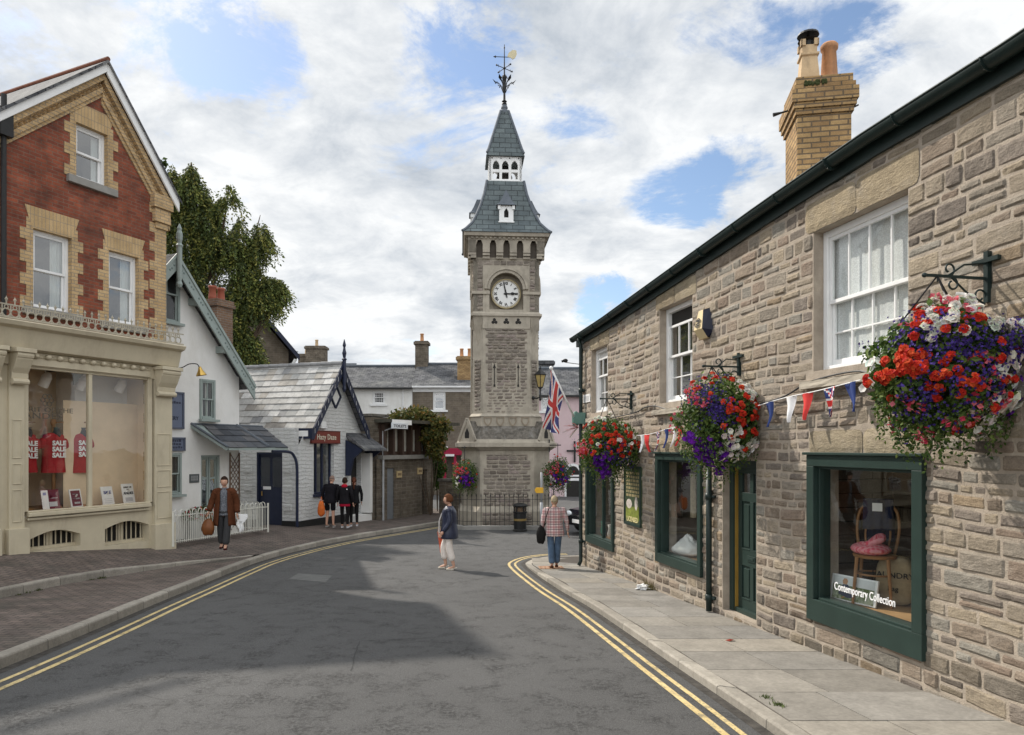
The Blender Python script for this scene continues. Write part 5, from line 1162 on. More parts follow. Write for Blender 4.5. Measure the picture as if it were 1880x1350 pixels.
# ---------------------------------------------------------------- clock tower
TY = 25.0; TROT = R(4)
TCX = -14 * (TY + 1.15) / F
TSTONE = [((.255, .22, .185), 5), ((.215, .185, .155), 3), ((.285, .245, .20), 3), ((.18, .15, .125), 2), ((.26, .215, .19), 2)]
def TZ(py, Y=TY): return EYE - (py - HY) * Y / F
def clock_tower():
    root = thing('clock_tower', 'tall stone clock tower with slate spire, white lantern and weathervane', 'tower', (TCX, TY + 1.15, 0), TROT)
    def chamf(w, c): return [(-w + c, -w), (w - c, -w), (w, -w + c), (w, w - c), (w - c, w), (-w + c, w), (-w, w - c), (-w, -w + c)]
    def oct_(mb, w0, c0, z0, w1, c1, z1, mi=0, tint=(1, 1, 1)):
        a, b = chamf(w0, c0), chamf(w1, c1); n = 8; vs = [(x, y, z0) for x, y in a] + [(x, y, z1) for x, y in b]
        mb.add(vs, [tuple(range(n - 1, -1, -1)), tuple(range(n, 2 * n))] + [(i, (i + 1) % n, n + (i + 1) % n, n + i) for i in range(n)], mi, tint)
    def sq(mb, w0, z0, w1, z1, mi=0): oct_(mb, w0, w0 * .002, z0, w1, w1 * .002, z1, mi)
    s = TY / F
    zb0, zb1, zb2, zb3 = TZ(828), TZ(806), TZ(784), TZ(765)
    zs, zk, zc0, zc1, zr0 = TZ(578), TZ(480), TZ(478), TZ(447), TZ(432)
    WB, CB = 1.56, .62; W1, C1 = 1.20, .36; W2 = 1.165
    body = MB(); stn = MB()
    # plinth
    oct_(body, WB + .12, CB, -.2, WB + .12, CB, .55); oct_(body, WB + .12, CB, .55, WB, CB, .72); oct_(body, WB, CB, .72, WB, CB, zb0)
    for k in range(4):                                   # rough stone panels on each main face, lower stage
        Mk = Matrix.Rotation(R(90 * k), 4, 'Z'); px = WB - CB - .12
        stonewall(stn, -px, px, .74, zb0 - .12, [], -WB - .004, (.085, .16), (.18, .42), .022, .016, 40 + k, lambda x: .09, TSTONE, M=Mk, xr=lambda a, b: (-px + random.Random(int(a * 1000)).choice((0, .1)), px - random.Random(int(a * 999)).choice((0, .1))))
        stonewall(stn, -px - .05, px + .05, -.05, .52, [], -WB - .124, (.10, .17), (.2, .45), .022, .016, 50 + k, lambda x: .09, TSTONE, M=Mk)
    body_o = body.build('base', M_['paleash'], root); 
    cor = MB()
    oct_(cor, WB + .02, CB, zb0, WB + .16, CB + .05, zb0 + .10); oct_(cor, WB + .16, CB + .05, zb0 + .10, WB + .24, CB + .06, zb0 + .14); oct_(cor, WB + .24, CB + .06, zb0 + .14, WB + .24, CB + .06, zb1 - .14); oct_(cor, WB + .19, CB + .06, zb1 - .14, WB + .14, CB + .06, zb1 - .02)
    cor.build('base_cornice', M_['paleash'], root)
    wz = MB(); oct_(wz, WB + .10, CB, zb1 - .02, W1 + .06, C1, zb2 + .02)
    for k in range(4):                                   # steep gablets over the chamfered corners
        Mk = Matrix.Rotation(R(90 * k + 45), 4, 'Z'); d = (WB * 2 - CB) / math.sqrt(2) + .12
        wz.prism([(-.34, zb1 - .06), (.34, zb1 - .06), (0, zb1 + .62)], -d - .03, -.9, 'y', M=Mk)
    wz.build('weathered_slope', M_['moss'], root)
    for k in range(4):
        gl = MB(); gd = MB()
        Mk = Matrix.Rotation(R(90 * k + 45), 4, 'Z'); d = (WB * 2 - CB) / math.sqrt(2) + .12
        gl.prism([(-.36, zb1 - .08), (.36, zb1 - .08), (0, zb1 + .66)], -d - .07, -d + .02, 'y', M=Mk)
        for (p, q) in (((-.40, zb1 - .06), (0, zb1 + .70)), ((.40, zb1 - .06), (0, zb1 + .70))): gl.bar(Mk @ Vector((p[0], -d - .07, p[1])), Mk @ Vector((q[0], -d - .07, q[1])), .07, .10)
        gd.prism([(-.10, zb1 + .02), (.10, zb1 + .02), (.10, zb1 + .2), (0, zb1 + .38), (-.10, zb1 + .2)], -d - .08, -d, 'y', M=Mk); go = gl.build('gablet', M_['paleash'], root); gd.build('niche', M_['dark'], go)
    # shield band
    sb = MB(); oct_(sb, W1 + .06, C1, zb2, W1 + .06, C1, zb3); oct_(sb, W1 + .10, C1, zb3, W1 + .02, C1, zb3 + .10); sb.build('shield_band', M_['paleash'], root)
    sh = MB()
    for k in range(4):
        Mk = Matrix.Rotation(R(90 * k), 4, 'Z')
        for i in range(4):
            x = -.66 + i * .44; z = (zb2 + zb3) / 2 + .02; q = [(x - .12, z + .13), (x + .12, z + .13), (x + .12, z - .02), (x + .06, z - .12), (x, z - .16), (x - .06, z - .12), (x - .12, z - .02)]
            for a, b in zip(q, q[1:] + q[:1]): sh.bar(Mk @ Vector((a[0], -W1 - .075, a[1])), Mk @ Vector((b[0], -W1 - .075, b[1])), .035, .04)
    sho = sh.build('carved_shield', plain('carved_stone', (.29, .24, .18), .9), root); sho['kind'] = 'stuff'
    # shaft
    sf = MB(); oct_(sf, W1, C1, zb3, W1 - .04, C1, zs - .06); 
    for k in range(4):
        Mk = Matrix.Rotation(R(90 * k), 4, 'Z'); px = W1 - C1 - .10
        holes = [(sx - .075, sx + .075, TZ(712), TZ(668)) for sx in (-.42, .42)]
        stonewall(stn, -px, px, zb3 + .12, TZ(604), holes, -W1 + .012, (.08, .15), (.16, .38), .022, .015, 60 + k, lambda x: .085, TSTONE, M=Mk, xr=lambda a, b: (-px + random.Random(int(a * 1000)).choice((0, .08)), px - random.Random(int(a * 999)).choice((0, .08))))
        Mc = Matrix.Rotation(R(90 * k + 45), 4, 'Z'); d = (W1 * 2 - C1) / math.sqrt(2); hw = C1 * .5
        stonewall(stn, -hw * .9, hw * .9, zb3 + .2, TZ(660), [], -d + .01, (.10, .16), (.16, .3), .03, .015, 70 + k, lambda x: .09, TSTONE, M=Mc)
    for k in range(4):
        Mk = Matrix.Rotation(R(90 * k), 4, 'Z'); Mc = Matrix.Rotation(R(90 * k + 45), 4, 'Z')
        sf.prism([(-(W1 - C1), TZ(604)), (W1 - C1, TZ(604)), (W1 - C1, zs - .05), (-(W1 - C1), zs - .05)], -W1 - .0, -W1 + .2, 'y', M=Mk)
        # fluted broach turning the chamfer back to a square corner
        zt, zb = zs - .05, TZ(632); cx = W2 + .02
        A = Mk @ Vector((cx, -cx, zt)); B1 = Mk @ Vector((W1 - .02, -(W1 - C1) + .1, zt)); B2 = Mk @ Vector((W1 - C1 - .1, -W1 + .02, zt)); D = Mk @ Vector(((W1 - .04) - C1 / 2, -(W1 - .04) + C1 / 2, zb))
        sf.add([A, B1, B2, D], [(0, 1, 3), (2, 0, 3), (0, 2, 1), (1, 2, 3)])
        for t in (.25, .5, .75): p = A.lerp(B2, t); sf.bar(p, D, .035, .035); p = A.lerp(B1, t); sf.bar(p, D, .035, .035)
    sf.build('shaft', M_['paleash'], root)
    sl = MB(); tf = MB()
    for k in range(4):
        Mk = Matrix.Rotation(R(90 * k), 4, 'Z')
        for sx in (-.42, .42):
            sl.box(sx - .012, sx + .012, -W1 - .004, -W1 + .1, TZ(708), TZ(671), M=Mk); sl.box(sx - .03, sx + .03, -W1 - .003, -W1 + .1, TZ(708) - .05, TZ(708) + .03, M=Mk); sl.prism([(sx - .05, TZ(676)), (sx + .05, TZ(676)), (sx, TZ(668))], -W1 - .005, -W1 + .1, 'y', M=Mk)
        for x in (-.42, 0, .42):
            for a in (90, 210, 330): tf.ell(Mk @ Vector((x + .06 * math.cos(R(a)), -W1 - .005, TZ(591) + .06 * math.sin(R(a)))), (.055, .02, .055) if k % 2 == 0 else (.02, .055, .055), 8, 6)
    sl.build('arrow_slit', M_['dark'], root)['kind'] = 'stuff'; tf.build('trefoil', M_['dark'], root)['kind'] = 'stuff'
    # clock stage
    st = MB(); sq(st, W2 + .09, zs - .06, W2 + .09, zs + .02); sq(st, W2 + .05, zs + .02, W2, zs + .10); st.build('string_course', M_['paleash'], root)
    cs = MB(); zcl = TZ(538); AR = .60; RB = .34
    # core with an arched recess on every face: build each face as jambs plus spandrel
    sq(cs, W2 - RB, zs, W2 - RB, zc0)
    n = 18
    for k in range(4):
        Mk = Matrix.Rotation(R(90 * k), 4, 'Z'); zt = zk + .12
        arc = [(AR * math.cos(math.pi * i / n), zcl + .12 + AR * math.sin(math.pi * i / n)) for i in range(n + 1)]
        cs.prism([(-W2, zs + .0), (-AR, zs + .0), (-AR, zcl + .12), (-W2, zcl + .12)], -W2, -W2 + RB, 'y', M=Mk); cs.prism([(AR, zs), (W2, zs), (W2, zcl + .12), (AR, zcl + .12)], -W2, -W2 + RB, 'y', M=Mk); cs.prism([(-AR, zs), (AR, zs), (AR, zs + .18), (-AR, zs + .18)], -W2 - .004, -W2 + RB, 'y', M=Mk)
        ctr = [(W2 * (1 if i < n / 2 else -1) if i != n / 2 else 0, zcl + .12) for i in range(n + 1)]
        for i in range(n):
            a, b = arc[i], arc[i + 1]
            xo = lambda q: max(-W2, min(W2, q))
            cs.prism([a, (a[0], zt), (b[0], zt), b], -W2, -W2 + RB, 'y', M=Mk)
        cs.prism([(AR, zcl + .12), (W2, zcl + .12), (W2, zt), (AR, zt)], -W2, -W2 + RB, 'y', M=Mk); cs.prism([(-W2, zcl + .12), (-AR, zcl + .12), (-AR, zt), (-W2, zt)], -W2, -W2 + RB, 'y', M=Mk)
        for rr, y0, w in ((AR + .13, -W2 - .07, .09), (AR + .03, -W2 - .03, .10)):
            pts = [Mk @ Vector((rr * math.cos(math.pi * i / n), y0 + .02, zcl + .12 + rr * math.sin(math.pi * i / n))) for i in range(n + 1)]
            for a, b in zip(pts, pts[1:]): cs.bar(a, b, w, .10, up=Mk @ Vector((0, 1, 0)))
        for sx in (-1, 1): cs.box(*sorted((sx * (AR - .02), sx * (W2 + .05))), -W2 - .06, -W2 + .02, zcl - .06, zcl + .04, M=Mk); cs.box(*sorted((sx * AR, sx * (AR + .12))), -W2 - .02, -W2 + .1, zs + .05, zcl - .06, M=Mk)
        hl = [(-AR - .22, AR + .22, zs, zcl + AR + .36)]
        stonewall(stn, -W2 + .14, W2 - .14, zs + .16, zk + .02, hl, -W2 - .004, (.10, .16), (.16, .34), .02, .015, 80 + k, lambda x: .09, TSTONE, M=Mk)
    cs.build('clock_stage', M_['paleash'], root)
    stn.build('rubble_panel', M_['towerstone'], root)['kind'] = 'stuff'
    for k in range(4):
        Mk = Matrix.Rotation(R(90 * k), 4, 'Z'); y = -W2 + .20; c = (.0, y, zcl)
        C = Mk @ Matrix.Translation(c) @ TX
        d = MB(); d.lathe([(.50, 0), (.50, .03), (.001, .03)], 40, M=C); fo = d.build('clock_face', plain('white_dial', (.75, .75, .73), .5, .03), root)
        rg = MB()
        for (ra, rb, zz) in ((.485, .53, .05), (.445, .457, .034)): rg.lathe([(ra, 0), (ra, zz), (rb, zz), (rb, 0)], 40, M=C)
        rg.build('dial_ring', plain('dull_gilt', (.36, .29, .16), .6), fo); tk = MB()
        for i in range(60): a = i * math.pi / 30; tk.add([C @ Vector((r_ * math.cos(a + da), r_ * math.sin(a + da), .035)) for r_, da in ((.462, -.02), (.484, -.02), (.484, .02), (.462, .02))], [(0, 1, 2, 3)])
        tk.build('minute_track', M_['ink'], fo)
        for i, t in enumerate(('XII', 'I', 'II', 'III', 'IIII', 'V', 'VI', 'VII', 'VIII', 'IX', 'X', 'XI')):
            a = math.pi / 2 - i * math.pi / 6; text(t, .125, M_['ink'], 'numeral', fo, C @ Matrix.Translation((.375 * math.cos(a), .375 * math.sin(a), .034)) @ Matrix.Rotation(a - math.pi / 2, 4, 'Z') @ Matrix.Translation((0, -.045, 0)), sx=.9, extra=.006)
        hd = MB()
        def hand(a, pts): Mh = C @ Matrix.Rotation(a - math.pi / 2, 4, 'Z'); hd.prism(pts, .045, .06, 'z', M=Mh)
        hand(math.pi / 2 + .22, [(-.02, -.14), (.02, -.14), (.026, .1), (.018, .38), (0, .46), (-.018, .38), (-.026, .1)]); hand(.02, [(-.025, -.08), (.025, -.08), (.02, .16), (.055, .21), (.045, .26), (0, .36), (-.045, .26), (-.055, .21), (-.02, .16)])
        hd.lathe([(.045, .034), (.045, .07), (.01, .075)], 12, M=C); hd.build('clock_hand', M_['ink'], fo)
    # corbelled arcade and cornice
    ca = MB(); WA = 1.34; dk = MB(); nb = 5; p = .475
    sq(ca, W2 - .02, zk, W2 + .03, zk + .1)
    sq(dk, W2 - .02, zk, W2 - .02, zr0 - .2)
    for k in range(4):
        Mk = Matrix.Rotation(R(90 * k), 4, 'Z'); op = .115
        z0, z1 = zk + .06, zc1 + .05; zm = z0 + (z1 - z0) * .62
        xs = [(-WA, -2 * p - op)] + [((i - 2) * p + op, (i - 1) * p - op) for i in range(4)] + [(2 * p + op, WA)]
        for a, b in xs:
            zz = [z0, z0 + .10, z0 + .20, z0 + .30]; yy = [-W2 - .03, -W2 - .09, -W2 - .15, -WA]
            for q in range(3): ca.box(a, b, yy[q + 1] + .04 * 0, -W2 + .1, zz[q] + .0, zz[q + 1] - .015, M=Mk)
            ca.box(a, b, -WA, -W2 + .1, zz[3] - .015, z1, M=Mk)
        for i in range(5):
            x = (i - 2) * p; ca.prism([(x - op, zm + .10), (x - op, z1), (x, z1), (x, zm + .28), (x - op * .6, zm + .22)], -WA + .002, -W2 + .1, 'y', M=Mk); ca.prism([(x + op, zm + .10), (x + op, z1), (x, z1), (x, zm + .28), (x + op * .6, zm + .22)], -WA + .002, -W2 + .1, 'y', M=Mk)
    sq(ca, WA, zc1 + .05, WA + .02, zc1 + .16); sq(ca, WA + .06, zc1 + .16, WA + .10, zr0 - .12); sq(ca, WA + .14, zr0 - .12, WA + .17, zr0 + .0)
    for k in range(4):
        Mk = Matrix.Rotation(R(90 * k), 4, 'Z'); x = -WA + .1
        while x < WA - .05: ca.box(x, x + .08, -WA - .07, -WA, zc1 + .09, zc1 + .155, M=Mk); x += .16
    ca.build('arcade_cornice', M_['paleash'], root, bevel=.006); dk.build('arcade_shadow_wall', plain('shaded_stone', (.10, .085, .07), .9), root)  # inner wall coloured darker to stand for the shade behind the arches
    # bell-cast slate roof
    YR = TY + 1.15; zr1 = TZ(345, YR); rf = MB(); lr = MB(); prof = []; WR = WA + .20; WT = 33 * YR / F
    WR = 1.55
    for t, q in ((0, 1), (.05, .925), (.11, .86), (.2, .765), (.35, .675), (.53, .585), (.76, .49), (1, .40)): prof.append((WR * q if t < 1 else WT, zr0 + (zr1 - zr0) * t))
    for (w0, z0), (w1, z1) in zip(prof, prof[1:]):
        a = chamf(w0, .001); b = chamf(w1, .001)
        for k in range(4):
            Mk = Matrix.Rotation(R(90 * k), 4, 'Z'); rf.add([Mk @ Vector(v) for v in ((-w0, -w0, z0), (w0, -w0, z0), (w1, -w1, z1), (-w1, -w1, z1))], [(0, 1, 2, 3)])
    for k in range(4):
        Mk = Matrix.Rotation(R(90 * k), 4, 'Z'); lr.tube([Mk @ Vector((w, -w, z + .01)) for w, z in prof], .05, 6)
    uvr = lambda c, n: (c.x if abs(n.y) > abs(n.x) else c.y, c.z)
    rf.build('main_roof', M_['greenslate'], root, uvf=uvr)
    # lantern
    zl0, zl1 = zr1, TZ(297, YR); ln = MB(); WL = 29.5 * YR / F; zc = zl0 + (zl1 - zl0) * .30
    sq(ln, WL + .05, zl0 - .05, WL + .05, zl0 + .03)
    for k in range(4):
        Mk = Matrix.Rotation(R(90 * k), 4, 'Z'); q = WL * 2 / 3.55; op = .12; xs = [-q, 0, q]
        H = zl1 - zl0; zA = [(zl0 + .10 * H, zl0 + .36 * H), (zl0 + .46 * H, zl0 + .80 * H)]
        ed = [-WL] + [v for x in xs for v in (x - op, x + op)] + [WL]
        for i in range(0, 8, 2): ln.box(ed[i], ed[i + 1], -WL, -WL + .08, zl0, zl1, M=Mk)
        for x in xs:
            ln.box(x - op, x + op, -WL + .002, -WL + .08, zl0, zA[0][0], M=Mk); ln.box(x - op, x + op, -WL + .002, -WL + .08, zA[0][1], zA[1][0], M=Mk)
            zt = zA[1][1]; ln.prism([(x - op, zt - .16), (x - op, zl1), (x, zl1), (x, zt), (x - op * .62, zt - .06)], -WL + .002, -WL + .08, 'y', M=Mk); ln.prism([(x + op, zt - .16), (x + op, zl1), (x, zl1), (x, zt), (x + op * .62, zt - .06)], -WL + .002, -WL + .08, 'y', M=Mk)
    lo = ln.build('lantern', M_['whitep'], root)
    dt = MB()
    for k in range(4):
        Mk = Matrix.Rotation(R(90 * k), 4, 'Z')
        for i in range(4): x = (i - 1.5) * WL * 2 / 3.6 * .97; dt.prism([(x - .03, zl1 - .14), (x + .03, zl1 - .14), (x, zl1 - .08)], -WL - .003, -WL, 'y', M=Mk)
    dt.build('pierced_trefoil', M_['dark'], lo)
    bl = MB(); bl.lathe([(.30, 0), (.28, .06), (.2, .3), (.12, .42), (.02, .46)], 14, (0, 0, zl0 + .35)); bl.build('bell', M_['dark'], lo, smooth=True)
    # spire
    zp0, zp1 = TZ(295, YR), TZ(207, YR); WS = 34.5 * YR / F; sp = MB(); pf = [(WS, zp0 - .10), (WS - .03, zp0), (WS * .86, zp0 + .18), (.14, zp1)]
    for (w0, z0), (w1, z1) in zip(pf, pf[1:]):
        for k in range(4): Mk = Matrix.Rotation(R(90 * k), 4, 'Z'); sp.add([Mk @ Vector(v) for v in ((-w0, -w0, z0), (w0, -w0, z0), (w1, -w1, z1), (-w1, -w1, z1))], [(0, 1, 2, 3)])
    sp.add([(-WS, -WS, zp0 - .1), (WS, -WS, zp0 - .1), (WS, WS, zp0 - .1), (-WS, WS, zp0 - .1)], [(3, 2, 1, 0)])
    sp.build('spire', M_['greenslate'], root, uvf=uvr)
    for k in range(4): Mk = Matrix.Rotation(R(90 * k), 4, 'Z'); lr.tube([Mk @ Vector((w, -w, z + .01)) for w, z in pf[1:]], .045, 6)
    lr.lathe([(.17, -.06), (.15, .05), (.11, .10), (.13, .16), (.10, .25), (.05, .3)], 10, (0, 0, zp1)); lr.build('hip_roll', M_['lead'], root)['kind'] = 'stuff'
    # lucarnes
    for k in range(4):
        Mk = Matrix.Rotation(R(90 * k), 4, 'Z'); z0 = TZ(411, TY + .2); z1 = TZ(382, TY + .2); zt = TZ(351, TY + .2); y = -1.20; w = .25; op = .08
        l = MB()
        l.box(-w, -op, y, -.4, z0, z1, M=Mk); l.box(op, w, y, -.4, z0, z1, M=Mk); l.box(-op, op, y + .002, -.4, z0, z0 + .14, M=Mk); l.prism([(-op, z1), (-op, z1 - .2), (0, z1 - .08), (op, z1 - .2), (op, z1)], y + .002, -.4, 'y', M=Mk); l.box(-w - .03, w + .03, y - .03, -.4, z0 - .04, z0, M=Mk)
        for sx in (-1, 1): l.box(*sorted((sx * (w - .04), sx * (w + .05))), y - .05, y + .1, z1 - .14, z1, M=Mk)
        lu = l.build('lucarne', M_['whitep'], root)
        b = MB(); b.box(-op, op, y + .12, y + .14, z0 + .1, z1, M=Mk); b.build('opening', M_['dark'], lu)
        c = MB(); e = w + .10
        P4 = [(e, z1), (e * .72, z1 + .10), (e * .42, z1 + .3), (.02, zt)]
        ring = lambda q, z: [Mk @ Vector(v) for v in ((-q, y - .10 * q / e, z), (q, y - .10 * q / e, z), (q, -.2, z), (-q, -.2, z))]
        yt = y + .26
        for (q0, a0), (q1, a1) in zip(P4, P4[1:]): 
            f0, f1 = (e - q0) / e * .30, (e - q1) / e * .30
            A = [Mk @ Vector(v) for v in ((-q0, y - .1 + f0, a0), (q0, y - .1 + f0, a0), (q1, y - .1 + f1, a1), (-q1, y - .1 + f1, a1))]; c.add(A, [(0, 1, 2, 3)])
            for sx in (-1, 1): c.add([Mk @ Vector(v) for v in ((sx * q0, y - .1 + f0, a0), (sx * q0, -.2, a0), (sx * q1, -.2, a1), (sx * q1, y - .1 + f1, a1))], [(0, 1, 2, 3)])
        c.build('lucarne_roof', M_['lead'], lu)
    # weathervane
    zf = zp1 + .2; top = TZ(82, YR); v = MB(); H = top - zf
    v.tube([(0, 0, zf), (0, 0, zf + H * .45), (0, 0, top)], [.05, .03, .012], 8); v.lathe([(.03, 0), (.10, .06), (.06, .12), (.10, .16), (.03, .22)], 10, (0, 0, zf + .05)); v.lathe([(.04, 0), (.06, .1), (.05, .4), (.10, .55), (.04, .6)], 8, (0, 0, zf + .55))
    zq = zf + H * .36
    for k in range(6):
        a = k * math.pi / 3; u = Vector((math.cos(a), math.sin(a), 0))
        v.tube([u * .04 + Vector((0, 0, zq - .3)), u * .16 + Vector((0, 0, zq)), u * .28 + Vector((0, 0, zq + .10)), u * .34 + Vector((0, 0, zq + .02))], .016, 5); v.tube([u * .05 + Vector((0, 0, zq)), u * .14 + Vector((0, 0, zq + .2)), u * .06 + Vector((0, 0, zq + .34)), u * .01 + Vector((0, 0, zq + .28))], .014, 5)
        l_ = u * .36 + Vector((0, 0, zq + .10)); v.add([u * .2 + Vector((0, 0, zq + .0)), l_ + u.cross(Vector((0, 0, 1))) * .06, l_ + u * .08 + Vector((0, 0, .1)), l_ - u.cross(Vector((0, 0, 1))) * .06], [(0, 1, 2, 3)])
    za = zf + H * .62
    for k in range(4):
        a = R(35 + 90 * k); u = Vector((math.cos(a), math.sin(a), 0)); v.tube([Vector((0, 0, za)), u * .36 + Vector((0, 0, za))], .014, 5); v.ell(u * .36 + Vector((0, 0, za)), .035, 6, 5); v.bar(u * .28 + Vector((0, 0, za - .05)), u * .28 + Vector((0, 0, za + .05)), .015)
    v.ell((0, 0, za), .05, 8, 6); v.ell((0, 0, top - .12), .03, 6, 5)
    zv = zf + H * .80; v.tube([(-.32, 0, zv), (.15, 0, zv)], .014, 5); v.add([(-.42, 0, zv), (-.32, 0, zv + .05), (-.32, 0, zv - .05), (-.30, .01, zv)], [(0, 1, 2), (0, 1, 3), (0, 2, 3)])
    vo = v.build('weathervane', M_['black'], root)
    f = MB(); f.prism([(.10, zv), (.16, zv + .16), (.30, zv + .27), (.44, zv + .26), (.46, zv + .12), (.40, zv - .02), (.30, zv - .08), (.24, zv - .02)], -.012, .012, 'y'); f.build('vane_tail', plain('pale_gilt', (.62, .55, .36), .5), vo)
    # rainwater pipe on the left side
    rp_ = MB(); rp_.tube([(-W2 - .06, -W2 * .55, zk + .05), (-W2 - .06, -W2 * .55, zb2 + .1)], .035, 6); rp_.build('downpipe', M_['paleash'], root)
    return root
clock_tower()
# ---------------------------------------------------------------- hanging baskets
def rv(r): 
    while True:
        v = Vector((r.uniform(-1, 1), r.uniform(-1, 1), r.uniform(-1, 1)))
        if .05 < v.length < 1: return v.normalized()
def frame(n):
    a = n.cross(Vector((0, 0, 1)) if abs(n.z) < .9 else Vector((1, 0, 0))).normalized(); return a, n.cross(a)
def fan(mb, c, n, rad, k, dish, col, r, mi=0):
    a, b = frame(n); t0 = r.uniform(0, 6.3); vs = [c - n * dish]
    for i in range(k): t = t0 + 2 * math.pi * i / k; q = rad * r.uniform(.8, 1.15); vs.append(c + (a * math.cos(t) + b * math.sin(t)) * q + n * r.uniform(-.15, .15) * rad)
    cc = [tuple(x * .8 for x in col)] + [tuple(x * r.uniform(.85, 1.1) for x in col)] * k
    mb.add(vs, [(0, i + 1, (i + 1) % k + 1) for i in range(k)], mi, cc)
def leafq(mb, c, n, l, w, col, r, droop=0.0):
    a, b = frame(n); t = r.uniform(0, 6.3); d = (a * math.cos(t) + b * math.sin(t)); d = (d + Vector((0, 0, -droop))).normalized(); s = d.cross(n).normalized()
    vs = [c, c + d * l * .5 + s * w + n * .1 * l, c + d * l, c + d * l * .5 - s * w + n * .1 * l]
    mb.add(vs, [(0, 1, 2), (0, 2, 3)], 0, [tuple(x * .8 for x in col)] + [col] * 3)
RED = [(.62, .035, .015), (.52, .02, .014), (.70, .10, .03)]; VIO = [(.055, .028, .20), (.09, .055, .30), (.035, .018, .13)]; WHT = [(.82, .80, .72), (.86, .85, .80)]; PUR = [(.15, .015, .36), (.10, .01, .26)]; PNK = [(.60, .05, .10), (.7, .16, .2)]
GRN = [(.055, .10, .02), (.085, .14, .03), (.035, .07, .016), (.13, .18, .04)]
def basket(label, C, rad, seed, zones, dens=1.0, wall=None, group='hanging flower baskets on the stone building', sq=(1, 1, 1), parts=None):
    """zones: (kind, u, v, spread, count) with u to the east, v up, on the side of the ball towards the south-west"""
    r = random.Random(seed); root = thing('hanging_basket', label, 'flower basket', C, 0, group); mb = {}
    for k in ('foliage', 'red_geranium', 'violet_lobelia', 'white_petunia', 'purple_petunia', 'white_begonia', 'pink_fuchsia'): mb[k] = MB()
    nf = lambda d: 1 + .26 * noise.noise(d * 1.9 + Vector((seed, 0, 0))) + .14 * noise.noise(d * 5 + Vector((0, seed, 0)))
    def surf(d, k=1.0):
        p = Vector((d.x * sq[0], d.y * sq[1], d.z * sq[2])) * rad * nf(d) * k
        if wall:                                          # flattened against the wall
            t = (C + p).dot(wall[0]) - wall[1]
            if t > -.05: p -= wall[0] * (t + .05)
        return p
    for i in range(int(5200 * dens)):
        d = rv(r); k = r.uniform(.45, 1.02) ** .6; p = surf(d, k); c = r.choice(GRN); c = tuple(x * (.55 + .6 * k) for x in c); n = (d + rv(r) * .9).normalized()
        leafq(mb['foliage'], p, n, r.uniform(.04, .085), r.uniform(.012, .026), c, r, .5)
    for i in range(int(210 * dens)):                      # trailing stems at the bottom
        d = rv(r); d.z = -abs(d.z) * .8 - .2; d.normalize(); p = surf(d, .95)
        for j in range(r.randint(4, 10)): leafq(mb['foliage'], p + Vector((r.uniform(-.03, .03), r.uniform(-.03, .03), -.035 * j)), rv(r), .04, .012, r.choice(GRN), r, .8)
    core = MB(); core.ell((0, 0, 0), (rad * .55 * sq[0], rad * .55 * sq[1], rad * .55 * sq[2]), 12, 8); core.build('bowl', plain('moss_liner', (.03, .035, .015), .95), root)
    def put(kind, p, d):
        if kind == 'red':
            for _ in range(15): n = (d + rv(r) * .8).normalized(); fan(mb['red_geranium'], p + n * .045 * r.uniform(.6, 1), n, .021, 5, .006, r.choice(RED), r)
        elif kind == 'vio':
            for _ in range(9): n = (d + rv(r) * .8).normalized(); fan(mb['violet_lobelia'], p + rv(r) * .07, n, .0125, 4, .002, r.choice(VIO), r)
        elif kind == 'white':
            for _ in range(3): n = (d + rv(r) * .5).normalized(); fan(mb['white_petunia'], p + rv(r) * .05, n, .040, 6, .014, r.choice(WHT), r)
        elif kind == 'pur':
            for _ in range(3): n = (d + rv(r) * .5).normalized(); fan(mb['purple_petunia'], p + rv(r) * .05, n, .038, 6, .014, r.choice(PUR), r)
        elif kind == 'beg':
            for _ in range(9): n = (d + rv(r) * .9).normalized(); fan(mb['white_begonia'], p + n * .03, n, .032, 5, .01, r.choice(WHT), r)
        elif kind == 'pink':
            for _ in range(10): n = (d + rv(r) * .9).normalized(); fan(mb['pink_fuchsia'], p + rv(r) * .06, n, .022, 4, .008, r.choice(PNK), r)
    for (kind, u, v, s, cnt) in zones:
        for i in range(int(cnt)):
            for _ in range(30):
                uu, vv = u + r.gauss(0, s), v + r.gauss(0, s)
                if uu * uu + vv * vv < 1: break
            else: continue
            d = Vector((uu, -math.sqrt(max(0, 1 - uu * uu - vv * vv)), vv))
            put(kind, surf(d, 1.03), d)
    for i in range(int(70 * dens)):                       # the rest of the ball
        d = rv(r)
        if d.y < -.3: continue
        put(r.choice(('red', 'vio', 'vio', 'white', 'pink')), surf(d, 1.02), d)
    for k, m in mb.items():
        if m.v: m.build(k, M_['leaf'] if k == 'foliage' else M_['petal'], root)['kind'] = 'stuff'
    return root
wn = Vector((RW.n.x, RW.n.y, 0)); wd = Vector((RW.o.x, RW.o.y, 0)).dot(wn)
def wallpt(px, py, out): x, z = RW.at(px, py, -out); return RW.w(x, -out, z)
BASK = []
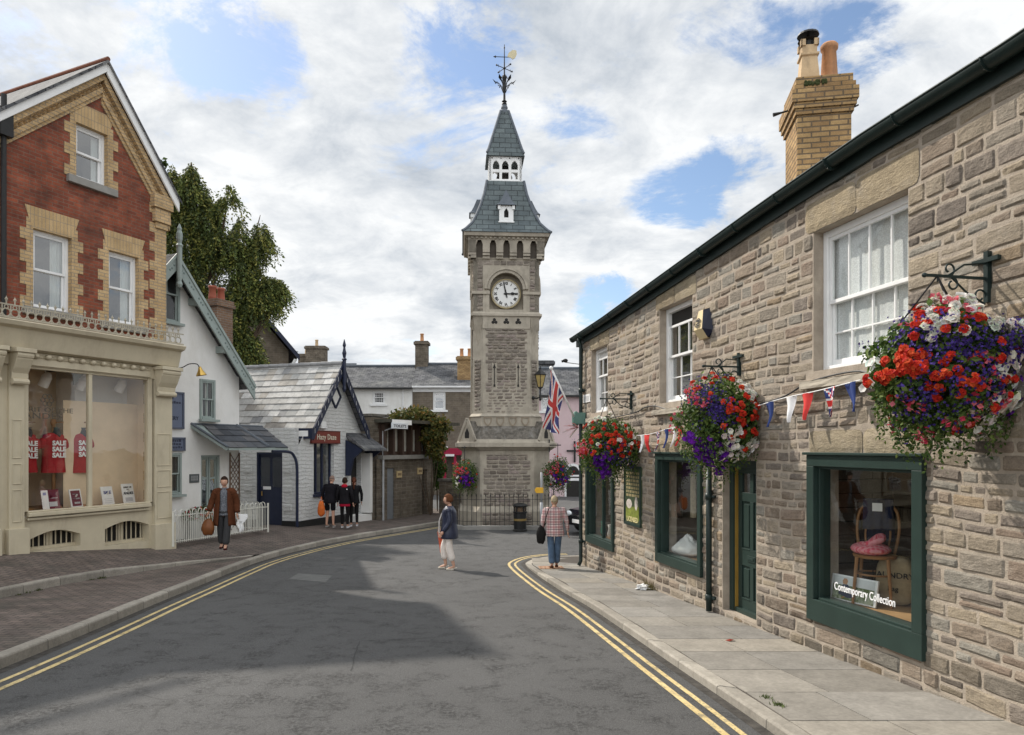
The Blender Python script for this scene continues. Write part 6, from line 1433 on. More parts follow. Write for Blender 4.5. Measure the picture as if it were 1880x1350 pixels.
def bracket(px, pyt, pyb, out, label, big, zarm):
    x, zt = RW.at(px, pyt, -.03); zb = RW.at(px, pyb, -.03)[1]; root = thing('wall_bracket', label, 'bracket', RW.w(x, 0, zb), RW.a, 'iron basket brackets on the stone building'); h = zt - zb; za = RW.at(px, zarm, -.03)[1] - zb
    m = MB(); m.box(-.02, .02, -.045, .0, 0, h); m.box(-.12, .12, -.055, -.02, h * .78, h * .78 + .035); m.bar((0, -.03, za), (0, -out - .12, za), .016, .022)
    def scroll(c, r0, t0, t1, n=16, s=1): return [(0, c[0] + s * (r0 * (1 - .55 * i / n)) * math.cos(t0 + (t1 - t0) * i / n), c[1] + (r0 * (1 - .55 * i / n)) * math.sin(t0 + (t1 - t0) * i / n)) for i in range(n + 1)]
    m.tube(scroll((-out * .78, za + .06), .055, R(-90), R(250)), .008, 6); m.tube(scroll((-out * .72, za - .06), .055, R(90), R(-250)), .008, 6); m.tube(scroll((-.10, za - h * .35), .06, R(0), R(330)), .008, 6)
    m.tube([(0, -out * .80, za + .005), (0, -out * .5, za + .10), (0, -.05, za + h * .30)], .008, 6); m.tube([(0, -out * .74, za - .005), (0, -out * .45, za - .12), (0, -.05, za - h * .5)], .008, 6)
    m.ell((0, -out - .12, za), .02, 8, 6); m.tube([(0, -out, za), (0, -out, za - .05)], .006, 5)
    m.build('ironwork', M_['greenpipe'], root)
    return RW.w(x, -out, zb + za)
def chains(top, C, rad, label):
    root = thing('basket_chain', label, 'chain', C, 0, 'chains of the hanging baskets'); t = top - C
    m = MB()
    for k in range(3): a = R(120 * k + 20); m.tube([t, Vector((math.cos(a) * rad * .6, math.sin(a) * rad * .6, rad * .45))], .007, 5)
    m.build('links', M_['black'], root)
# near
t1 = bracket(1812, 462, 556, .50, 'large dark iron scroll bracket nearest the camera, above the biggest flower basket', True, 512)
C1 = P(1722, 678, 5.62); 
basket('huge flower basket with red geraniums and white petunias above the nearest shop window', C1, .505, 3, [('red', -.78, .05, .2, 24), ('red', -.92, -.12, .08, 10), ('red', -.45, .15, .3, 14), ('red', .05, .1, .3, 9), ('red', .55, -.3, .08, 4), ('red', -.05, -.55, .3, 9), ('red', -.5, .75, .07, 7), ('red', .1, .6, .2, 4),
    ('vio', -.1, .15, .28, 44), ('vio', .75, .3, .16, 60), ('vio', -.6, .45, .14, 24), ('vio', -.55, -.55, .16, 26), ('vio', -.1, -.4, .25, 40), ('vio', .3, .3, .2, 24), ('beg', -.35, .62, .14, 18), ('beg', .35, .75, .22, 20), ('beg', .75, .55, .1, 7), ('white', .5, -.7, .15, 44), ('white', .72, -.5, .12, 26), ('white', .55, .05, .14, 8),
    ('pur', .85, -.45, .08, 7), ('pur', .75, -.62, .06, 5), ('pink', -.3, -.8, .18, 8), ('pink', .2, -.3, .2, 6), ('pink', -.2, .75, .15, 5)], 1.1, (wn, wd), sq=(1.08, .95, .98))
chains(t1, C1, .6, 'dark chains holding the biggest flower basket')
t2 = bracket(1356, 648, 690, .42, 'dark iron bracket above the green front door basket', False, 674)
C2 = P(1319, 770, 9.25)
basket('flower basket with purple trailing petunias beside the green door', C2, .52, 8, [('red', -.5, .75, .15, 9), ('red', .35, .35, .2, 13), ('red', .55, .05, .2, 13), ('red', .1, .1, .3, 7), ('red', .3, -.3, .15, 6), ('vio', -.45, .35, .2, 55), ('vio', -.2, .1, .25, 26), ('beg', .55, .75, .14, 16), ('beg', .85, .3, .1, 10), ('beg', .6, .55, .12, 8), ('white', .2, -.6, .18, 26), ('white', .65, -.45, .08, 5),
    ('pur', -.5, -.75, .14, 20), ('pur', -.1, -.85, .12, 14), ('pur', -.75, -.45, .1, 8), ('pink', -.7, .5, .12, 7)], .75, (wn, wd), sq=(1.0, .95, 1.1))
chains(t2, C2, .5, 'dark chains holding the flower basket beside the green door')
t3 = bracket(1158, 718, 752, .50, 'dark iron bracket above the farthest basket, by the corner', False, 733)
C3 = P(1117, 818, 12.95)
basket('flower basket with magenta petunias at the far corner downpipe', C3, .53, 15, [('red', -.5, .3, .3, 18), ('red', .3, .35, .25, 16), ('red', .6, 0, .25, 14), ('red', -.75, -.2, .1, 6), ('red', .2, -.2, .3, 8), ('pur', -.3, -.7, .17, 26), ('vio', .1, -.2, .3, 24), ('vio', .5, -.6, .2, 16), ('pink', -.8, .0, .1, 6), ('white', .0, .1, .4, 4), ('beg', -.3, .8, .1, 3)], .7, (wn, wd), sq=(1.05, .95, 1.0))
chains(t3, C3, .5, 'dark chains holding the flower basket at the far corner')
for px, py, s, lab in ((853, 872, .47, 'dark flower basket hanging on the left side of the clock tower'), (1024, 868, .50, 'dark flower basket hanging on the right side of the clock tower')):
    C = P(px, py, TY - .55); basket(lab, C, s, px, [('red', 0, .1, .4, 12), ('vio', .2, -.1, .35, 34), ('pur', .2, -.4, .3, 16), ('pink', -.3, .3, .3, 10), ('white', -.4, -.3, .2, 3)], .45, None, 'hanging flower baskets on the clock tower', sq=(1, 1, 1.15))
    b = thing('tower_basket_bracket', 'small iron bracket on the %s chamfer of the clock tower' % ('left' if px < 900 else 'right'), 'bracket', C, 0, 'iron basket brackets on the clock tower'); m = MB(); sx = 1 if px < 900 else -1
    m.tube([(0, 0, s * .4), (0, 0, .95), (0, .05, 1.0)], .012, 5); m.tube([(-sx * .1, 0, .95), (sx * .28, .45, .95)], .02, 6); m.bar((sx * .27, .44, .70), (sx * .27, .44, 1.15), .04); m.build('ironwork', M_['black'], b)
# ---------------------------------------------------------------- bunting, cable, signs on the stone building
BLU = plain('bunting_blue', (.035, .06, .20), .85); BWH = plain('bunting_white', (.78, .78, .78), .85); BRE = plain('bunting_red', (.62, .05, .045), .85)
def uj(u, v):                                            # union flag: 0 blue 1 white 2 red
    x, y = (u - .5) * 2, (v - .5)
    if abs(x) < .10 or abs(y) < .10: return 2
    if abs(x) < .17 or abs(y) < .17: return 1
    d1, d2 = abs(y - x * .5), abs(y + x * .5)
    if d1 < .035 or d2 < .035: return 2
    if d1 < .10 or d2 < .10: return 1
    return 0
def bunting(label, pts, flags, dist):
    W = [wallpt(px, py, dist) for px, py in pts]; o = W[0]; root = thing('bunting', label, 'bunting', o, 0, 'strings of bunting on the stone building'); s = MB()
    L = smooth_poly([tuple(p - o) for p in W], 30); s.tube(L, .006, 5); s.build('string', M_['whitep'], root)
    r = random.Random(len(flags))
    for (px, kind) in flags:
        k = min(range(len(L)), key=lambda i: abs((CX + F * (L[i][0] + o.x) / (L[i][1] + o.y)) - px)); p = Vector(L[k]); a = Vector(L[min(k + 1, len(L) - 1)]) - Vector(L[max(k - 1, 0)]); a.normalize()
        w, h = .20, .30; sk = r.uniform(-.07, .07); out = Vector((-RW.n.x, -RW.n.y, 0)); ph = r.uniform(0, 6)
        def fn(u, v): # v=0 top
            return p + a * ((u - .5) * w * (1 - v * .93) + sk * v * v) + Vector((0, 0, -h * v)) + out * (.05 * math.sin(v * 2.5 + ph) * v + .02 * math.sin(u * 5 + ph))
        m = MB(); m.grid(fn, 10, 14, mif=(lambda i, j: uj(i / 10, j / 14 * .8 + .1)) if kind == 'u' else None)
        m.build('pennant', [BLU, BWH, BRE] if kind == 'u' else {'b': BLU, 'w': BWH, 'r': BRE}[kind], root, smooth=True)
bunting('bunting of five pennants between the biggest basket and the door basket', [(1392, 745), (1440, 731), (1500, 718), (1580, 698)], [(1412, 'b'), (1449, 'w'), (1478, 'r'), (1522, 'u'), (1562, 'b')], .14)
bunting('bunting of small pennants above the middle shop window', [(1170, 800), (1195, 797), (1225, 788), (1250, 783)], [(1178, 'w'), (1190, 'r'), (1206, 'u'), (1221, 'b'), (1236, 'w'), (1246, 'r')], .14)
def ribbon():
    o = P(1062, 785, 15.2); root = thing('ribbon_bow', 'pink and white ribbon bow tied to the far corner downpipe', 'ribbon', o, 0); r = random.Random(4)
    for mt, nm in ((BWH, 'white_ribbon'), (plain('pink_ribbon', (.7, .25, .25), .8), 'pink_ribbon')):
        m = MB()
        for i in range(9):
            a = r.uniform(1.9, 4.4); l = r.uniform(.15, .42); d = Vector((math.cos(a), r.uniform(-.3, .3), math.sin(a) * .5)); s = Vector((0, .2, 1)).cross(d).normalized() * .02
            q = [d * l * t + Vector((0, 0, -.15 * t * t * l)) for t in (0, .33, .66, 1)]; m.add([x + s * k for x in q for k in (-1, 1)], [(2 * j, 2 * j + 1, 2 * j + 3, 2 * j + 2) for j in range(3)])
        m.build(nm, mt, root)['kind'] = 'stuff'
ribbon()
def cable(label, pts, r=.011):
    W = [wallpt(px, py, .045) for px, py in pts]; o = W[0]; root = MB(); root.tube(smooth_poly([tuple(p - o) for p in W], 40), r, 5); c = root.build('cable', M_['black']); c.location = o; tag(c, label, 'cable', 'cables on the stone building')
cable('black cable sagging under the biggest upper window to the right edge', [(1385, 745), (1440, 728), (1486, 702), (1570, 682), (1640, 690), (1760, 650), (1880, 600), (2200, 400)])
cable('black cable between the two farther upper windows', [(1120, 768), (1165, 758), (1185, 748), (1204, 746), (1230, 752), (1262, 742)])
cable('thin black cable hanging down beside the far corner downpipe', [(1070, 640), (1069, 700), (1068, 760), (1076, 775), (1080, 800)], .008)
def alarm():
    x, z = RW.at(1296, 592, -.02); root = thing('alarm_box', 'cream wedge shaped alarm box with a dark round badge on the stone building', 'alarm box', RW.w(x, 0, z), RW.a)
    m = MB(); m.add([(-.12, 0, .20), (.12, 0, .20), (.20, 0, -.14), (-.20, 0, -.14), (-.07, -.10, .17), (.07, -.10, .17), (.13, -.15, -.11), (-.13, -.15, -.11), (.13, -.06, -.24), (-.13, -.06, -.24), (.1, 0, -.24), (-.1, 0, -.24)], [(4, 5, 6, 7), (0, 1, 5, 4), (3, 0, 4, 7), (7, 6, 8, 9), (9, 8, 10, 11), (3, 7, 9, 11)]); b = m.build('cover', plain('cream_plastic', (.72, .58, .34), .4, .04), root, bevel=.004)
    q = MB(); q.add([(.121, 0, .19), (.20, 0, -.14), (.132, -.152, -.11), (.071, -.10, .165), (.1, 0, -.24), (.131, -.06, -.235)], [(0, 3, 2, 1), (1, 2, 5, 4)]); q.build('dark_side', plain('navy_plastic', (.015, .017, .035), .4), root)
    d = MB(); nrm = Vector((0, -.97, .16)); c = Vector((0, -.137, -.02)); a_, b_ = Vector((1, 0, 0)), Vector((0, .17, .98))
    def disc(r0, r1, t): n = 22; d.add([c + nrm * t + (a_ * math.cos(2 * math.pi * i / n) + b_ * math.sin(2 * math.pi * i / n)) * rr for i in range(n) for rr in (r0, r1)], [(2 * i, 2 * i + 1, (2 * i + 3) % (2 * n), (2 * i + 2) % (2 * n)) for i in range(n)])
    disc(.062, .075, .016); 
    for zz, h in ((.035, .02), (-.012, .012), (-.04, .012)): d.add([c + nrm * .016 + a_ * sx + b_ * (zz + dz) for sx, dz in ((-.05, -h), (.05, -h), (.05, h), (-.05, h))], [(0, 1, 2, 3)])
    d.build('badge', M_['ink'], root)
alarm()
def wall_sign():
    x0, zt = RW.at(1070.5, 726, -.02); x1, zb = RW.at(1083, 738, -.02); root = thing('street_sign', 'small white street name plate beside the farthest upper window', 'sign', RW.w((x0 + x1) / 2, 0, zb), RW.a); w = (x1 - x0) / 2; h = zt - zb
    m = MB(); m.box(-w, w, -.025, 0, 0, h); p = m.build('plate', M_['whitep'], root, bevel=.004); g = MB()
    for (k, z) in ((0, .62), (1, .3)):
        for i in range(6): g.box(-w * .75 + i * w * .26, -w * .75 + i * w * .26 + w * .17, -.027, -.025, h * z - .03, h * z + .03)
    g.build('faint_lettering', plain('faded_ink', (.42, .42, .42), .8), p)
wall_sign()
def banner():
    x0, _ = RW.at(1146, 900, -.04); x1, zb = RW.at(1176, 970, -.04); zt = RW.at(1160, 856, -.04)[1]; root = thing('notice_board', 'tall narrow green notice board with gold lettering between two shop windows', 'sign', RW.w((x0 + x1) / 2, 0, zb), RW.a); w = (x1 - x0) / 2; h = zt - zb
    m = MB(); m.box(-w, w, -.035, 0, 0, h); p = m.build('board', plain('board_green', (.045, .065, .035), .45, .1), root, bevel=.004)
    f = MB(); f.box(-w, -w + .03, -.05, -.035, 0, h); f.box(w - .03, w, -.05, -.035, 0, h); f.box(-w, w, -.05, -.035, 0, .05); f.box(-w, w, -.05, -.035, h - .04, h); f.build('frame', M_['green'], p)
    gold = plain('dull_gold', (.30, .25, .13), .6); g = MB(); r = random.Random(2)
    for row in range(7):
        z = h * (.86 - row * .062); x = -w * .75
        while x < w * .7: l = r.uniform(.04, .12); g.box(x, min(x + l, w * .8), -.037, -.035, z, z + .045); x += l + .03
    g.build('faded_lettering', gold, p)['kind'] = 'stuff'
    pic = MB(); pic.add([(-w * .8, -.037, h * .1), (w * .8, -.037, h * .1), (w * .8, -.037, h * .34), (-w * .8, -.037, h * .30)], [(0, 1, 2, 3)]); pic.build('painted_meadow', plain('meadow', (.16, .19, .03), .7, .5, 12), p)
    d = MB(); d.ell((w * .45, -.036, h * .38), (.07, .004, .13), 12, 8); d.ell((-w * .4, -.036, h * .36), (.14, .004, .09), 12, 8); d.build('painted_figure', plain('pale_paint', (.5, .45, .4), .7, .3, 20), p)
    text('LICENSED', .125, plain('cream_gold', (.62, .55, .28), .5), 'lettering', p, TM(0, -.0375, .075), sx=1.0, extra=.003)
banner()
# ---------------------------------------------------------------- flag, lantern, small things by the corner and the tower
def flag():
    base, tip = P(1054, 766, 15.9), P(1012, 676, 15.5); root = thing('flagpole', 'white angled flagpole with a green socket on the far corner of the stone building', 'flagpole', base); t = tip - base
    m = MB(); m.tube([(0, 0, 0), t], .022, 10); m.ell(t, .045, 10, 6); m.build('pole', M_['whitep'], root, smooth=True); s = MB(); s.lathe([(.06, -.16), (.085, -.1), (.085, .08), (.05, .14), (.03, .16)], 12, (.04, .05, -.03)); s.box(.02, .25, -.05, .15, -.15, .1); s.build('socket', plain('verdigris', (.10, .19, .16), .6), root, smooth=False)
    hp = lambda q: base + t * (.98 - q * .54)
    fo = hp(0)
    def fn(s_, v):
        top = hp(v); f = s_
        p = top + Vector((-.02 - .13 * f - .02 * v * f, 0, -f * (1.30 - .45 * v))); p.y += .05 * math.sin(v * 8 + f * 4) * (.3 + f) + .10 * f * math.sin(v * 5); p.x += .05 * f * math.sin(v * 9 + f * 5)
        return p - fo
    fm = MB(); fm.grid(fn, 96, 72, mif=lambda i, j: uj((i + .5) / 96, (j + .5) / 72)); o = fm.build('union_flag', [plain('flag_blue', (.055, .06, .17), .85), plain('flag_white', (.70, .68, .68), .85), plain('flag_red', (.50, .06, .055), .85)], smooth=True); o.location = fo; tag(o, 'red white and blue union flag drooping from the angled white pole', 'flag')
flag()
def lantern():
    p = P(992, 730, TY - .1); root = thing('wall_lantern', 'black hexagonal lantern with amber panes on the right of the clock tower', 'lamp', p)
    m = MB(); m.tube([(-.28, .25, -.0), (-.12, .1, -.03), (0, 0, .02), (0, 0, .32)], .028, 8); m.lathe([(.02, -.12), (.05, -.06), (.03, 0)], 8); m.ell((-.25, .22, 0), .07, 8, 6); m.lathe([(.03, .3), (.10, .34), (.10, .37), (.04, .38)], 6); m.lathe([(.23, .78), (.24, .80), (.14, .90), (.06, .96), (.03, 1.0), (.04, 1.03), (.005, 1.12)], 6)
    for k in range(6): a = math.pi * (2 * k + 1) / 6; c, s = math.cos(a), math.sin(a); m.tube([(.10 * c, .10 * s, .36), (.21 * c, .21 * s, .79)], .012, 5)
    b = m.build('frame', M_['black'], root); g = MB(); g.lathe([(.095, .37), (.20, .78)], 6); g.build('pane', plain('amber_glass', (.40, .30, .12), .25, .2), b)
lantern()
def cctv():
    p = P(1038, 664, 16.0); root = thing('security_camera', 'tiny dark camera on a thin arm above the flag', 'camera', p); m = MB(); m.tube([(0, 0, -.02), (.33, .1, -.05)], .01, 6); m.build('arm', M_['metal'], root); b = MB(); b.ell((0, 0, .02), (.06, .05, .045), 10, 6); b.bar((-.08, -.02, .0), (0, 0, .02), .05); b.build('housing', M_['black'], root)
cctv()
def railings():
    Y = 23.9; root = thing('iron_railings', 'black spear topped iron railings round the foot of the clock tower', 'railings', (-.3, Y, 0)); x0, x1 = X(826, Y) + .3, X(1018, Y) + .3; paths = [((x0 - .2, 1.4), (x0, .4)), ((x0, .4), (x0 + .5, 0)), ((x0 + .5, 0), (x1 - .5, 0)), ((x1 - .5, 0), (x1, .4)), ((x1, .4), (x1 + .15, 3))]
    rail = MB(); bars = MB(); kb = MB()
    for (a, b) in paths:
        for z in (.28, 1.02): rail.bar((a[0], a[1], z), (b[0], b[1], z), .035, .012)
        L = math.hypot(b[0] - a[0], b[1] - a[1]); n = max(2, int(L / .15)); d = ((b[0] - a[0]) / L, (b[1] - a[1]) / L); kb.bar((a[0] - d[0] * .08, a[1] - d[1] * .08, .02), (b[0] + d[0] * .08, b[1] + d[1] * .08, .02), .22, .24)
        for k in range(n): t = (k + .5) / n; x, y = a[0] + (b[0] - a[0]) * t, a[1] + (b[1] - a[1]) * t; bars.tube([(x, y, .12), (x, y, 1.10)], .0105, 5); bars.lathe([(.008, 1.1), (.022, 1.14), (.003, 1.23)], 5, (x, y, 0))
    rail.build('rail', M_['black'], root); bars.build('upright', M_['black'], root)['kind'] = 'stuff'; kb.build('kerb', M_['concrete'], root, bevel=.02)
    return root
railings()
def litter_bin():
    p = P(955, 971, 23.4); root = thing('litter_bin', 'black litter bin with open hood standing before the tower railings', 'bin', (p.x, 23.4, 0)); m = MB(); m.lathe([(.24, 0), (.24, .06), (.21, .08), (.215, .60), (.235, .62), (.235, .66)], 14); m.build('drum', M_['black'], root); h = MB()
    for k in range(5): a = 2 * math.pi * (k + .25) / 5; h.tube([(.2 * math.cos(a), .2 * math.sin(a), .64), (.2 * math.cos(a), .2 * math.sin(a), .84)], .025, 6)
    h.lathe([(.235, .82), (.245, .86), (.22, .90), (.10, .94), (.02, .95)], 14); h.build('hood', M_['black'], root); i = MB(); i.lathe([(.17, .62), (.17, .83)], 12); i.build('liner', plain('brown_litter', (.13, .09, .06), .9, .5, 15), root); g = MB(); g.lathe([(.219, .36), (.2195, .43)], 14); g.build('gold_band', plain('gold_paint', (.22, .15, .05), .5), root)
litter_bin()
def sign_post():
    p = P(994, 968, 22.6); root = thing('sign_post', 'grey steel post with a small yellow sign left of the plaid shirted walker', 'sign post', (p.x, 22.6, 0)); m = MB(); m.tube([(0, 0, 0), (0, 0, 1.02)], .052, 10); m.tube([(0, 0, 1.0), (0, 0, 1.98)], .034, 10); m.build('post', M_['metal'], root, smooth=True); s = MB(); s.box(-.17, .06, -.05, -.04, 1.32, 1.50); s.prism([(-.17, 1.32), (-.17, 1.50), (-.22, 1.41)], -.05, -.04, 'y'); s.build('plate', M_['yellow'], root, bevel=.004)
sign_post()
it = MB(); it.box(-.45, .45, -.04, 0, -.05, .05); it.box(-.05, .05, -.045, 0, -.65, .55); o_ = it.build('iron_cross', M_['black']); o_.location = P(1055, 828, 39.93); tag(o_, 'black iron cross fixed on the pale pink house front', 'cross')
def car():
    root = thing('parked_car', 'dark car parked beyond the far corner with its headlamp showing', 'car', (2.05, 22.2, 0), R(-62)); pr = [(0, .30), (.02, .62), (.25, .78), (1.0, .88), (1.55, 1.38), (2.9, 1.42), (3.6, 1.0), (4.0, .9), (4.05, .35)]
    b = MB(); ws = [(-.86, .86)]
    n = len(pr)
    def sec(s): return [(s * (.86 if z < .9 else .70), y, z) for y, z in pr]
    A, B = sec(-1), sec(1); b.add(A + B, [tuple(range(n)), tuple(range(2 * n - 1, n - 1, -1))] + [(i, n + i, n + (i + 1) % n, (i + 1) % n) for i in range(n)]); bo = b.build('body', plain('dark_car_paint', (.012, .013, .017), .2, .05, 2, 0, spec=.5), root, bevel=.05)
    g = MB(); g.add([(-.72, 1.02, .93), (.72, 1.02, .93), (.66, 1.50, 1.35), (-.66, 1.50, 1.35)], [(0, 1, 2, 3)]); g.v = [v + Vector((0, -.03, .02)) for v in g.v]; g.build('windscreen', M_['glassr'], bo)
    for sx in (-.6, .6): h = MB(); h.ell((sx, .06, .66), (.16, .08, .09), 10, 8); h.build('headlight', plain('clear_lamp', (.75, .78, .8), .15), root, smooth=True)
    q = MB(); q.box(-.26, .26, -.03, 0, .40, .51); q.build('number_plate', M_['whitep'], root)
    for sx in (-.8, .8):
        for y in (.75, 3.2): w = MB(); w.lathe([(.2, -.1), (.32, -.1), (.33, 0), (.32, .1), (.2, .1)], 18, M=Matrix.Translation((sx, y, .33)) @ Matrix.Rotation(R(90), 4, 'Y')); w.build('wheel', M_['black'], root)
car()
def litter():
    p = Vector((2.26, 12.25, pvz(12.25))); root = MB(); r = random.Random(6)
    root.ell((0, 0, .04), (.11, .09, .05), 14, 9, fn=lambda d, q: q * (1 + .9 * noise.noise(d * 3.7) + .4 * noise.noise(d * 9)) ); o = root.build('crumpled_paper', M_['whitep']); o.location = p; tag(o, 'crumpled white paper litter lying against the stone wall', 'litter')
    l = MB(); l.add([(0, 0, .004), (.06, .02, .02), (.08, .07, .004), (.02, .06, .015), (-.04, .05, .005)], [(0, 1, 2, 3), (0, 3, 4)]); o = l.build('dead_leaf', plain('red_leaf', (.22, .03, .015), .8)); pz = 8.3; o.location = (2.55, pz, pvz(pz) + .002); tag(o, 'single dark red dead leaf on the paving slabs', 'leaf')
litter()
def tufts(name, label, spots, seed, hgt=.07, col=(.08, .11, .03)):
    r = random.Random(seed); m = MB()
    for (x, y, z, s, n) in spots:
        for i in range(n):
            p = Vector((x + r.gauss(0, s), y + r.gauss(0, s), z)); d = Vector((r.uniform(-.6, .6), r.uniform(-.6, .6), 1)) * hgt * r.uniform(.4, 1.2); w = Vector((r.uniform(-1, 1), r.uniform(-1, 1), 0)).normalized() * .006; k = r.uniform(.6, 1.4); m.add([p - w, p + w, p + d], [(0, 1, 2)], 0, tuple(c * k for c in col))
    o = m.build(name, M_['leaf']); o['label'] = label; o['category'] = 'weeds'; o['kind'] = 'stuff'
tufts('wall_weeds', 'dry grass tuft at the foot of the stone wall beside the white paper', [(2.40, 12.35, pvz(12.35), .05, 120), (2.42, 12.2, pvz(12.2), .05, 60)], 3, .16, (.14, .12, .05))
tufts('kerb_weeds', 'small green weeds in the joint behind the right kerb', [(2.24, 5.95, pvz(5.9), .03, 50), (2.21, 6.15, pvz(6.1), .03, 30)], 4, .03)
sp = []
for k in range(60):
    t = rnd.uniform(.40, .80); p = lerp_poly(UK, t)
    if noise.noise(Vector((t * 14, 2, 1))) > -.05: sp.append((p.x + .03, p.y, zr(p.y) + LKH, .035, 26))
tufts('gutter_moss', 'moss and weeds along the foot of the upper left kerb', sp, 5, .045, (.06, .075, .02))
# ---------------------------------------------------------------- people
def skin_mesh(J, E, root, sub=2):
    """J: name -> (xyz, radius or (rx, ry)); grows a smooth limb surface; returns vertices and faces"""
    names = list(J); names.remove(root); names.insert(0, root); ix = {n: i for i, n in enumerate(names)}
    me = bpy.data.meshes.new('sk'); me.from_pydata([tuple(J[n][0]) for n in names], [(ix[a], ix[b]) for a, b in E], [])
    o = bpy.data.objects.new('sk', me); COL.objects.link(o); m = o.modifiers.new('s', 'SKIN'); m.use_smooth_shade = True
    me.skin_vertices.new() if hasattr(me.skin_vertices, 'new') and not len(me.skin_vertices) else None
    if not len(me.skin_vertices):
        bm = bmesh.new(); bm.from_mesh(me); bm.verts.layers.skin.verify(); bm.to_mesh(me); bm.free()
    for n in names: r = J[n][1]; me.skin_vertices[0].data[ix[n]].radius = (r, r) if isinstance(r, (int, float)) else r
    me.skin_vertices[0].data[0].use_root = True
    s = o.modifiers.new('d', 'SUBSURF'); s.levels = sub; s.render_levels = sub
    bpy.context.view_layer.update(); ev = o.evaluated_get(bpy.context.evaluated_depsgraph_get()); em = ev.to_mesh()
    vs = [v.co.copy() for v in em.vertices]; fs = [list(p.vertices) for p in em.polygons]; ev.to_mesh_clear(); bpy.data.objects.remove(o); bpy.data.meshes.remove(me)
    return vs, fs
SKIN = plain('skin', (.52, .30, .21), .55, .05, 8, .05, 60)
LIP = plain('lip', (.35, .10, .09), .5); EYE_ = plain('eye', (.03, .02, .02), .3)
def person(label, loc, rz, H, pose=None, hair=None, tops=(), lower=None, shoes=None, skin=SKIN, group=None, bend=0.0, legs_bare=False, head_turn=0.0, wide=1.0, head_nod=0.0):
    root = thing('person', label, 'person', loc, rz, group)
    J = dict(pelvis=(0, 0, .53), waist=(0, 0, .62), chest=(0, .005, .74), neck=(0, .012, .835), head=(0, 0, .885))
    for s, n in ((-1, 'r'), (1, 'l')):
        J.update({'sh' + n: (s * .108 * wide, .005, .805), 'el' + n: (s * .150 * wide, .02, .645), 'wr' + n: (s * .155 * wide, -.03, .505), 'hp' + n: (s * .055 * wide, 0, .50), 'kn' + n: (s * .058, -.012, .28), 'an' + n: (s * .058, .012, .05), 'to' + n: (s * .068, -.075, .018)})
    if pose: J.update(pose)
    J = {k: Vector(v) * H for k, v in J.items()}
    if bend:
        Mb = Matrix.Translation(J['pelvis']) @ Matrix.Rotation(bend, 4, 'X') @ Matrix.Translation(-J['pelvis'])
        for k in ('waist', 'chest', 'neck', 'head', 'shl', 'shr', 'ell', 'elr', 'wrl', 'wrr'): J[k] = Mb @ J[k]
    h = H
    rad = dict(pelvis=(.072, .050), waist=(.058, .042), chest=(.066, .044), neck=.029, head=.034, sh=.026, el=.024, wr=.016, hp=.048, kn=.034, an=.021, to=.018)
    RR = lambda k, f=1.0, a=0.0: (tuple(x * h * wide * f + a for x in rad[k]) if isinstance(rad.get(k), tuple) else rad[k if k in rad else k[:2]] * h * f + a)
    E = [('pelvis', 'waist'), ('waist', 'chest'), ('chest', 'neck'), ('neck', 'head')]
    for n in 'lr': E += [('chest', 'sh' + n), ('sh' + n, 'el' + n), ('el' + n, 'wr' + n), ('pelvis', 'hp' + n), ('hp' + n, 'kn' + n), ('kn' + n, 'an' + n), ('an' + n, 'to' + n)]
    vs, fs = skin_mesh({k: (J[k], RR(k)) for k in J}, E, 'pelvis'); body = MB(); body.add(vs, fs)
    # head with face
    hc = J['head'] + Vector((0, -.012 * h, .036 * h)); Mh = Matrix.Translation(hc) @ Matrix.Rotation(head_turn, 4, 'Z') @ Matrix.Rotation(bend * .6 + head_nod, 4, 'X')
    hr = Vector((.0465, .056, .066)) * h
    def face(d, q):
        q = q.copy()
        if d.y < 0 and d.z < -.2: q.x *= 1 - .28 * (-d.z - .2)
        if d.y < -.75 and abs(d.x) < .3 and -.35 < d.z < .2: q.y -= .010 * h * (1 - abs(d.x) / .3) * (1 - abs(d.z + .12) / .35)
        if d.y > 0 and d.z < -.3: q.y *= .8
        return q
    body.ell((0, 0, 0), hr, 22, 16, M=Mh, fn=face)
    for s in (-1, 1):
        body.ell((s * .0165 * h, -.049 * h, .006 * h), (.0055 * h, .004 * h, .0032 * h), 8, 6, 2, M=Mh); body.ell((s * .0435 * h, .004 * h, -.004 * h), (.006 * h, .011 * h, .017 * h), 8, 6, 0, M=Mh)
    body.ell((0, -.050 * h, -.034 * h), (.013 * h, .004 * h, .0038 * h), 8, 6, 1, M=Mh)
    # hands
    for n, s in (('r', -1), ('l', 1)):
        w = J['wr' + n]; d = (w - J['el' + n]).normalized(); a = Vector((0, -1, 0)); a = (a - d * a.dot(d)).normalized(); b = d.cross(a) * s
        pc = w + d * .035 * h; body.ell(pc, (.012 * h, .012 * h, .012 * h), 8, 6, fn=lambda dd, q: a * dd.x * .021 * h + b * dd.y * .011 * h + d * dd.z * .03 * h)
        for i, l in enumerate((.034, .042, .045, .040)):
            o = pc + d * .024 * h + a * (.016 - .0105 * (3 - i) ) * h * 1.0; cu = -b * s * .0
            body.tube([o, o + d * l * .5 * h + b * -.004 * h, o + d * l * .9 * h - b * .016 * h], [.0055 * h, .005 * h, .0035 * h], 6)
        body.tube([pc + a * .016 * h - d * .01 * h, pc + a * .03 * h + d * .012 * h, pc + a * .03 * h + d * .03 * h], [.0065 * h, .0055 * h, .004 * h], 6)
    body.build('body', [skin, LIP, EYE_], root, smooth=True)
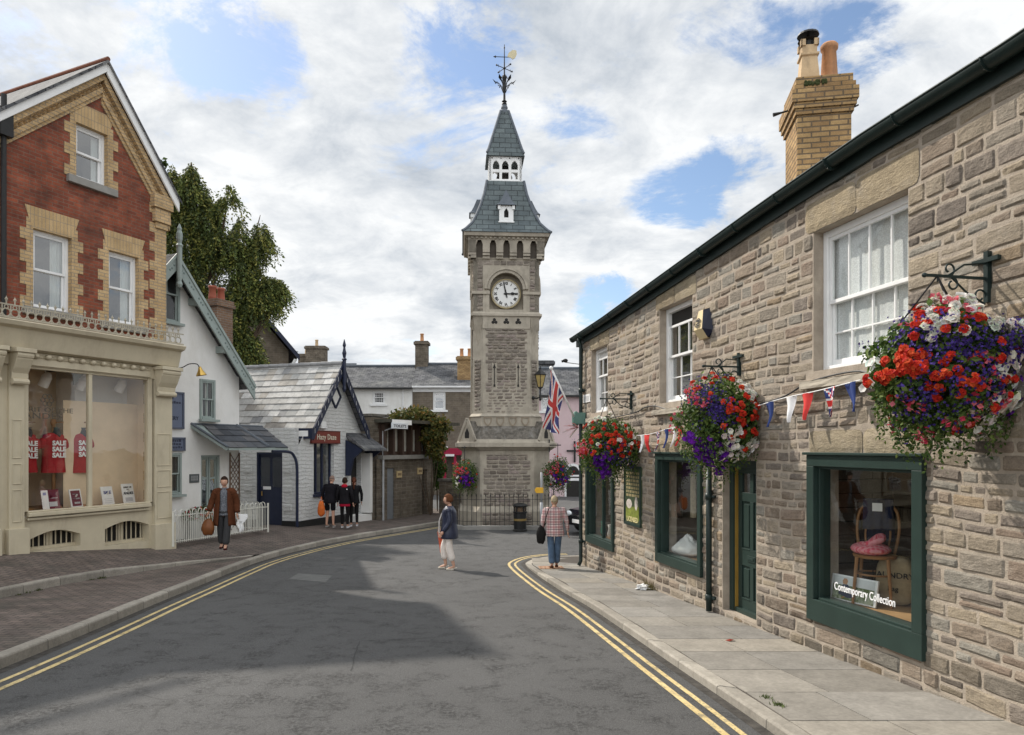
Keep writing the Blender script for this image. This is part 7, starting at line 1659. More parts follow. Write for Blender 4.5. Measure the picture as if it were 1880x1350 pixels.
    if hair:
        mat, kind = hair; m = MB()
        def cap(d, q):
            lim = {'bob': -.55, 'short': -.25, 'tied': -.5, 'crop': -.15}[kind]
            f = 1.16 if kind == 'bob' else 1.10
            q = q * (f + .05 * noise.noise(d * 4))
            if d.y < -.35 and d.z < (.5 if kind != 'tied' else .38): q = q * .80
            elif d.z < lim: q = q * .80
            return q
        m.ell((0, .004 * h, .006 * h), hr, 22, 16, M=Mh, fn=cap)
        if kind == 'tied': m.ell((0, .062 * h, .01 * h), (.02 * h, .02 * h, .022 * h), 10, 8, M=Mh)
        m.build('hair', mat, root, smooth=True)
    for t in tops: garment(t, root, J, E, RR, h, wide, (Mb if bend else None))
    if lower:
        mat, kind = lower; d = .014; K = {'pelvis': (J['pelvis'] + Vector((0, 0, .02 * h)), RR('pelvis', 1.12, .004))}; EE = []
        for n in 'lr':
            K['hp' + n] = (J['hp' + n], RR('hp', 1.08)); K['kn' + n] = (J['kn' + n], RR('kn', 1.5 if kind != 'slim' else 1.1)); EE += [('pelvis', 'hp' + n), ('hp' + n, 'kn' + n)]
            if kind == 'shorts': K['kn' + n] = (J['hp' + n].lerp(J['kn' + n], .92), RR('kn', 1.55))
            else:
                e = .72 if kind == 'crop' else .97
                K['an' + n] = (J['kn' + n].lerp(J['an' + n], e), RR('an', 2.35 if kind in ('straight', 'crop') else 1.4)); EE += [('kn' + n, 'an' + n)]
        v, f = skin_mesh(K, EE, 'pelvis'); g = MB(); g.add(v, f); g.build('shorts' if kind == 'shorts' else 'trousers', mat, root, smooth=True)
    if shoes:
        for n in 'lr':
            v, f = skin_mesh({'a': (J['an' + n] + Vector((0, .012 * h, -.015 * h)), .026 * h), 'h': (J['an' + n] + Vector((0, .016 * h, -.034 * h)), (.022 * h, .02 * h)), 't': (J['to' + n] + (J['to' + n] - J['an' + n]) * .25 + Vector((0, 0, .004 * h)), (.024 * h, .016 * h))}, [('a', 'h'), ('h', 't')], 'h'); g = MB(); g.add(v, f); g.build('shoe', shoes, root, smooth=True)
    root['J'] = 0; del root['J']
    return root, J, Mh
def sleeve(g, J, n, h, f, sl, k=1.0):
    a, b, c = J['sh' + n], J['el' + n], J['el' + n].lerp(J['wr' + n], sl); i0 = a.lerp(J['chest'], .4) + Vector((0, 0, .01 * h)); b2 = a + Vector((0, 0, -.012 * h))
    pts = smooth_poly([tuple(i0), tuple(b2.lerp(i0, .25)), tuple(a.lerp(b, .3)), tuple(b), tuple(c)], 22); R0 = [(0, .046), (.25, .047), (.5, .040), (.75, .033), (1, .027)]; rs = []
    for q in range(23):
        t = q / 22; m = min(int(t * 4), 3); rs.append((R0[m][1] + (R0[m + 1][1] - R0[m][1]) * (t * 4 - m)) * h * f * .88 * (k if t > .4 else 1) * (1 + .05 * math.sin(q * 1.9 + h * 9)))
    g.tube(pts, rs, 12); g.ell(a.lerp(b, .06) - Vector((0, 0, .006 * h)), .045 * h * f * .9, 12, 8)
def garment(t, root, J, E, RR, h, wide, Mb):
    kind = t[0]; mat = t[1]
    if kind in ('jacket', 'shirt'):
        hem = t[2]; f = t[3] / 1.18; sl = t[4]; g = MB(); fy = t[6] if len(t) > 6 else 1.0
        rows = [(hem, .100, .076), (hem + .002, .112, .084), ((hem + .53) / 2, .112, .084), (.53, .106, .080), (.62, .094, .070), (.70, .100, .072), (.765, .108, .069), (.798, .106, .056), (.818, .080, .045), (.832, .050, .040), (.842, .036, .038)]
        def fn(u, v):
            q = v * (len(rows) - 1); i = min(int(q), len(rows) - 2); k = q - i; z, rx, ry = [rows[i][j] + (rows[i + 1][j] - rows[i][j]) * k for j in range(3)]; a = 2 * math.pi * u; w = 1 + .03 * math.sin(u * 37 + z * 20) * (1 - v) + .02 * noise.noise(Vector((math.cos(a) * 2, math.sin(a) * 2, z * 9)))
            pnt = Vector((rx * f * wide * w * math.cos(a), ry * f * fy * w * math.sin(a) + .006, z)) * h
            return Mb @ pnt if Mb is not None and z > .5 else pnt
        g.grid(fn, 32, 30)
        for n in 'lr':
            sleeve(g, J, n, h, f, sl)
        g.build(t[5] if len(t) > 5 else kind, mat, root, smooth=True)
    elif kind == 'open_coat':
        hem = t[2]; rows = [(.825, .045, .04, .5), (.805, .10, .05, .45), (.76, .115, .07, .42), (.66, .112, .078, .42), (.55, .125, .088, .42), (.45, .135, .095, .45), (hem, .142, .10, .48)]; n = 34; g = MB()
        def fn(u, v):
            k = v * (len(rows) - 1); i = min(int(k), len(rows) - 2); q = k - i; z, rx, ry, gp = [rows[i][j] + (rows[i + 1][j] - rows[i][j]) * q for j in range(4)]
            a = -math.pi / 2 + gp + (2 * math.pi - 2 * gp) * u; w = 1 + .05 * math.sin(u * 40) * v
            return Vector((rx * math.cos(a) * w * h, ry * math.sin(a) * w * h + .005 * h, (z + .006 * math.sin(u * 22) * v) * h))
        g.grid(fn, n, 24)
        for n_ in 'lr': sleeve(g, J, n_, h, 1.12, .97, 1.25)
        g.build('cardigan', mat, root, smooth=True, solid=.012)
def plaid():
    n = NT('plaid_cloth'); v = n.coord(); sp = n.new('ShaderNodeSeparateXYZ'); n.link(v, sp.inputs[0])
    def st(ax, f, lo, ph=0): return n.ramp(n.math('FRACT', n.math('ADD', n.math('MULTIPLY', sp.outputs[ax], f), ph)), [(0, (1,) * 3), (lo, (1,) * 3), (lo + .04, (0,) * 3)])
    col = n.mix(n.math('MULTIPLY', st(0, 9, .40), .55), (.74, .62, .58), (.36, .12, .13)); col = n.mix(n.math('MULTIPLY', st(2, 9, .40), .55), col, (.34, .11, .12)); col = n.mix(n.math('MULTIPLY', st(0, 9, .14, .3), .75), col, (.06, .03, .05)); col = n.mix(n.math('MULTIPLY', st(2, 9, .14, .3), .75), col, (.06, .03, .05))
    return n.out(col, .9, n.bump(n.noise(14, 4), .5, .03))
def speckle(name, a, b, s=60): n = NT(name); return n.out(n.ramp(n.noise(s, 4, .7), [(.42, a), (.58, b)]), .85, n.bump(n.noise(16, 4), .5, .03))
def bag(name, label, cat, loc, mat, r, handle=None, rz=0, seed=1, hmat=None):
    root = thing(name, label, cat, loc, rz); m = MB(); m.ell((0, 0, 0), r, 20, 14, fn=lambda d, q: Vector((math.copysign(abs(d.x) ** .7, d.x) * r[0] * (1 - .38 * max(0, d.z)), math.copysign(abs(d.y) ** .8, d.y) * r[1] * (1 - .5 * max(0, d.z)), math.copysign(abs(d.z) ** .75, d.z) * r[2])) * (1 + .13 * noise.noise(d * 3 + Vector((seed, 0, 0))) + .05 * math.sin(7 * d.x + seed) * (d.z + .3))); m.build('pouch', mat, root, smooth=True)
    if handle: t = MB(); t.tube(smooth_poly(handle, 14), .009, 6); t.build('strap', hmat or mat, root)
    return root
dfac = math.pi
# 1. woman in a brown cardigan on the left pavement
Yw = 15.9; ew = P(412, 1008, Yw); H1 = 136 * Yw / F * .985
pw, Jw, _ = person('woman in a long open rust brown cardigan carrying bags past the white railing', ew, R(12), H1, dict(knl=(.045, -.05, .285), anl=(.03, -.09, .05), tol=(.035, -.17, .02), knr=(-.05, .01, .28), anr=(-.045, .07, .055), tor=(-.05, .0, .018), shl=(.098, .005, .80), shr=(-.098, .005, .80), elr=(-.16, .01, .65), wrr=(-.185, -.05, .53), ell=(.15, .03, .64), wrl=(.165, -.01, .50)), (clothm('dark_brown_hair', (.028, .016, .012)), 'tied'),
    [('jacket', speckle('grey_print', (.06, .065, .08), (.20, .21, .23)), .46, 1.02, .3, 'blouse'), ('open_coat', clothm('rust_wool', (.085, .030, .014), .2, 14), .32)], (clothm('charcoal_cloth', (.045, .045, .047), .12), 'straight'), clothm('oxblood_leather', (.05, .012, .012), .1), wide=.95)
hb = ew + Matrix.Rotation(R(12), 3, 'Z') @ (Jw['wrr'] + Vector((-.02, -.02, -.36)))
bag('handbag', 'round tan leather handbag held by the woman in the brown cardigan', 'handbag', hb, plain('tan_leather', (.16, .055, .016), .45, .2, 8), (.135, .085, .185), [(-.08, 0, .12), (-.04, 0, .28), (.03, .02, .31), (.08, 0, .12)])
pb_ = ew + Matrix.Rotation(R(12), 3, 'Z') @ (Jw['wrl'] + Vector((.07, -.02, -.20)))
def paperbag():
    root = thing('paper_bag', 'crumpled white carrier bag hanging from the hand of the woman in brown', 'bag', pb_); m = MB(); m.grid(lambda u, v: Vector(((u - .5) * (.20 - .12 * v) + .05 * (1 - v) + .02 * math.sin(v * 9), .03 * math.sin(u * 8 + v * 7), .16 - .40 * v)), 8, 12); m.build('sheet', M_['whitep'], root, solid=.02)
    c = MB(); c.add([(.02, -.04, .17), (.19, -.04, .10), (.10, -.03, -.03), (.0, -.03, .02)], [(0, 1, 2, 3)]); c.build('folded_paper', M_['whitep'], root, solid=.012)
paperbag()
# 2. woman in a navy jacket crossing the street, walking left
def road_pt(px, py): Y = 1.98 / ((py - HY) / F - .0463); return Vector(((px - CX) * Y / F, Y, zr(Y)))
c2 = road_pt(824, 1047); H2 = 139 * c2.y / F
p2, J2, _ = person('woman in a navy jacket and pale cropped trousers crossing the street', c2, R(-90), H2, dict(knr=(-.055, -.075, .29), anr=(-.055, -.045, .05), tor=(-.06, -.13, .018), knl=(.055, .01, .28), anl=(.055, .075, .045), tol=(.062, -.01, .018), elr=(-.135, .03, .64), wrr=(-.12, -.09, .53), ell=(.14, .02, .64), wrl=(.13, -.06, .52)), (clothm('auburn_hair', (.11, .045, .022)), 'bob'),
    [('jacket', plain('navy_satin', (.022, .028, .055), .42, .25, 10, .5, 14, spec=.45), .415, 1.26, .95, 'jacket', 1.3)], (clothm('pale_linen', (.74, .67, .61), .08), 'crop'), clothm('cream_canvas', (.55, .50, .42), .1), wide=1.12)
lp = MB(); lp.grid(lambda u, v: Vector(((u - .5) * (.05 + .10 * v), -.075 - .135 * min(1, v * 2.0) ** .7, H2 * .825 - .60 * v)), 6, 10); lp.build('blouse_front', clothm('print_top', (.60, .56, .52), .2, 60), p2, solid=.02)
sb_ = c2 + Matrix.Rotation(R(-90), 3, 'Z') @ (J2['wrr'] + Vector((-.03, -.06, -.28)))
fb = MB(); fb.grid(lambda u, v: Vector(((u - .5) * .05, (v - .5) * .0 + .05 * v + .02 * math.sin(u * 5), .22 - .48 * v)), 4, 8); fb.grid(lambda u, v: Vector((.03 + .01 * math.sin(v * 6), -.06 + .14 * u + .06 * v, .20 - .46 * v)), 4, 8); fo_ = fb.build('shopping_bag', clothm('coral_plastic', (.62, .13, .07), .15, 12, .5), None, solid=.015); fo_.location = sb_; fo_.rotation_euler = (0, 0, R(-90)); tag(fo_, 'folded coral red bag held by the woman crossing the street', 'bag')
# 3. walker in a plaid shirt seen from behind, on the corner
Y3 = 15.55; c3_ = Vector(((1018 - CX) * Y3 / F, Y3, pvz(Y3))); H3 = 1.60
p3, J3, _ = person('person in a red checked shirt and jeans walking away past the corner', c3_, R(180), H3, dict(knr=(-.042, -.03, .28), anr=(-.03, -.04, .05), tor=(-.035, -.11, .02), knl=(.045, .0, .28), anl=(.035, .055, .055), tol=(.05, -.02, .018), elr=(-.165, .02, .65), wrr=(-.185, -.03, .50), ell=(.16, .02, .645), wrl=(.17, -.02, .50)), (clothm('fair_hair', (.36, .29, .19), .25), 'short'),
    [('shirt', plaid(), .445, 1.24, .8, 'checked_shirt')], (plain('blue_denim', (.075, .12, .19), .85, .35, 5, .3, 90), 'straight'), clothm('tan_shoe', (.12, .06, .035), .2), wide=1.12)
sbq = bag('shoulder_bag', 'black shoulder bag with a long strap on the walker in the checked shirt', 'bag', c3_ + Vector((-.30, -.06, .74)), clothm('black_leather', (.015, .014, .014), .2), (.10, .09, .20), [(.05, -.06, .15), (.12, -.17, .45), (.17, -.10, .58), (.22, 0, .60), (.2, .15, .4), (.06, .1, .15)], seed=2)
# 4-6. three people looking into the shop window
gp = 'people looking into the shop window'
Y4 = 22.6
def lp_(px, py, Y): return P(px, py, Y)
p4, J4, _ = person('man in black shorts leaning towards the shop window, holding an orange bag', lp_(606, 968, Y4), R(170), 1.66, dict(anl=(.065, .02, .05), anr=(-.065, .0, .05), elr=(-.17, -.02, .66), wrr=(-.15, -.10, .53), ell=(.165, .0, .66), wrl=(.17, -.06, .53)), (clothm('shaved_grey_hair', (.22, .15, .12)), 'crop'), [('jacket', clothm('black_jersey', (.012, .011, .014), .2), .46, 1.22, .96, 'hooded_top')], (clothm('black_cotton', (.010, .010, .012), .2), 'shorts'), clothm('pale_trainer', (.45, .44, .42), .1), group=gp, bend=R(13), wide=1.1)
bag('carrier_bag', 'orange plastic carrier bag held by the man in black shorts', 'bag', lp_(590, 934, Y4 - .1), clothm('orange_plastic', (.60, .14, .03), .2, 12, .6), (.115, .08, .25), [(-.03, 0, .2), (0, 0, .38), (.03, 0, .2)], seed=5)
p5, J5, _ = person('youngster in a black jacket with a red hood and red hem, white trainers', lp_(633, 969, Y4 - .1), R(176), 1.60, dict(anl=(.05, .0, .05), anr=(-.06, .02, .05)), (clothm('dark_hair', (.030, .018, .012)), 'bob'), [('jacket', clothm('crimson_jersey', (.34, .012, .035), .1), .425, 1.14, .3, 'crimson_top'), ('jacket', clothm('black_shell', (.014, .013, .015), .2), .475, 1.22, .98, 'jacket')], (clothm('black_trousers', (.012, .011, .011), .2), 'slim'), clothm('white_trainer', (.72, .72, .74), .06), group=gp)
hd = MB(); hd.ell((0, .03, 1.60 * .825), (.105, .09, .07), 14, 10); hd.build('hood', clothm('crimson_hood', (.40, .012, .03), .1), p5, smooth=True); bz = MB(); bz.ell((-.10, .105, 1.60 * .765), (.022, .012, .018), 8, 6); bz.build('badge', M_['whitep'], p5)
p6, J6, _ = person('person with a long auburn ponytail standing close behind the youngster in red', lp_(650, 966, Y4 + .25), R(200), 1.58, None, (clothm('auburn_brown_hair', (.075, .028, .016)), 'tied'), [('jacket', clothm('black_coat', (.012, .012, .013), .2), .46, 1.18, .98, 'jacket')], (clothm('black_jeans', (.012, .011, .011), .2), 'slim'), clothm('white_sneaker', (.72, .72, .74), .06), group=gp)
pt = MB(); pt.tube(smooth_poly([(0, .12, 1.58 * .945), (.03, .17, 1.58 * .91), (.03, .15, 1.58 * .83), (.02, .13, 1.58 * .75)], 10), [.02, .03, .034, .034, .033, .032, .03, .028, .024, .018, .01], 8); pt.build('ponytail', clothm('ponytail_hair', (.10, .035, .018), .2, 40), p6, smooth=True)
# ---------------------------------------------------------------- things in and on the brick shop
SP = SHOP; T_, Y0_, zf_ = SP['T'], SP['Y0'], SP['zf']
def in_shop(px, py, off): x, z = LW.at(px, py, off); return LW.w(x, off, z), x, z
def mannequin(px, label):
    p, x, z = in_shop(px, 800, .55); root = thing('shirt_stand', label, 'mannequin', (p.x, p.y, zf_), LW.a + R(-8), 'red sale shirts in the shop window'); k = 1.0
    zt = LW.at(px, 776, .55)[1] - zf_; zs = LW.at(px, 797, .55)[1] - zf_; zh = LW.at(px, 868, .55)[1] - zf_
    s = MB(); s.tube([(0, 0, 0), (0, 0, zt - .05)], .035, 10); s.ell((0, 0, zt), (.06, .05, .09), 12, 8); s.tube([(0, -.02, zt), (.16, -.1, zt + .01)], .012, 6); s.lathe([(.18, 0), (.16, .03), (.04, .05)], 14); s.build('stand', M_['wood'], root, smooth=True)
    n = MB(); n.lathe([(.09, zs - .08), (.085, zs + .02), (.06, zs + .10), (.07, zs + .14)], 12, (.05, -.03, 0)); n.build('neck_stub', plain('grey_knit', (.06, .06, .065), .9), root, smooth=True)
    rows = [(zs + .02, .09, .07), (zs - .02, .20, .11), (zs - .12, .22, .14), (zs - .3, .21, .15), (zs - .55, .215, .15), (zh, .235, .16)]
    t = MB()
    def fn(u, v):
        q = v * 5; i = min(int(q), 4); f = q - i; z, rx, ry = [rows[i][j] + (rows[i + 1][j] - rows[i][j]) * f for j in range(3)]; a = 2 * math.pi * u; return Vector((rx * math.cos(a) * (1 + .03 * math.sin(u * 60) * v), ry * math.sin(a) * (1 + .06 * math.sin(u * 44) * v), z))
    t.grid(fn, 48, 20)
    for sx in (-1, 1): v_, f_ = skin_mesh({'a': (Vector((sx * .17, 0, zs - .08)), .10), 'b': (Vector((sx * .25, 0, zs - .33)), (.10, .085))}, [('a', 'b')], 'a'); t.add(v_, f_)
    so = t.build('red_shirt', M_['red'], root, smooth=True)
    text('SALE\nSALE\nSALE', .135, M_['wink'], 'print', so, TM(.04, -.165, zs - .24), sx=.95, extra=.006)
mannequin(45, 'red sale T-shirt half cut off by the left window post'); mannequin(98, 'red sale T-shirt in the middle of the shop window'); mannequin(146, 'red sale T-shirt beside the window mullion')
def card(label, px, w, h, mat, parts, tilt=R(-12), off=.18, rz=0):
    p, x, z = in_shop(px, 935, off); root = thing('show_card', label, 'card', (p.x, p.y, zf_ + .004), LW.a + rz, 'show cards along the window sill'); m = MB(); Mt = Matrix.Rotation(tilt, 4, 'X'); m.box(-w / 2, w / 2, -.008, .008, 0, h, M=Mt); b = m.build('board', mat, root)
    q = MB(); q.bar((0, .01, h * .7), (0, .16, .0), .04, .01); q.build('strut', mat, root)
    for (x0, x1, z0, z1, mt) in parts: g = MB(); g.box(x0 * w, x1 * w, -.012, -.0085, z0 * h, z1 * h, M=Mt); g.build('printed_block', mt, b)
    return b, Mt, w, h
mar = plain('maroon_print', (.14, .012, .03), .6); pale = plain('pale_grey_print', (.5, .5, .52), .6)
card('maroon and white show card left of the window', 95, .37, .42, mar, [(-.5, -.12, .0, .97, M_['whitep']), (-.4, -.22, .72, .86, plain('blue_print', (.2, .25, .5), .6)), (-.1, .35, .15, .38, pale), (-.05, .4, .55, .58, pale)])
card('white framed show card with maroon lines beside the mullion', 142, .30, .40, M_['whitep'], [(-.4, .4, .08, .92, mar), (-.25, .2, .7, .76, pale), (-.3, .3, .45, .52, pale), (-.2, .3, .2, .3, pale)], rz=R(12))
b, Mt, w, h = card('white sale show card in the right half of the window', 200, .32, .42, M_['whitep'], [(-.35, .35, .32, .34, pale), (-.3, .3, .22, .24, pale), (-.35, .3, .12, .14, pale)], rz=R(10)); text('SALE', .095, plain('slate_blue_ink', (.12, .13, .28), .6), 'lettering', b, Mt @ TM(0, -.013, h * .60), extra=.003)
b, Mt, w, h = card('white show card reading SPIRIT OF THE ANDES at the right end', 238, .32, .46, M_['whitep'], [(-.3, .3, .1, .3, pale)], rz=R(6)); text('SPIRIT OF', .052, M_['gink'], 'lettering', b, Mt @ TM(0, -.013, h * .78), extra=.001); text('THE', .04, M_['gink'], 'lettering', b, Mt @ TM(0, -.013, h * .68)); text('ANDES', .085, M_['ink'], 'lettering', b, Mt @ TM(0, -.013, h * .46), extra=.002)
for px, py, lab in ((84, 697, 'white spotlight hanging in the left of the shop window'), (151, 703, 'white spotlight hanging just left of the mullion'), (222, 708, 'white spotlight hanging in the right of the shop window')):
    p, x, z = in_shop(px, py, .5); root = thing('spotlight', lab, 'spotlight', p, LW.a + R(25), 'spotlights in the shop window'); m = MB(); Mt = Matrix.Rotation(R(25), 4, 'X'); m.lathe([(.10, -.16), (.10, .06), (.06, .14), (.03, .16)], 14, M=Mt); m.build('can', M_['whitep'], root, smooth=False); s = MB(); s.tube([(0, 0, .12), (0, .03, .35), (0, .03, SP['wz1'] + .25 - z)], .015, 6); s.build('stem', M_['whitep'], root)
def adt():
    x, z = LW.at(306, 707, -.05); root = thing('alarm_box', 'yellow and black alarm box lettered ADT on the brick shop corner', 'alarm box', LW.w(x - .06, -.03, z), LW.a); m = MB(); m.prism([(-.16, .16), (.10, .20), (.18, .08), (.18, -.10), (.10, -.2), (-.16, -.2)], -.10, 0, 'y'); b = m.build('cover', M_['yellow'], root, bevel=.015); k = MB(); k.prism([(-.15, -.2), (.12, -.2), (.06, -.29), (-.1, -.29)], -.09, 0, 'y'); k.build('base', M_['black'], root, bevel=.01); w = MB(); w.box(-.08, .14, -.106, -.10, -.07, .10); w.box(-.0, .0, -.1, -.1, 0, 0); wo = w.build('label', M_['whitep'], b); text('ADT', .12, plain('alarm_blue', (.02, .07, .35), .5), 'lettering', wo, TM(.03, -.108, -.03), extra=.004)
adt()
# brass swan-neck lamp on the cottage wall
def swan():
    x, z = CT.at(322, 676, -.02); root = thing('wall_lamp', 'brass swan neck lamp on the white cottage beside the brick shop', 'lamp', CT.w(x - .1, 0, z), CT.a); m = MB(); m.tube(smooth_poly([(-.05, 0, 0), (.12, -.2, .0), (.22, -.38, .10), (.34, -.52, .10), (.38, -.56, .0)], 20), .013, 7); m.build('arm', M_['black'], root); s = MB(); s.lathe([(.03, .06), (.05, .0), (.06, -.03), (.12, -.14), (.135, -.17), (.12, -.16)], 16, M=Matrix.Translation((.39, -.57, -.02)) @ Matrix.Rotation(R(-14), 4, 'Y')); s.build('shade', M_['gold'], root, smooth=True)
swan()
blu = plain('grey_blue_board', (.14, .165, .235), .55, .06)
def board(label, l, r_, t, b_, lines, extra_left=.55, name='sign_board', bars=()):
    x0, zt = CT.at(l, t, -.05); x1, zb = CT.at(r_, b_, -.05); x0 -= extra_left; root = thing(name, label, 'sign', CT.w((x0 + x1) / 2, 0, zb), CT.a, None); w = (x1 - x0) / 2; h = zt - zb; m = MB(); m.box(-w, w, -.05, 0, 0, h); o = m.build('board', blu, root, bevel=.006); f = MB()
    for a in ((-w, -w + .05, 0, h), (w - .05, w, 0, h), (-w, w, 0, .05), (-w, w, h - .05, h)): f.box(a[0], a[1], -.075, -.05, a[2], a[3])
    f.build('frame', plain('slate_blue_frame', (.10, .115, .16), .5), root, bevel=.006)
    if bars:
        g = MB(); r = random.Random(len(bars))
        for z in bars:
            x = -.75 * w
            while x < .7 * w: l = r.uniform(.03, .075); g.box(x, min(x + l, w * .8), -.053, -.05, z * h, z * h + r.choice((.05, .065))); x += l + .018
        g.build('faint_lettering', plain('faded_navy_ink', (.05, .055, .085), .7), o)['kind'] = 'stuff'
    for (s, size, x, z) in lines: text(s, size, plain('navy_ink', (.03, .035, .06), .7), 'lettering', o, TM(x * w, -.053, z * h), align='RIGHT', extra=.002)
board('large slate blue gallery sign on the white cottage, partly behind the brick corner', 316, 338, 719, 788, [('THE', .10, .3, .80), ('GALLERY', .13, .62, .24)], bars=(.68,))
board('smaller slate blue sign board below the gallery sign', 316, 340, 803, 828, [], .5, bars=(.66, .42, .18))
def plate():
    x0, zt = CT.at(349, 871, -.03); x1, zb = CT.at(366, 886, -.03); root = thing('name_plate', 'small dark grey plate beside the sage green cottage door', 'sign', CT.w((x0 + x1) / 2, 0, zb), CT.a); m = MB(); w = (x1 - x0) / 2; h = zt - zb; m.box(-w, w, -.03, 0, 0, h); o = m.build('plate', plain('slate_grey_plate', (.09, .10, .10), .5), root, bevel=.004); g = MB()
    for z in (.55, .25):
        for i in range(5): g.box(-w * .75 + i * w * .3, -w * .75 + i * w * .3 + w * .2, -.032, -.03, h * z, h * z + .06)
    g.build('faint_lettering', plain('pale_ink', (.3, .3, .3), .8), o)
plate()
# white hooped railing
def hoop_railing():
    a, b = P(318, 1000, 16.75), P(492, 974, 20.2); root = thing('hooped_railing', 'white hoop topped metal railing in front of the white cottage', 'railing', (a.x, a.y, 0)); d = Vector((b.x - a.x, b.y - a.y, 0)); L = d.length; d.normalize(); zb = lambda t: a.z + (b.z - a.z) * t; rail = MB(); up = MB(); hp = MB(); n = 26; H = .72; pos = lambda s: d * s
    inn = Vector((-d.y, d.x, 0)); path = [(pos(0), pos(L))]; 
    for z in (.06, H - .05): rail.bar(pos(0) + Vector((0, 0, zb(0) + z)), pos(L) + Vector((0, 0, zb(1) + z)), .03, .012); rail.bar(pos(L) + Vector((0, 0, zb(1) + z)), pos(L) + inn * 1.2 + Vector((0, 0, zb(1) + z)), .03, .012)
    def loop(p, e, z, w):
        up.tube([p + Vector((0, 0, z + .02)), p + Vector((0, 0, z + H))], .011, 6); up.tube([p + e * w + Vector((0, 0, z + .02)), p + e * w + Vector((0, 0, z + H))], .011, 6); hp.tube([p + e * w / 2 + e * (-w / 2 * math.cos(math.pi * i / 10)) + Vector((0, 0, z + H + w * .62 * math.sin(math.pi * i / 10))) for i in range(11)], .011, 6)
        q = p + e * w / 2; up.tube([q + Vector((0, 0, z + .02)), q + Vector((0, 0, z + H - .02))], .009, 6); q = p + e * w * 1.25; 
    w = .135; s = .02; 
    while s < L - .2: loop(pos(s), d, zb(s / L), w); s += w * 1.48
    s = .1
    while s < 1.1: loop(pos(L) + inn * s, inn, zb(1), w); s += w * 1.48
    for p in (pos(0), pos(L)): rail.box(p.x - .02, p.x + .02, p.y - .02, p.y + .02, zb(0 if p.length < .1 else 1) - .05, zb(0 if p.length < .1 else 1) + H + .06)
    wm = plain('white_railing_paint', (.66, .65, .58), .5, .08); rail.build('rail', wm, root); up.build('upright', wm, root)['kind'] = 'stuff'; hp.build('hoop', wm, root)['kind'] = 'stuff'
hoop_railing()
def planter():
    p = P(372, 930, 18.9); root = thing('planter', 'planter of small red flowers behind the white railing', 'planter', (p.x, p.y, .36)); m = MB(); m.box(-.5, .5, -.15, .15, 0, .50); m.build('box', plain('grey_planter', (.35, .35, .33), .8), root, bevel=.01); root.rotation_euler = (0, 0, CT.a); r = random.Random(8); f = MB(); q = MB()
    for i in range(700): v = rv(r); c = Vector((v.x * .6, v.y * .2, .62 + v.z * .18)); leafq(f, c, rv(r), .08, .025, r.choice(GRN), r)
    for i in range(60): v = rv(r); fan(q, Vector((v.x * .6, v.y * .25 - .05, .68 + v.z * .2)), v, .03, 5, .01, r.choice(PNK + RED), r)
    f.build('foliage', M_['leaf'], root)['kind'] = 'stuff'; q.build('red_flower', M_['petal'], root)['kind'] = 'stuff'
planter()
def hz_sign():
    S = HZ.at; x0, zt = S(574, 790, -.1); x1, zb = S(626, 815, -.1); root = thing('shop_sign', 'dark red sign board lettered Hazy Daze above the shop window', 'sign', HZ.w((x0 + x1) / 2, 0, zb), HZ.a); w = (x1 - x0) / 2; h = zt - zb; m = MB(); m.box(-w, w, -.08, -.0, 0, h); o = m.build('board', plain('oxblood_board', (.17, .035, .025), .55, .15), root, bevel=.008); text('Hazy Daze', h * .58, plain('cream_lettering', (.62, .58, .46), .6), 'lettering', o, TM(0, -.084, h * .32), sx=.95, extra=.003, space=1.08); f = MB(); f.box(-w, w, -.09, -.08, h - .03, h); f.box(-w, w, -.09, -.08, 0, .03); f.build('frame', plain('dark_oxblood', (.09, .018, .015), .55), root)
hz_sign()
def tl_signs():
    S = TL.at; x0, zt = S(719, 776, -.76); x1, zb = S(748, 788, -.76); root = thing('toilets_sign', 'white sign lettered TOILETS under the flat roof edge', 'sign', TL.w((x0 + x1) / 2, -.76, zb), TL.a); w = (x1 - x0) / 2; h = zt - zb; m = MB(); m.box(-w, w, -.02, .02, 0, h); o = m.build('plate', plain('cool_white', (.66, .69, .72), .5), root, bevel=.004); text('TOILETS', h * .66, plain('dark_ink', (.05, .05, .06), .7), 'lettering', o, TM(0, -.022, h * .24), sx=1.5, extra=.003)
    for px, py, lab in ((733, 871, 'small brass sign right of the grey toilet door'), (771, 865, 'small brass sign beside the toilet doorway near the tower')):
        x, z = S(px, py, -.03); t = thing('door_sign', lab, 'sign', TL.w(x, 0, z), TL.a, 'small brass signs on the toilet block'); m = MB(); m.box(-.16, .16, -.05, 0, -.13, .13); o = m.build('plate', plain('pale_brass', (.50, .38, .2), .5), t, bevel=.004); g = MB(); [g.box(-.11 + i * .08, -.05 + i * .08, -.052, -.05, -.05, .05) for i in range(3)]; g.build('faint_lettering', plain('brown_ink', (.15, .1, .05), .7), o)
tl_signs()
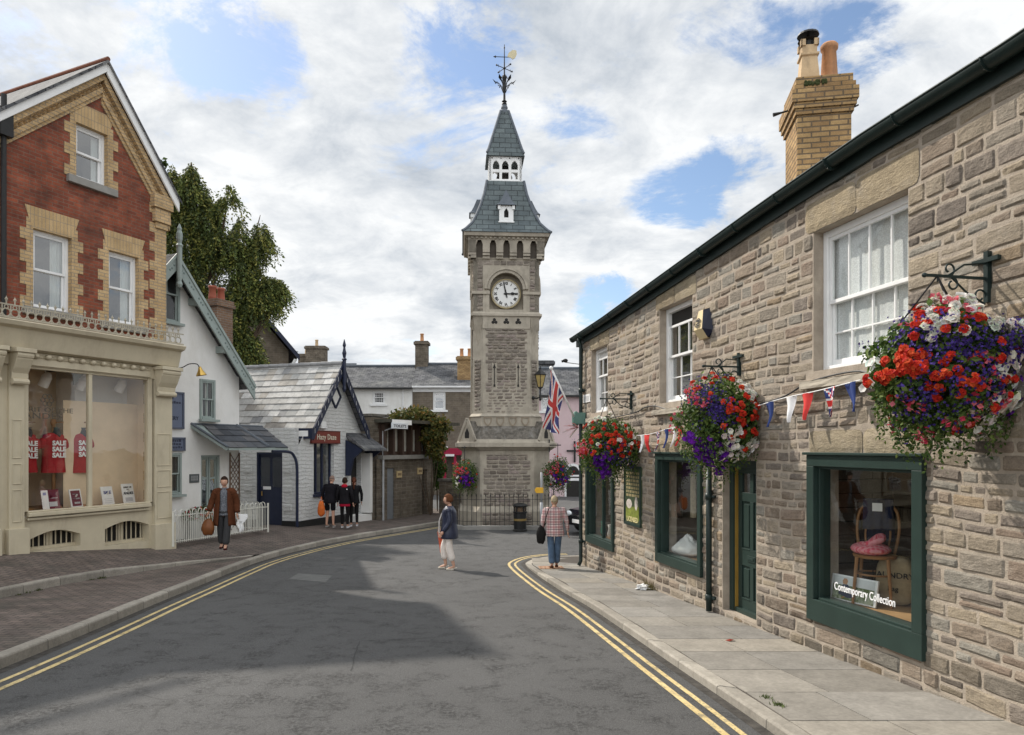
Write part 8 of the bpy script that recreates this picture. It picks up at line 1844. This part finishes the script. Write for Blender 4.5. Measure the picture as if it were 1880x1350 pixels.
# ---------------------------------------------------------------- shop window displays on the right
def rw_thing(name, label, cat, x, y, z, rz=0.0): return thing(name, label, cat, RW.w(x, y, z), RW.a + rz)
a, b, c, d = SW[2]; zf = c + .24 - .016; XW = lambda px, off: RW.at(px, 1000, off)[0]
def display():
    xc = XW(1606, .5); chair = rw_thing('bentwood_chair', 'bentwood cafe chair in the nearest shop window', 'chair', xc, .5, zf, R(42)); hs = RW.at(1606, 1017, .5)[1] - zf
    s = MB(); s.lathe([(.21, hs - .035), (.22, hs - .01), (.20, hs)], 24); s.build('seat', M_['wood'], chair, smooth=False)
    for (x, y) in ((-.15, -.15), (.15, -.15), (-.15, .15), (.15, .15)): l = MB(); l.tube([(x, y, hs - .03), (x * 1.25, y * 1.25, 0)], [.02, .014], 8); l.build('leg', M_['wood'], chair)
    bk = MB(); bk.tube(smooth_poly([(-.17, .14, hs - .02), (-.21, .20, hs + .25), (-.17, .24, hs + .47), (0, .26, hs + .56), (.17, .24, hs + .47), (.21, .20, hs + .25), (.17, .14, hs - .02)], 30), .016, 8); bk.tube(smooth_poly([(-.10, .16, hs), (-.12, .21, hs + .25), (0, .24, hs + .42), (.12, .21, hs + .25), (.10, .16, hs)], 20), .011, 8); bk.build('backrest', M_['wood'], chair, smooth=True)
    st = MB(); st.tube([(.17 * math.cos(t * .3), .17 * math.sin(t * .3), hs * .6) for t in range(21)], .011, 6, closed=True); st.build('stretcher', M_['wood'], chair)
    n = NT('pink_check'); v = n.coord(); sp_ = n.new('ShaderNodeSeparateXYZ'); n.link(v, sp_.inputs[0]); k = lambda ax, f, lo: n.ramp(n.math('FRACT', n.math('MULTIPLY', sp_.outputs[ax], f)), [(0, (1,) * 3), (lo, (1,) * 3), (lo + .1, (0,) * 3)])
    col = n.mix(n.math('MULTIPLY', k(0, 22, .4), .5), (.62, .09, .13), (.75, .45, .45)); col = n.mix(n.math('MULTIPLY', k(1, 22, .4), .5), col, (.70, .30, .33)); pk = n.out(col, .9, n.bump(n.noise(20, 4), .6, .03))
    p = RW.w(xc, .5, zf + hs + .002); sh = thing('folded_shirt', 'folded pink checked shirt lying on the chair seat', 'shirt', p, RW.a - R(28)); m = MB(); m.ell((0, -.04, .05), (.24, .20, .07), 24, 12, fn=lambda dd, q: Vector((q.x, q.y, max(q.z, -.049) * (1 + .25 * noise.noise(dd * 4))))); m.build('body', pk, sh, smooth=True); cl = MB(); cl.tube(smooth_poly([(-.13, -.02, .10), (-.09, .05, .17), (.03, .07, .19), (.12, .03, .16), (.10, -.10, .11)], 16), .035, 8); cl.tube(smooth_poly([(-.13, -.02, .10), (-.02, -.13, .11), (.10, -.10, .11)], 10), .018, 8); cl.build('collar', pk, sh, smooth=True)
    ck = thing('navy_garment', 'dark navy garment draped over the chair back', 'garment', RW.w(xc, .5, zf + hs), RW.a + R(42)); m = MB(); m.grid(lambda u, v: Vector(((u - .5) * .30, .30 - .10 * abs(v - .5) + (.06 if v > .5 else -.06) + .012 * math.sin(u * 20), .60 - abs(v - .42) * .85)), 20, 16); m.build('cloth', clothm('navy_cloth', (.02, .028, .06), .2), ck, smooth=True, solid=.01); g = MB(); g.box(-.05, .05, .16, .165, .45, .54); g.build('tag', M_['whitep'], ck)
    # framed print leaning at the front
    x0, _ = RW.at(1529, 1100, .25); x1 = RW.at(1608, 1100, .30)[0]; hp = RW.at(1531, 1052, .25)[1] - zf; w = (x1 - x0) * .92; pr = rw_thing('framed_print', 'framed photo print of a woman on a bench leaning in the shop window', 'picture', (x0 + x1) / 2, .26, zf + .005, R(14)); Mt = Matrix.Rotation(R(-10), 4, 'X'); m = MB(); m.box(-w / 2, w / 2, -.012, .012, 0, hp, M=Mt); fr = m.build('frame', M_['whitep'], pr, bevel=.004)
    def blk(nm, pts, mt, t): g = MB(); n_ = len(pts); g.add([Mt @ Vector((x * w / 2, -.0135 - t * .001, z * hp)) for x, z in pts], [tuple(range(n_))]); g.build(nm, mt, fr)
    blk('printed_garden', [(-.9, .06), (.9, .06), (.9, .94), (-.9, .94)], speckle('garden_print', (.10, .14, .05), (.36, .40, .30), 9), 0); blk('printed_sky', [(-.9, .62), (.9, .62), (.9, .94), (-.9, .94)], plain('print_sky', (.6, .62, .62), .5), 1); blk('printed_bench', [(-.5, .1), (-.42, .1), (.1, .42), (.04, .46)], plain('print_wood', (.35, .17, .05), .5), 2)
    blk('printed_figure', [(-.62, .25), (-.2, .15), (.1, .2), (-.05, .5), (-.25, .66), (-.45, .64), (-.6, .5)], plain('print_navy', (.03, .04, .08), .5), 3); blk('printed_figure', [(-.45, .66), (-.28, .66), (-.24, .78), (-.3, .88), (-.42, .88), (-.48, .78)], plain('print_face', (.45, .25, .14), .5), 4)
    # hessian bag
    bgx = XW(1655, .75); bg = rw_thing('hessian_bag', 'printed hessian sack standing behind the chair', 'bag', bgx, .68, zf + .004, R(35)); m = MB(); m.ell((0, 0, .26), (.19, .11, .28), 18, 14, fn=lambda dd, q: Vector((math.copysign(abs(dd.x) ** .5, dd.x) * .19 * (1 - .12 * max(0, dd.z)), math.copysign(abs(dd.y) ** .5, dd.y) * .11, math.copysign(abs(dd.z) ** .55, dd.z) * .26))); o = m.build('sack', plain('hessian', (.36, .28, .17), .95, .15, 20, .6, 200), bg, smooth=True); text('LAUNDRY', .085, M_['ink'], 'lettering', o, TM(0, -.118, .30), sx=1.05); text('Bag', .075, M_['ink'], 'lettering', o, TM(0, -.118, .16))
    # coats on a rail in the dark
    for i, px in enumerate((1528, 1556)):
        x, z = RW.at(px, 925, 1.05); ct = rw_thing('hanging_coat', ('dark quilted coat at the left of the nearest window' if i == 0 else 'black coat hanging behind the bentwood chair'), 'coat', x, 1.05, z - .0); m = MB(); v_, f_ = skin_mesh({'a': (Vector((0, 0, 0)), (.12, .07)), 'b': (Vector((0, 0, -.4)), (.20, .11)), 'c': (Vector((0, 0, -.9)), (.22, .12)), 'sl': (Vector((-.2, 0, -.08)), .07), 'el': (Vector((-.28, -.05, -.6)), .06), 'sr': (Vector((.2, 0, -.08)), .07), 'er': (Vector((.28, -.05, -.6)), .06)}, [('a', 'b'), ('b', 'c'), ('a', 'sl'), ('sl', 'el'), ('a', 'sr'), ('sr', 'er')], 'a'); m.add(v_, f_); m.build('coat', clothm('dark_quilt', (.018, .02, .022) if i == 0 else (.012, .012, .014), .3), ct, smooth=True)
    x, z = RW.at(1527, 1079, .045); x2, z2 = RW.at(1650, 1108, .045); t = text('Contemporary Collection', .118, M_['wink'], 'window_lettering', SB, TM((x + x2) / 2, .046, RW.at(1590, 1099, .045)[1]), sx=(x2 - x) / 1.36, extra=.0005)
    lm = t.dimensions
display()
def cloth_heap(i, label, px, py, off, s, mat):
    a, b, c, d = SW[i]; zf = c + .15 - .016; x, _ = RW.at(px, py, off); root = rw_thing('draped_cloth', label, 'cloth', x, off, zf); m = MB()
    m.ell((0, 0, 0), (s * .75, s * .6, s), 26, 18, fn=lambda dd, q: Vector((q.x * (1.6 - dd.z) * .8 * (1 + .25 * noise.noise(dd * 3.3)), q.y * (1.5 - dd.z) * .8 * (1 + .2 * math.sin(9 * math.atan2(dd.y, dd.x))), (q.z + s) * .62 * (1 + .2 * noise.noise(dd * 2.7))))); m.build('folds', mat, root, smooth=True)
def window_bits():
    a, b, c, d = SW[1]; zf = c + .15 - .016
    cloth_heap(1, 'white cloth heaped in the middle shop window', 1264, 1000, .35, .27, M_['whitew'])
    for px, lab in ((1240, 'pale shirt hanging in the middle shop window'), (1272, 'cream scarf hanging at the right of the middle shop window')):
        x, z = RW.at(px, 870, .6); t = rw_thing('hanging_garment', lab, 'garment', x, .6, z); m = MB(); w = .24 if px == 1240 else .07; m.grid(lambda u, v: Vector(((u - .5) * w * 2 * (.7 + .3 * v), .03 * math.sin(u * 14), -.75 * v)), 18, 8); m.build('cloth', clothm('faded_linen', (.30, .28, .25) if px == 1240 else (.5, .42, .30), .15), t, smooth=True, solid=.012)
    x, _ = RW.at(1228, 980, .7); t = rw_thing('wicker_basket', 'wicker basket on the floor of the middle shop window', 'basket', x, .75, zf + .004); m = MB(); m.lathe([(.16, 0), (.20, .14), (.22, .24), (.20, .24), (.18, .1)], 18); m.build('bowl', brickm('wicker', (.30, .19, .09), (.22, .13, .06), (.08, .05, .02), .05, .02, .004, .8), t); h = MB(); h.tube([(.21 * math.cos(math.pi * k / 10), 0, .24 + .22 * math.sin(math.pi * k / 10)) for k in range(11)], .012, 6); h.build('handle', M_['wood'], t)
    a, b, c, d = SW[0]; zf = c + .15 - .016; r = random.Random(12)
    for k in range(7):
        x = a + .2 + (b - a - .4) * k / 6; hgt = r.uniform(.15, .5); col = r.choice(((.5, .1, .1), (.1, .2, .5), (.6, .55, .5), (.5, .35, .1), (.1, .3, .2))); nm = {(.5, .1, .1): 'red', (.1, .2, .5): 'blue', (.6, .55, .5): 'cream', (.5, .35, .1): 'ochre', (.1, .3, .2): 'green'}[col]
        t = rw_thing('ornament', '%s glazed ornament in the far shop window' % nm, 'ornament', x, .3 + .15 * (k % 2), zf + .004); t['group'] = 'ornaments in the far shop window'; m = MB(); m.lathe([(.05, 0), (.07, hgt * .3), (.04, hgt * .7), (.06, hgt), (.04, hgt)], 12); m.build('vase', plain(nm + '_glaze', col, .3), t, smooth=True)
window_bits()
# ---------------------------------------------------------------- conifer and shrubs
def conifer():
    Y = 31.0; s = Y / F; b = P(395, 822, Y); root = thing('conifer', 'tall ragged cypress with olive green drooping sprays behind the cottages', 'tree', (b.x, Y, 0)); r = random.Random(31); W = lambda px, py: Vector(((px - 395) * s, 0, EYE - (py - HY) * s))
    tr = MB(); tr.tube([(0, 0, 0), (-.1, 0, 4), (-.5, .1, 8), (-1.0, 0, 12), (-1.05, 0, 15.2)], [.5, .42, .3, .16, .03], 10)
    tips = [(352, 298), (420, 345), (478, 395), (520, 520), (488, 512), (440, 440), (330, 330), (505, 590 - 60), (400, 420)]
    for (px, py) in tips: e = W(px, py); st = Vector((-.4, 0, max(3, e.z - 4.2))); tr.tube(smooth_poly([tuple(st), tuple(st.lerp(e, .45) + Vector((0, 0, -.9))), tuple(st.lerp(e, .85) + Vector((0, 0, -.55))), tuple(e)], 14), [.09 * (1 - i / 15) + .006 for i in range(15)], 6)
    tr.build('trunk', M_['bark'], root, smooth=True)
    blobs = [(352, 345, 24, 48, 1.1), (340, 430, 40, 80, 1.6), (318, 360, 18, 60, .6), (300, 430, 30, 90, .8), (421, 385, 20, 48, 1.2), (412, 440, 32, 55, 1.1), (380, 400, 20, 45, .6), (385, 500, 55, 70, 2.0), (442, 432, 10, 40, .3), (440, 490, 28, 48, .9), (479, 420, 7, 26, .18), (472, 452, 9, 30, .25), (486, 438, 8, 10, .1), (455, 540, 32, 34, .7), (495, 520, 28, 12, .35), (480, 545, 28, 24, .5), (505, 528, 14, 14, .2), (400, 580, 52, 60, 1.6), (430, 615, 36, 36, .8), (450, 650, 30, 26, .5), (340, 540, 50, 60, 1.2), (462, 505, 14, 30, .25)]
    f = MB(); OL = [((.085, .105, .028), 4), ((.055, .075, .024), 4), ((.125, .13, .03), 3), ((.17, .16, .04), 1.5), ((.035, .048, .018), 3)]
    for (px, py, rx, ry, wgt) in blobs:
        c = W(px, py); n = int(980 * wgt)
        for i in range(n):
            d = rv(r); k = r.uniform(.2, 1.0) ** .5; cone = 1.05 - .75 * max(0, d.z) ** .8 + .15 * noise.noise(Vector((d.x * 2, d.y * 2, d.z * 3 + px)))
            p = c + Vector((d.x * rx * s * k * cone, d.y * max(rx, 22) * s * k * cone, d.z * ry * s * k))
            q0 = p + Vector((px * .3, 0, 0))
            if noise.noise(q0 * 1.7) < (-.10 if wgt > .85 and (px, py) != (421, 385) else -.3) or (wgt > 1.05 and noise.noise(p * .7) < -.2): continue
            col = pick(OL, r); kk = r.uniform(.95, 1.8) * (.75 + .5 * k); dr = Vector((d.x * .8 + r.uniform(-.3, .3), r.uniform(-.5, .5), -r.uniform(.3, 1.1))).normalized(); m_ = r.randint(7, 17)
            for j in range(m_):
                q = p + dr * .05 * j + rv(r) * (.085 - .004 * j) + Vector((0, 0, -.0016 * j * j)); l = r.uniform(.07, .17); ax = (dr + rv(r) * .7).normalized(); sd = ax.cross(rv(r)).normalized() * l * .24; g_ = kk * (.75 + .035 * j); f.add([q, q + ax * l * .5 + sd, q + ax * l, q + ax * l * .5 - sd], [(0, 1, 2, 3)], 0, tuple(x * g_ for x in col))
    f.build('crown', M_['leaf'], root)['kind'] = 'stuff'
conifer()
def shrub(name, label, Y, blobs, base, pal, n0=260, lf=.13, seed=1):
    s = Y / F; b = P(base, 822, Y); root = thing(name, label, 'shrub', (b.x, Y, 0)); r = random.Random(seed); f = MB(); st = MB()
    for (px, py, rx, ry) in blobs:
        c = Vector(((px - base) * s, 0, EYE - (py - HY) * s)); st.tube([(0, 0, 0), tuple(c * .6 + Vector((0, .1, 0))), tuple(c)], [.025, .015, .008], 5)
        for i in range(int(n0 * rx * ry / 400)):
            d = rv(r); k = r.uniform(.2, 1) ** .4; p = c + Vector((d.x * rx * s * k, d.y * rx * s * k, d.z * ry * s * k))
            if noise.noise(p * 1.7) < -.3: continue
            for j in range(4): leafq(f, p + rv(r) * .12, (d + rv(r)).normalized(), r.uniform(.6, 1.3) * lf, lf * .35, pick(pal, r), r, .5)
    st.build('stem', M_['bark'], root); f.build('foliage', M_['leaf'], root)['kind'] = 'stuff'
AUT = [((.13, .12, .025), 4), ((.09, .10, .025), 4), ((.22, .13, .03), 2), ((.05, .07, .02), 3), ((.26, .22, .10), 1)]
shrub('climbing_shrub', 'olive and amber climber sprawling over the flat toilet roof', 28.6, [(740, 768, 28, 12), (765, 762, 30, 13), (795, 772, 26, 12), (812, 784, 14, 9), (795, 800, 24, 18), (800, 822, 15, 18)], 790, AUT, 300, .17, 4)
shrub('green_bush', 'bright green bush by the end of the toilet block wall', 30.5, [(803, 858, 14, 20), (800, 880, 10, 14)], 803, [((.07, .12, .02), 3), ((.04, .08, .015), 2)], 330, .14, 5)
shrub('broad_tree', 'leafy tree added to shade the pavement, its twigs just showing behind the brick gable', 28, [(215, 400, 70, 70), (235, 330, 55, 50), (180, 470, 70, 70), (262, 440, 40, 60), (292, 305, 10, 16), (285, 330, 18, 20)], 225, [((.06, .09, .025), 3), ((.04, .06, .02), 2)], 60, .22, 9)  # bulk sits unseen behind the shop, added to keep sun off the pavement
shrub('far_tree', 'small far tree showing above the whitewashed shop ridge', 60, [(520, 652, 24, 12), (498, 655, 14, 8)], 515, [((.06, .075, .03), 3), ((.04, .05, .02), 2)], 900, .25, 6)
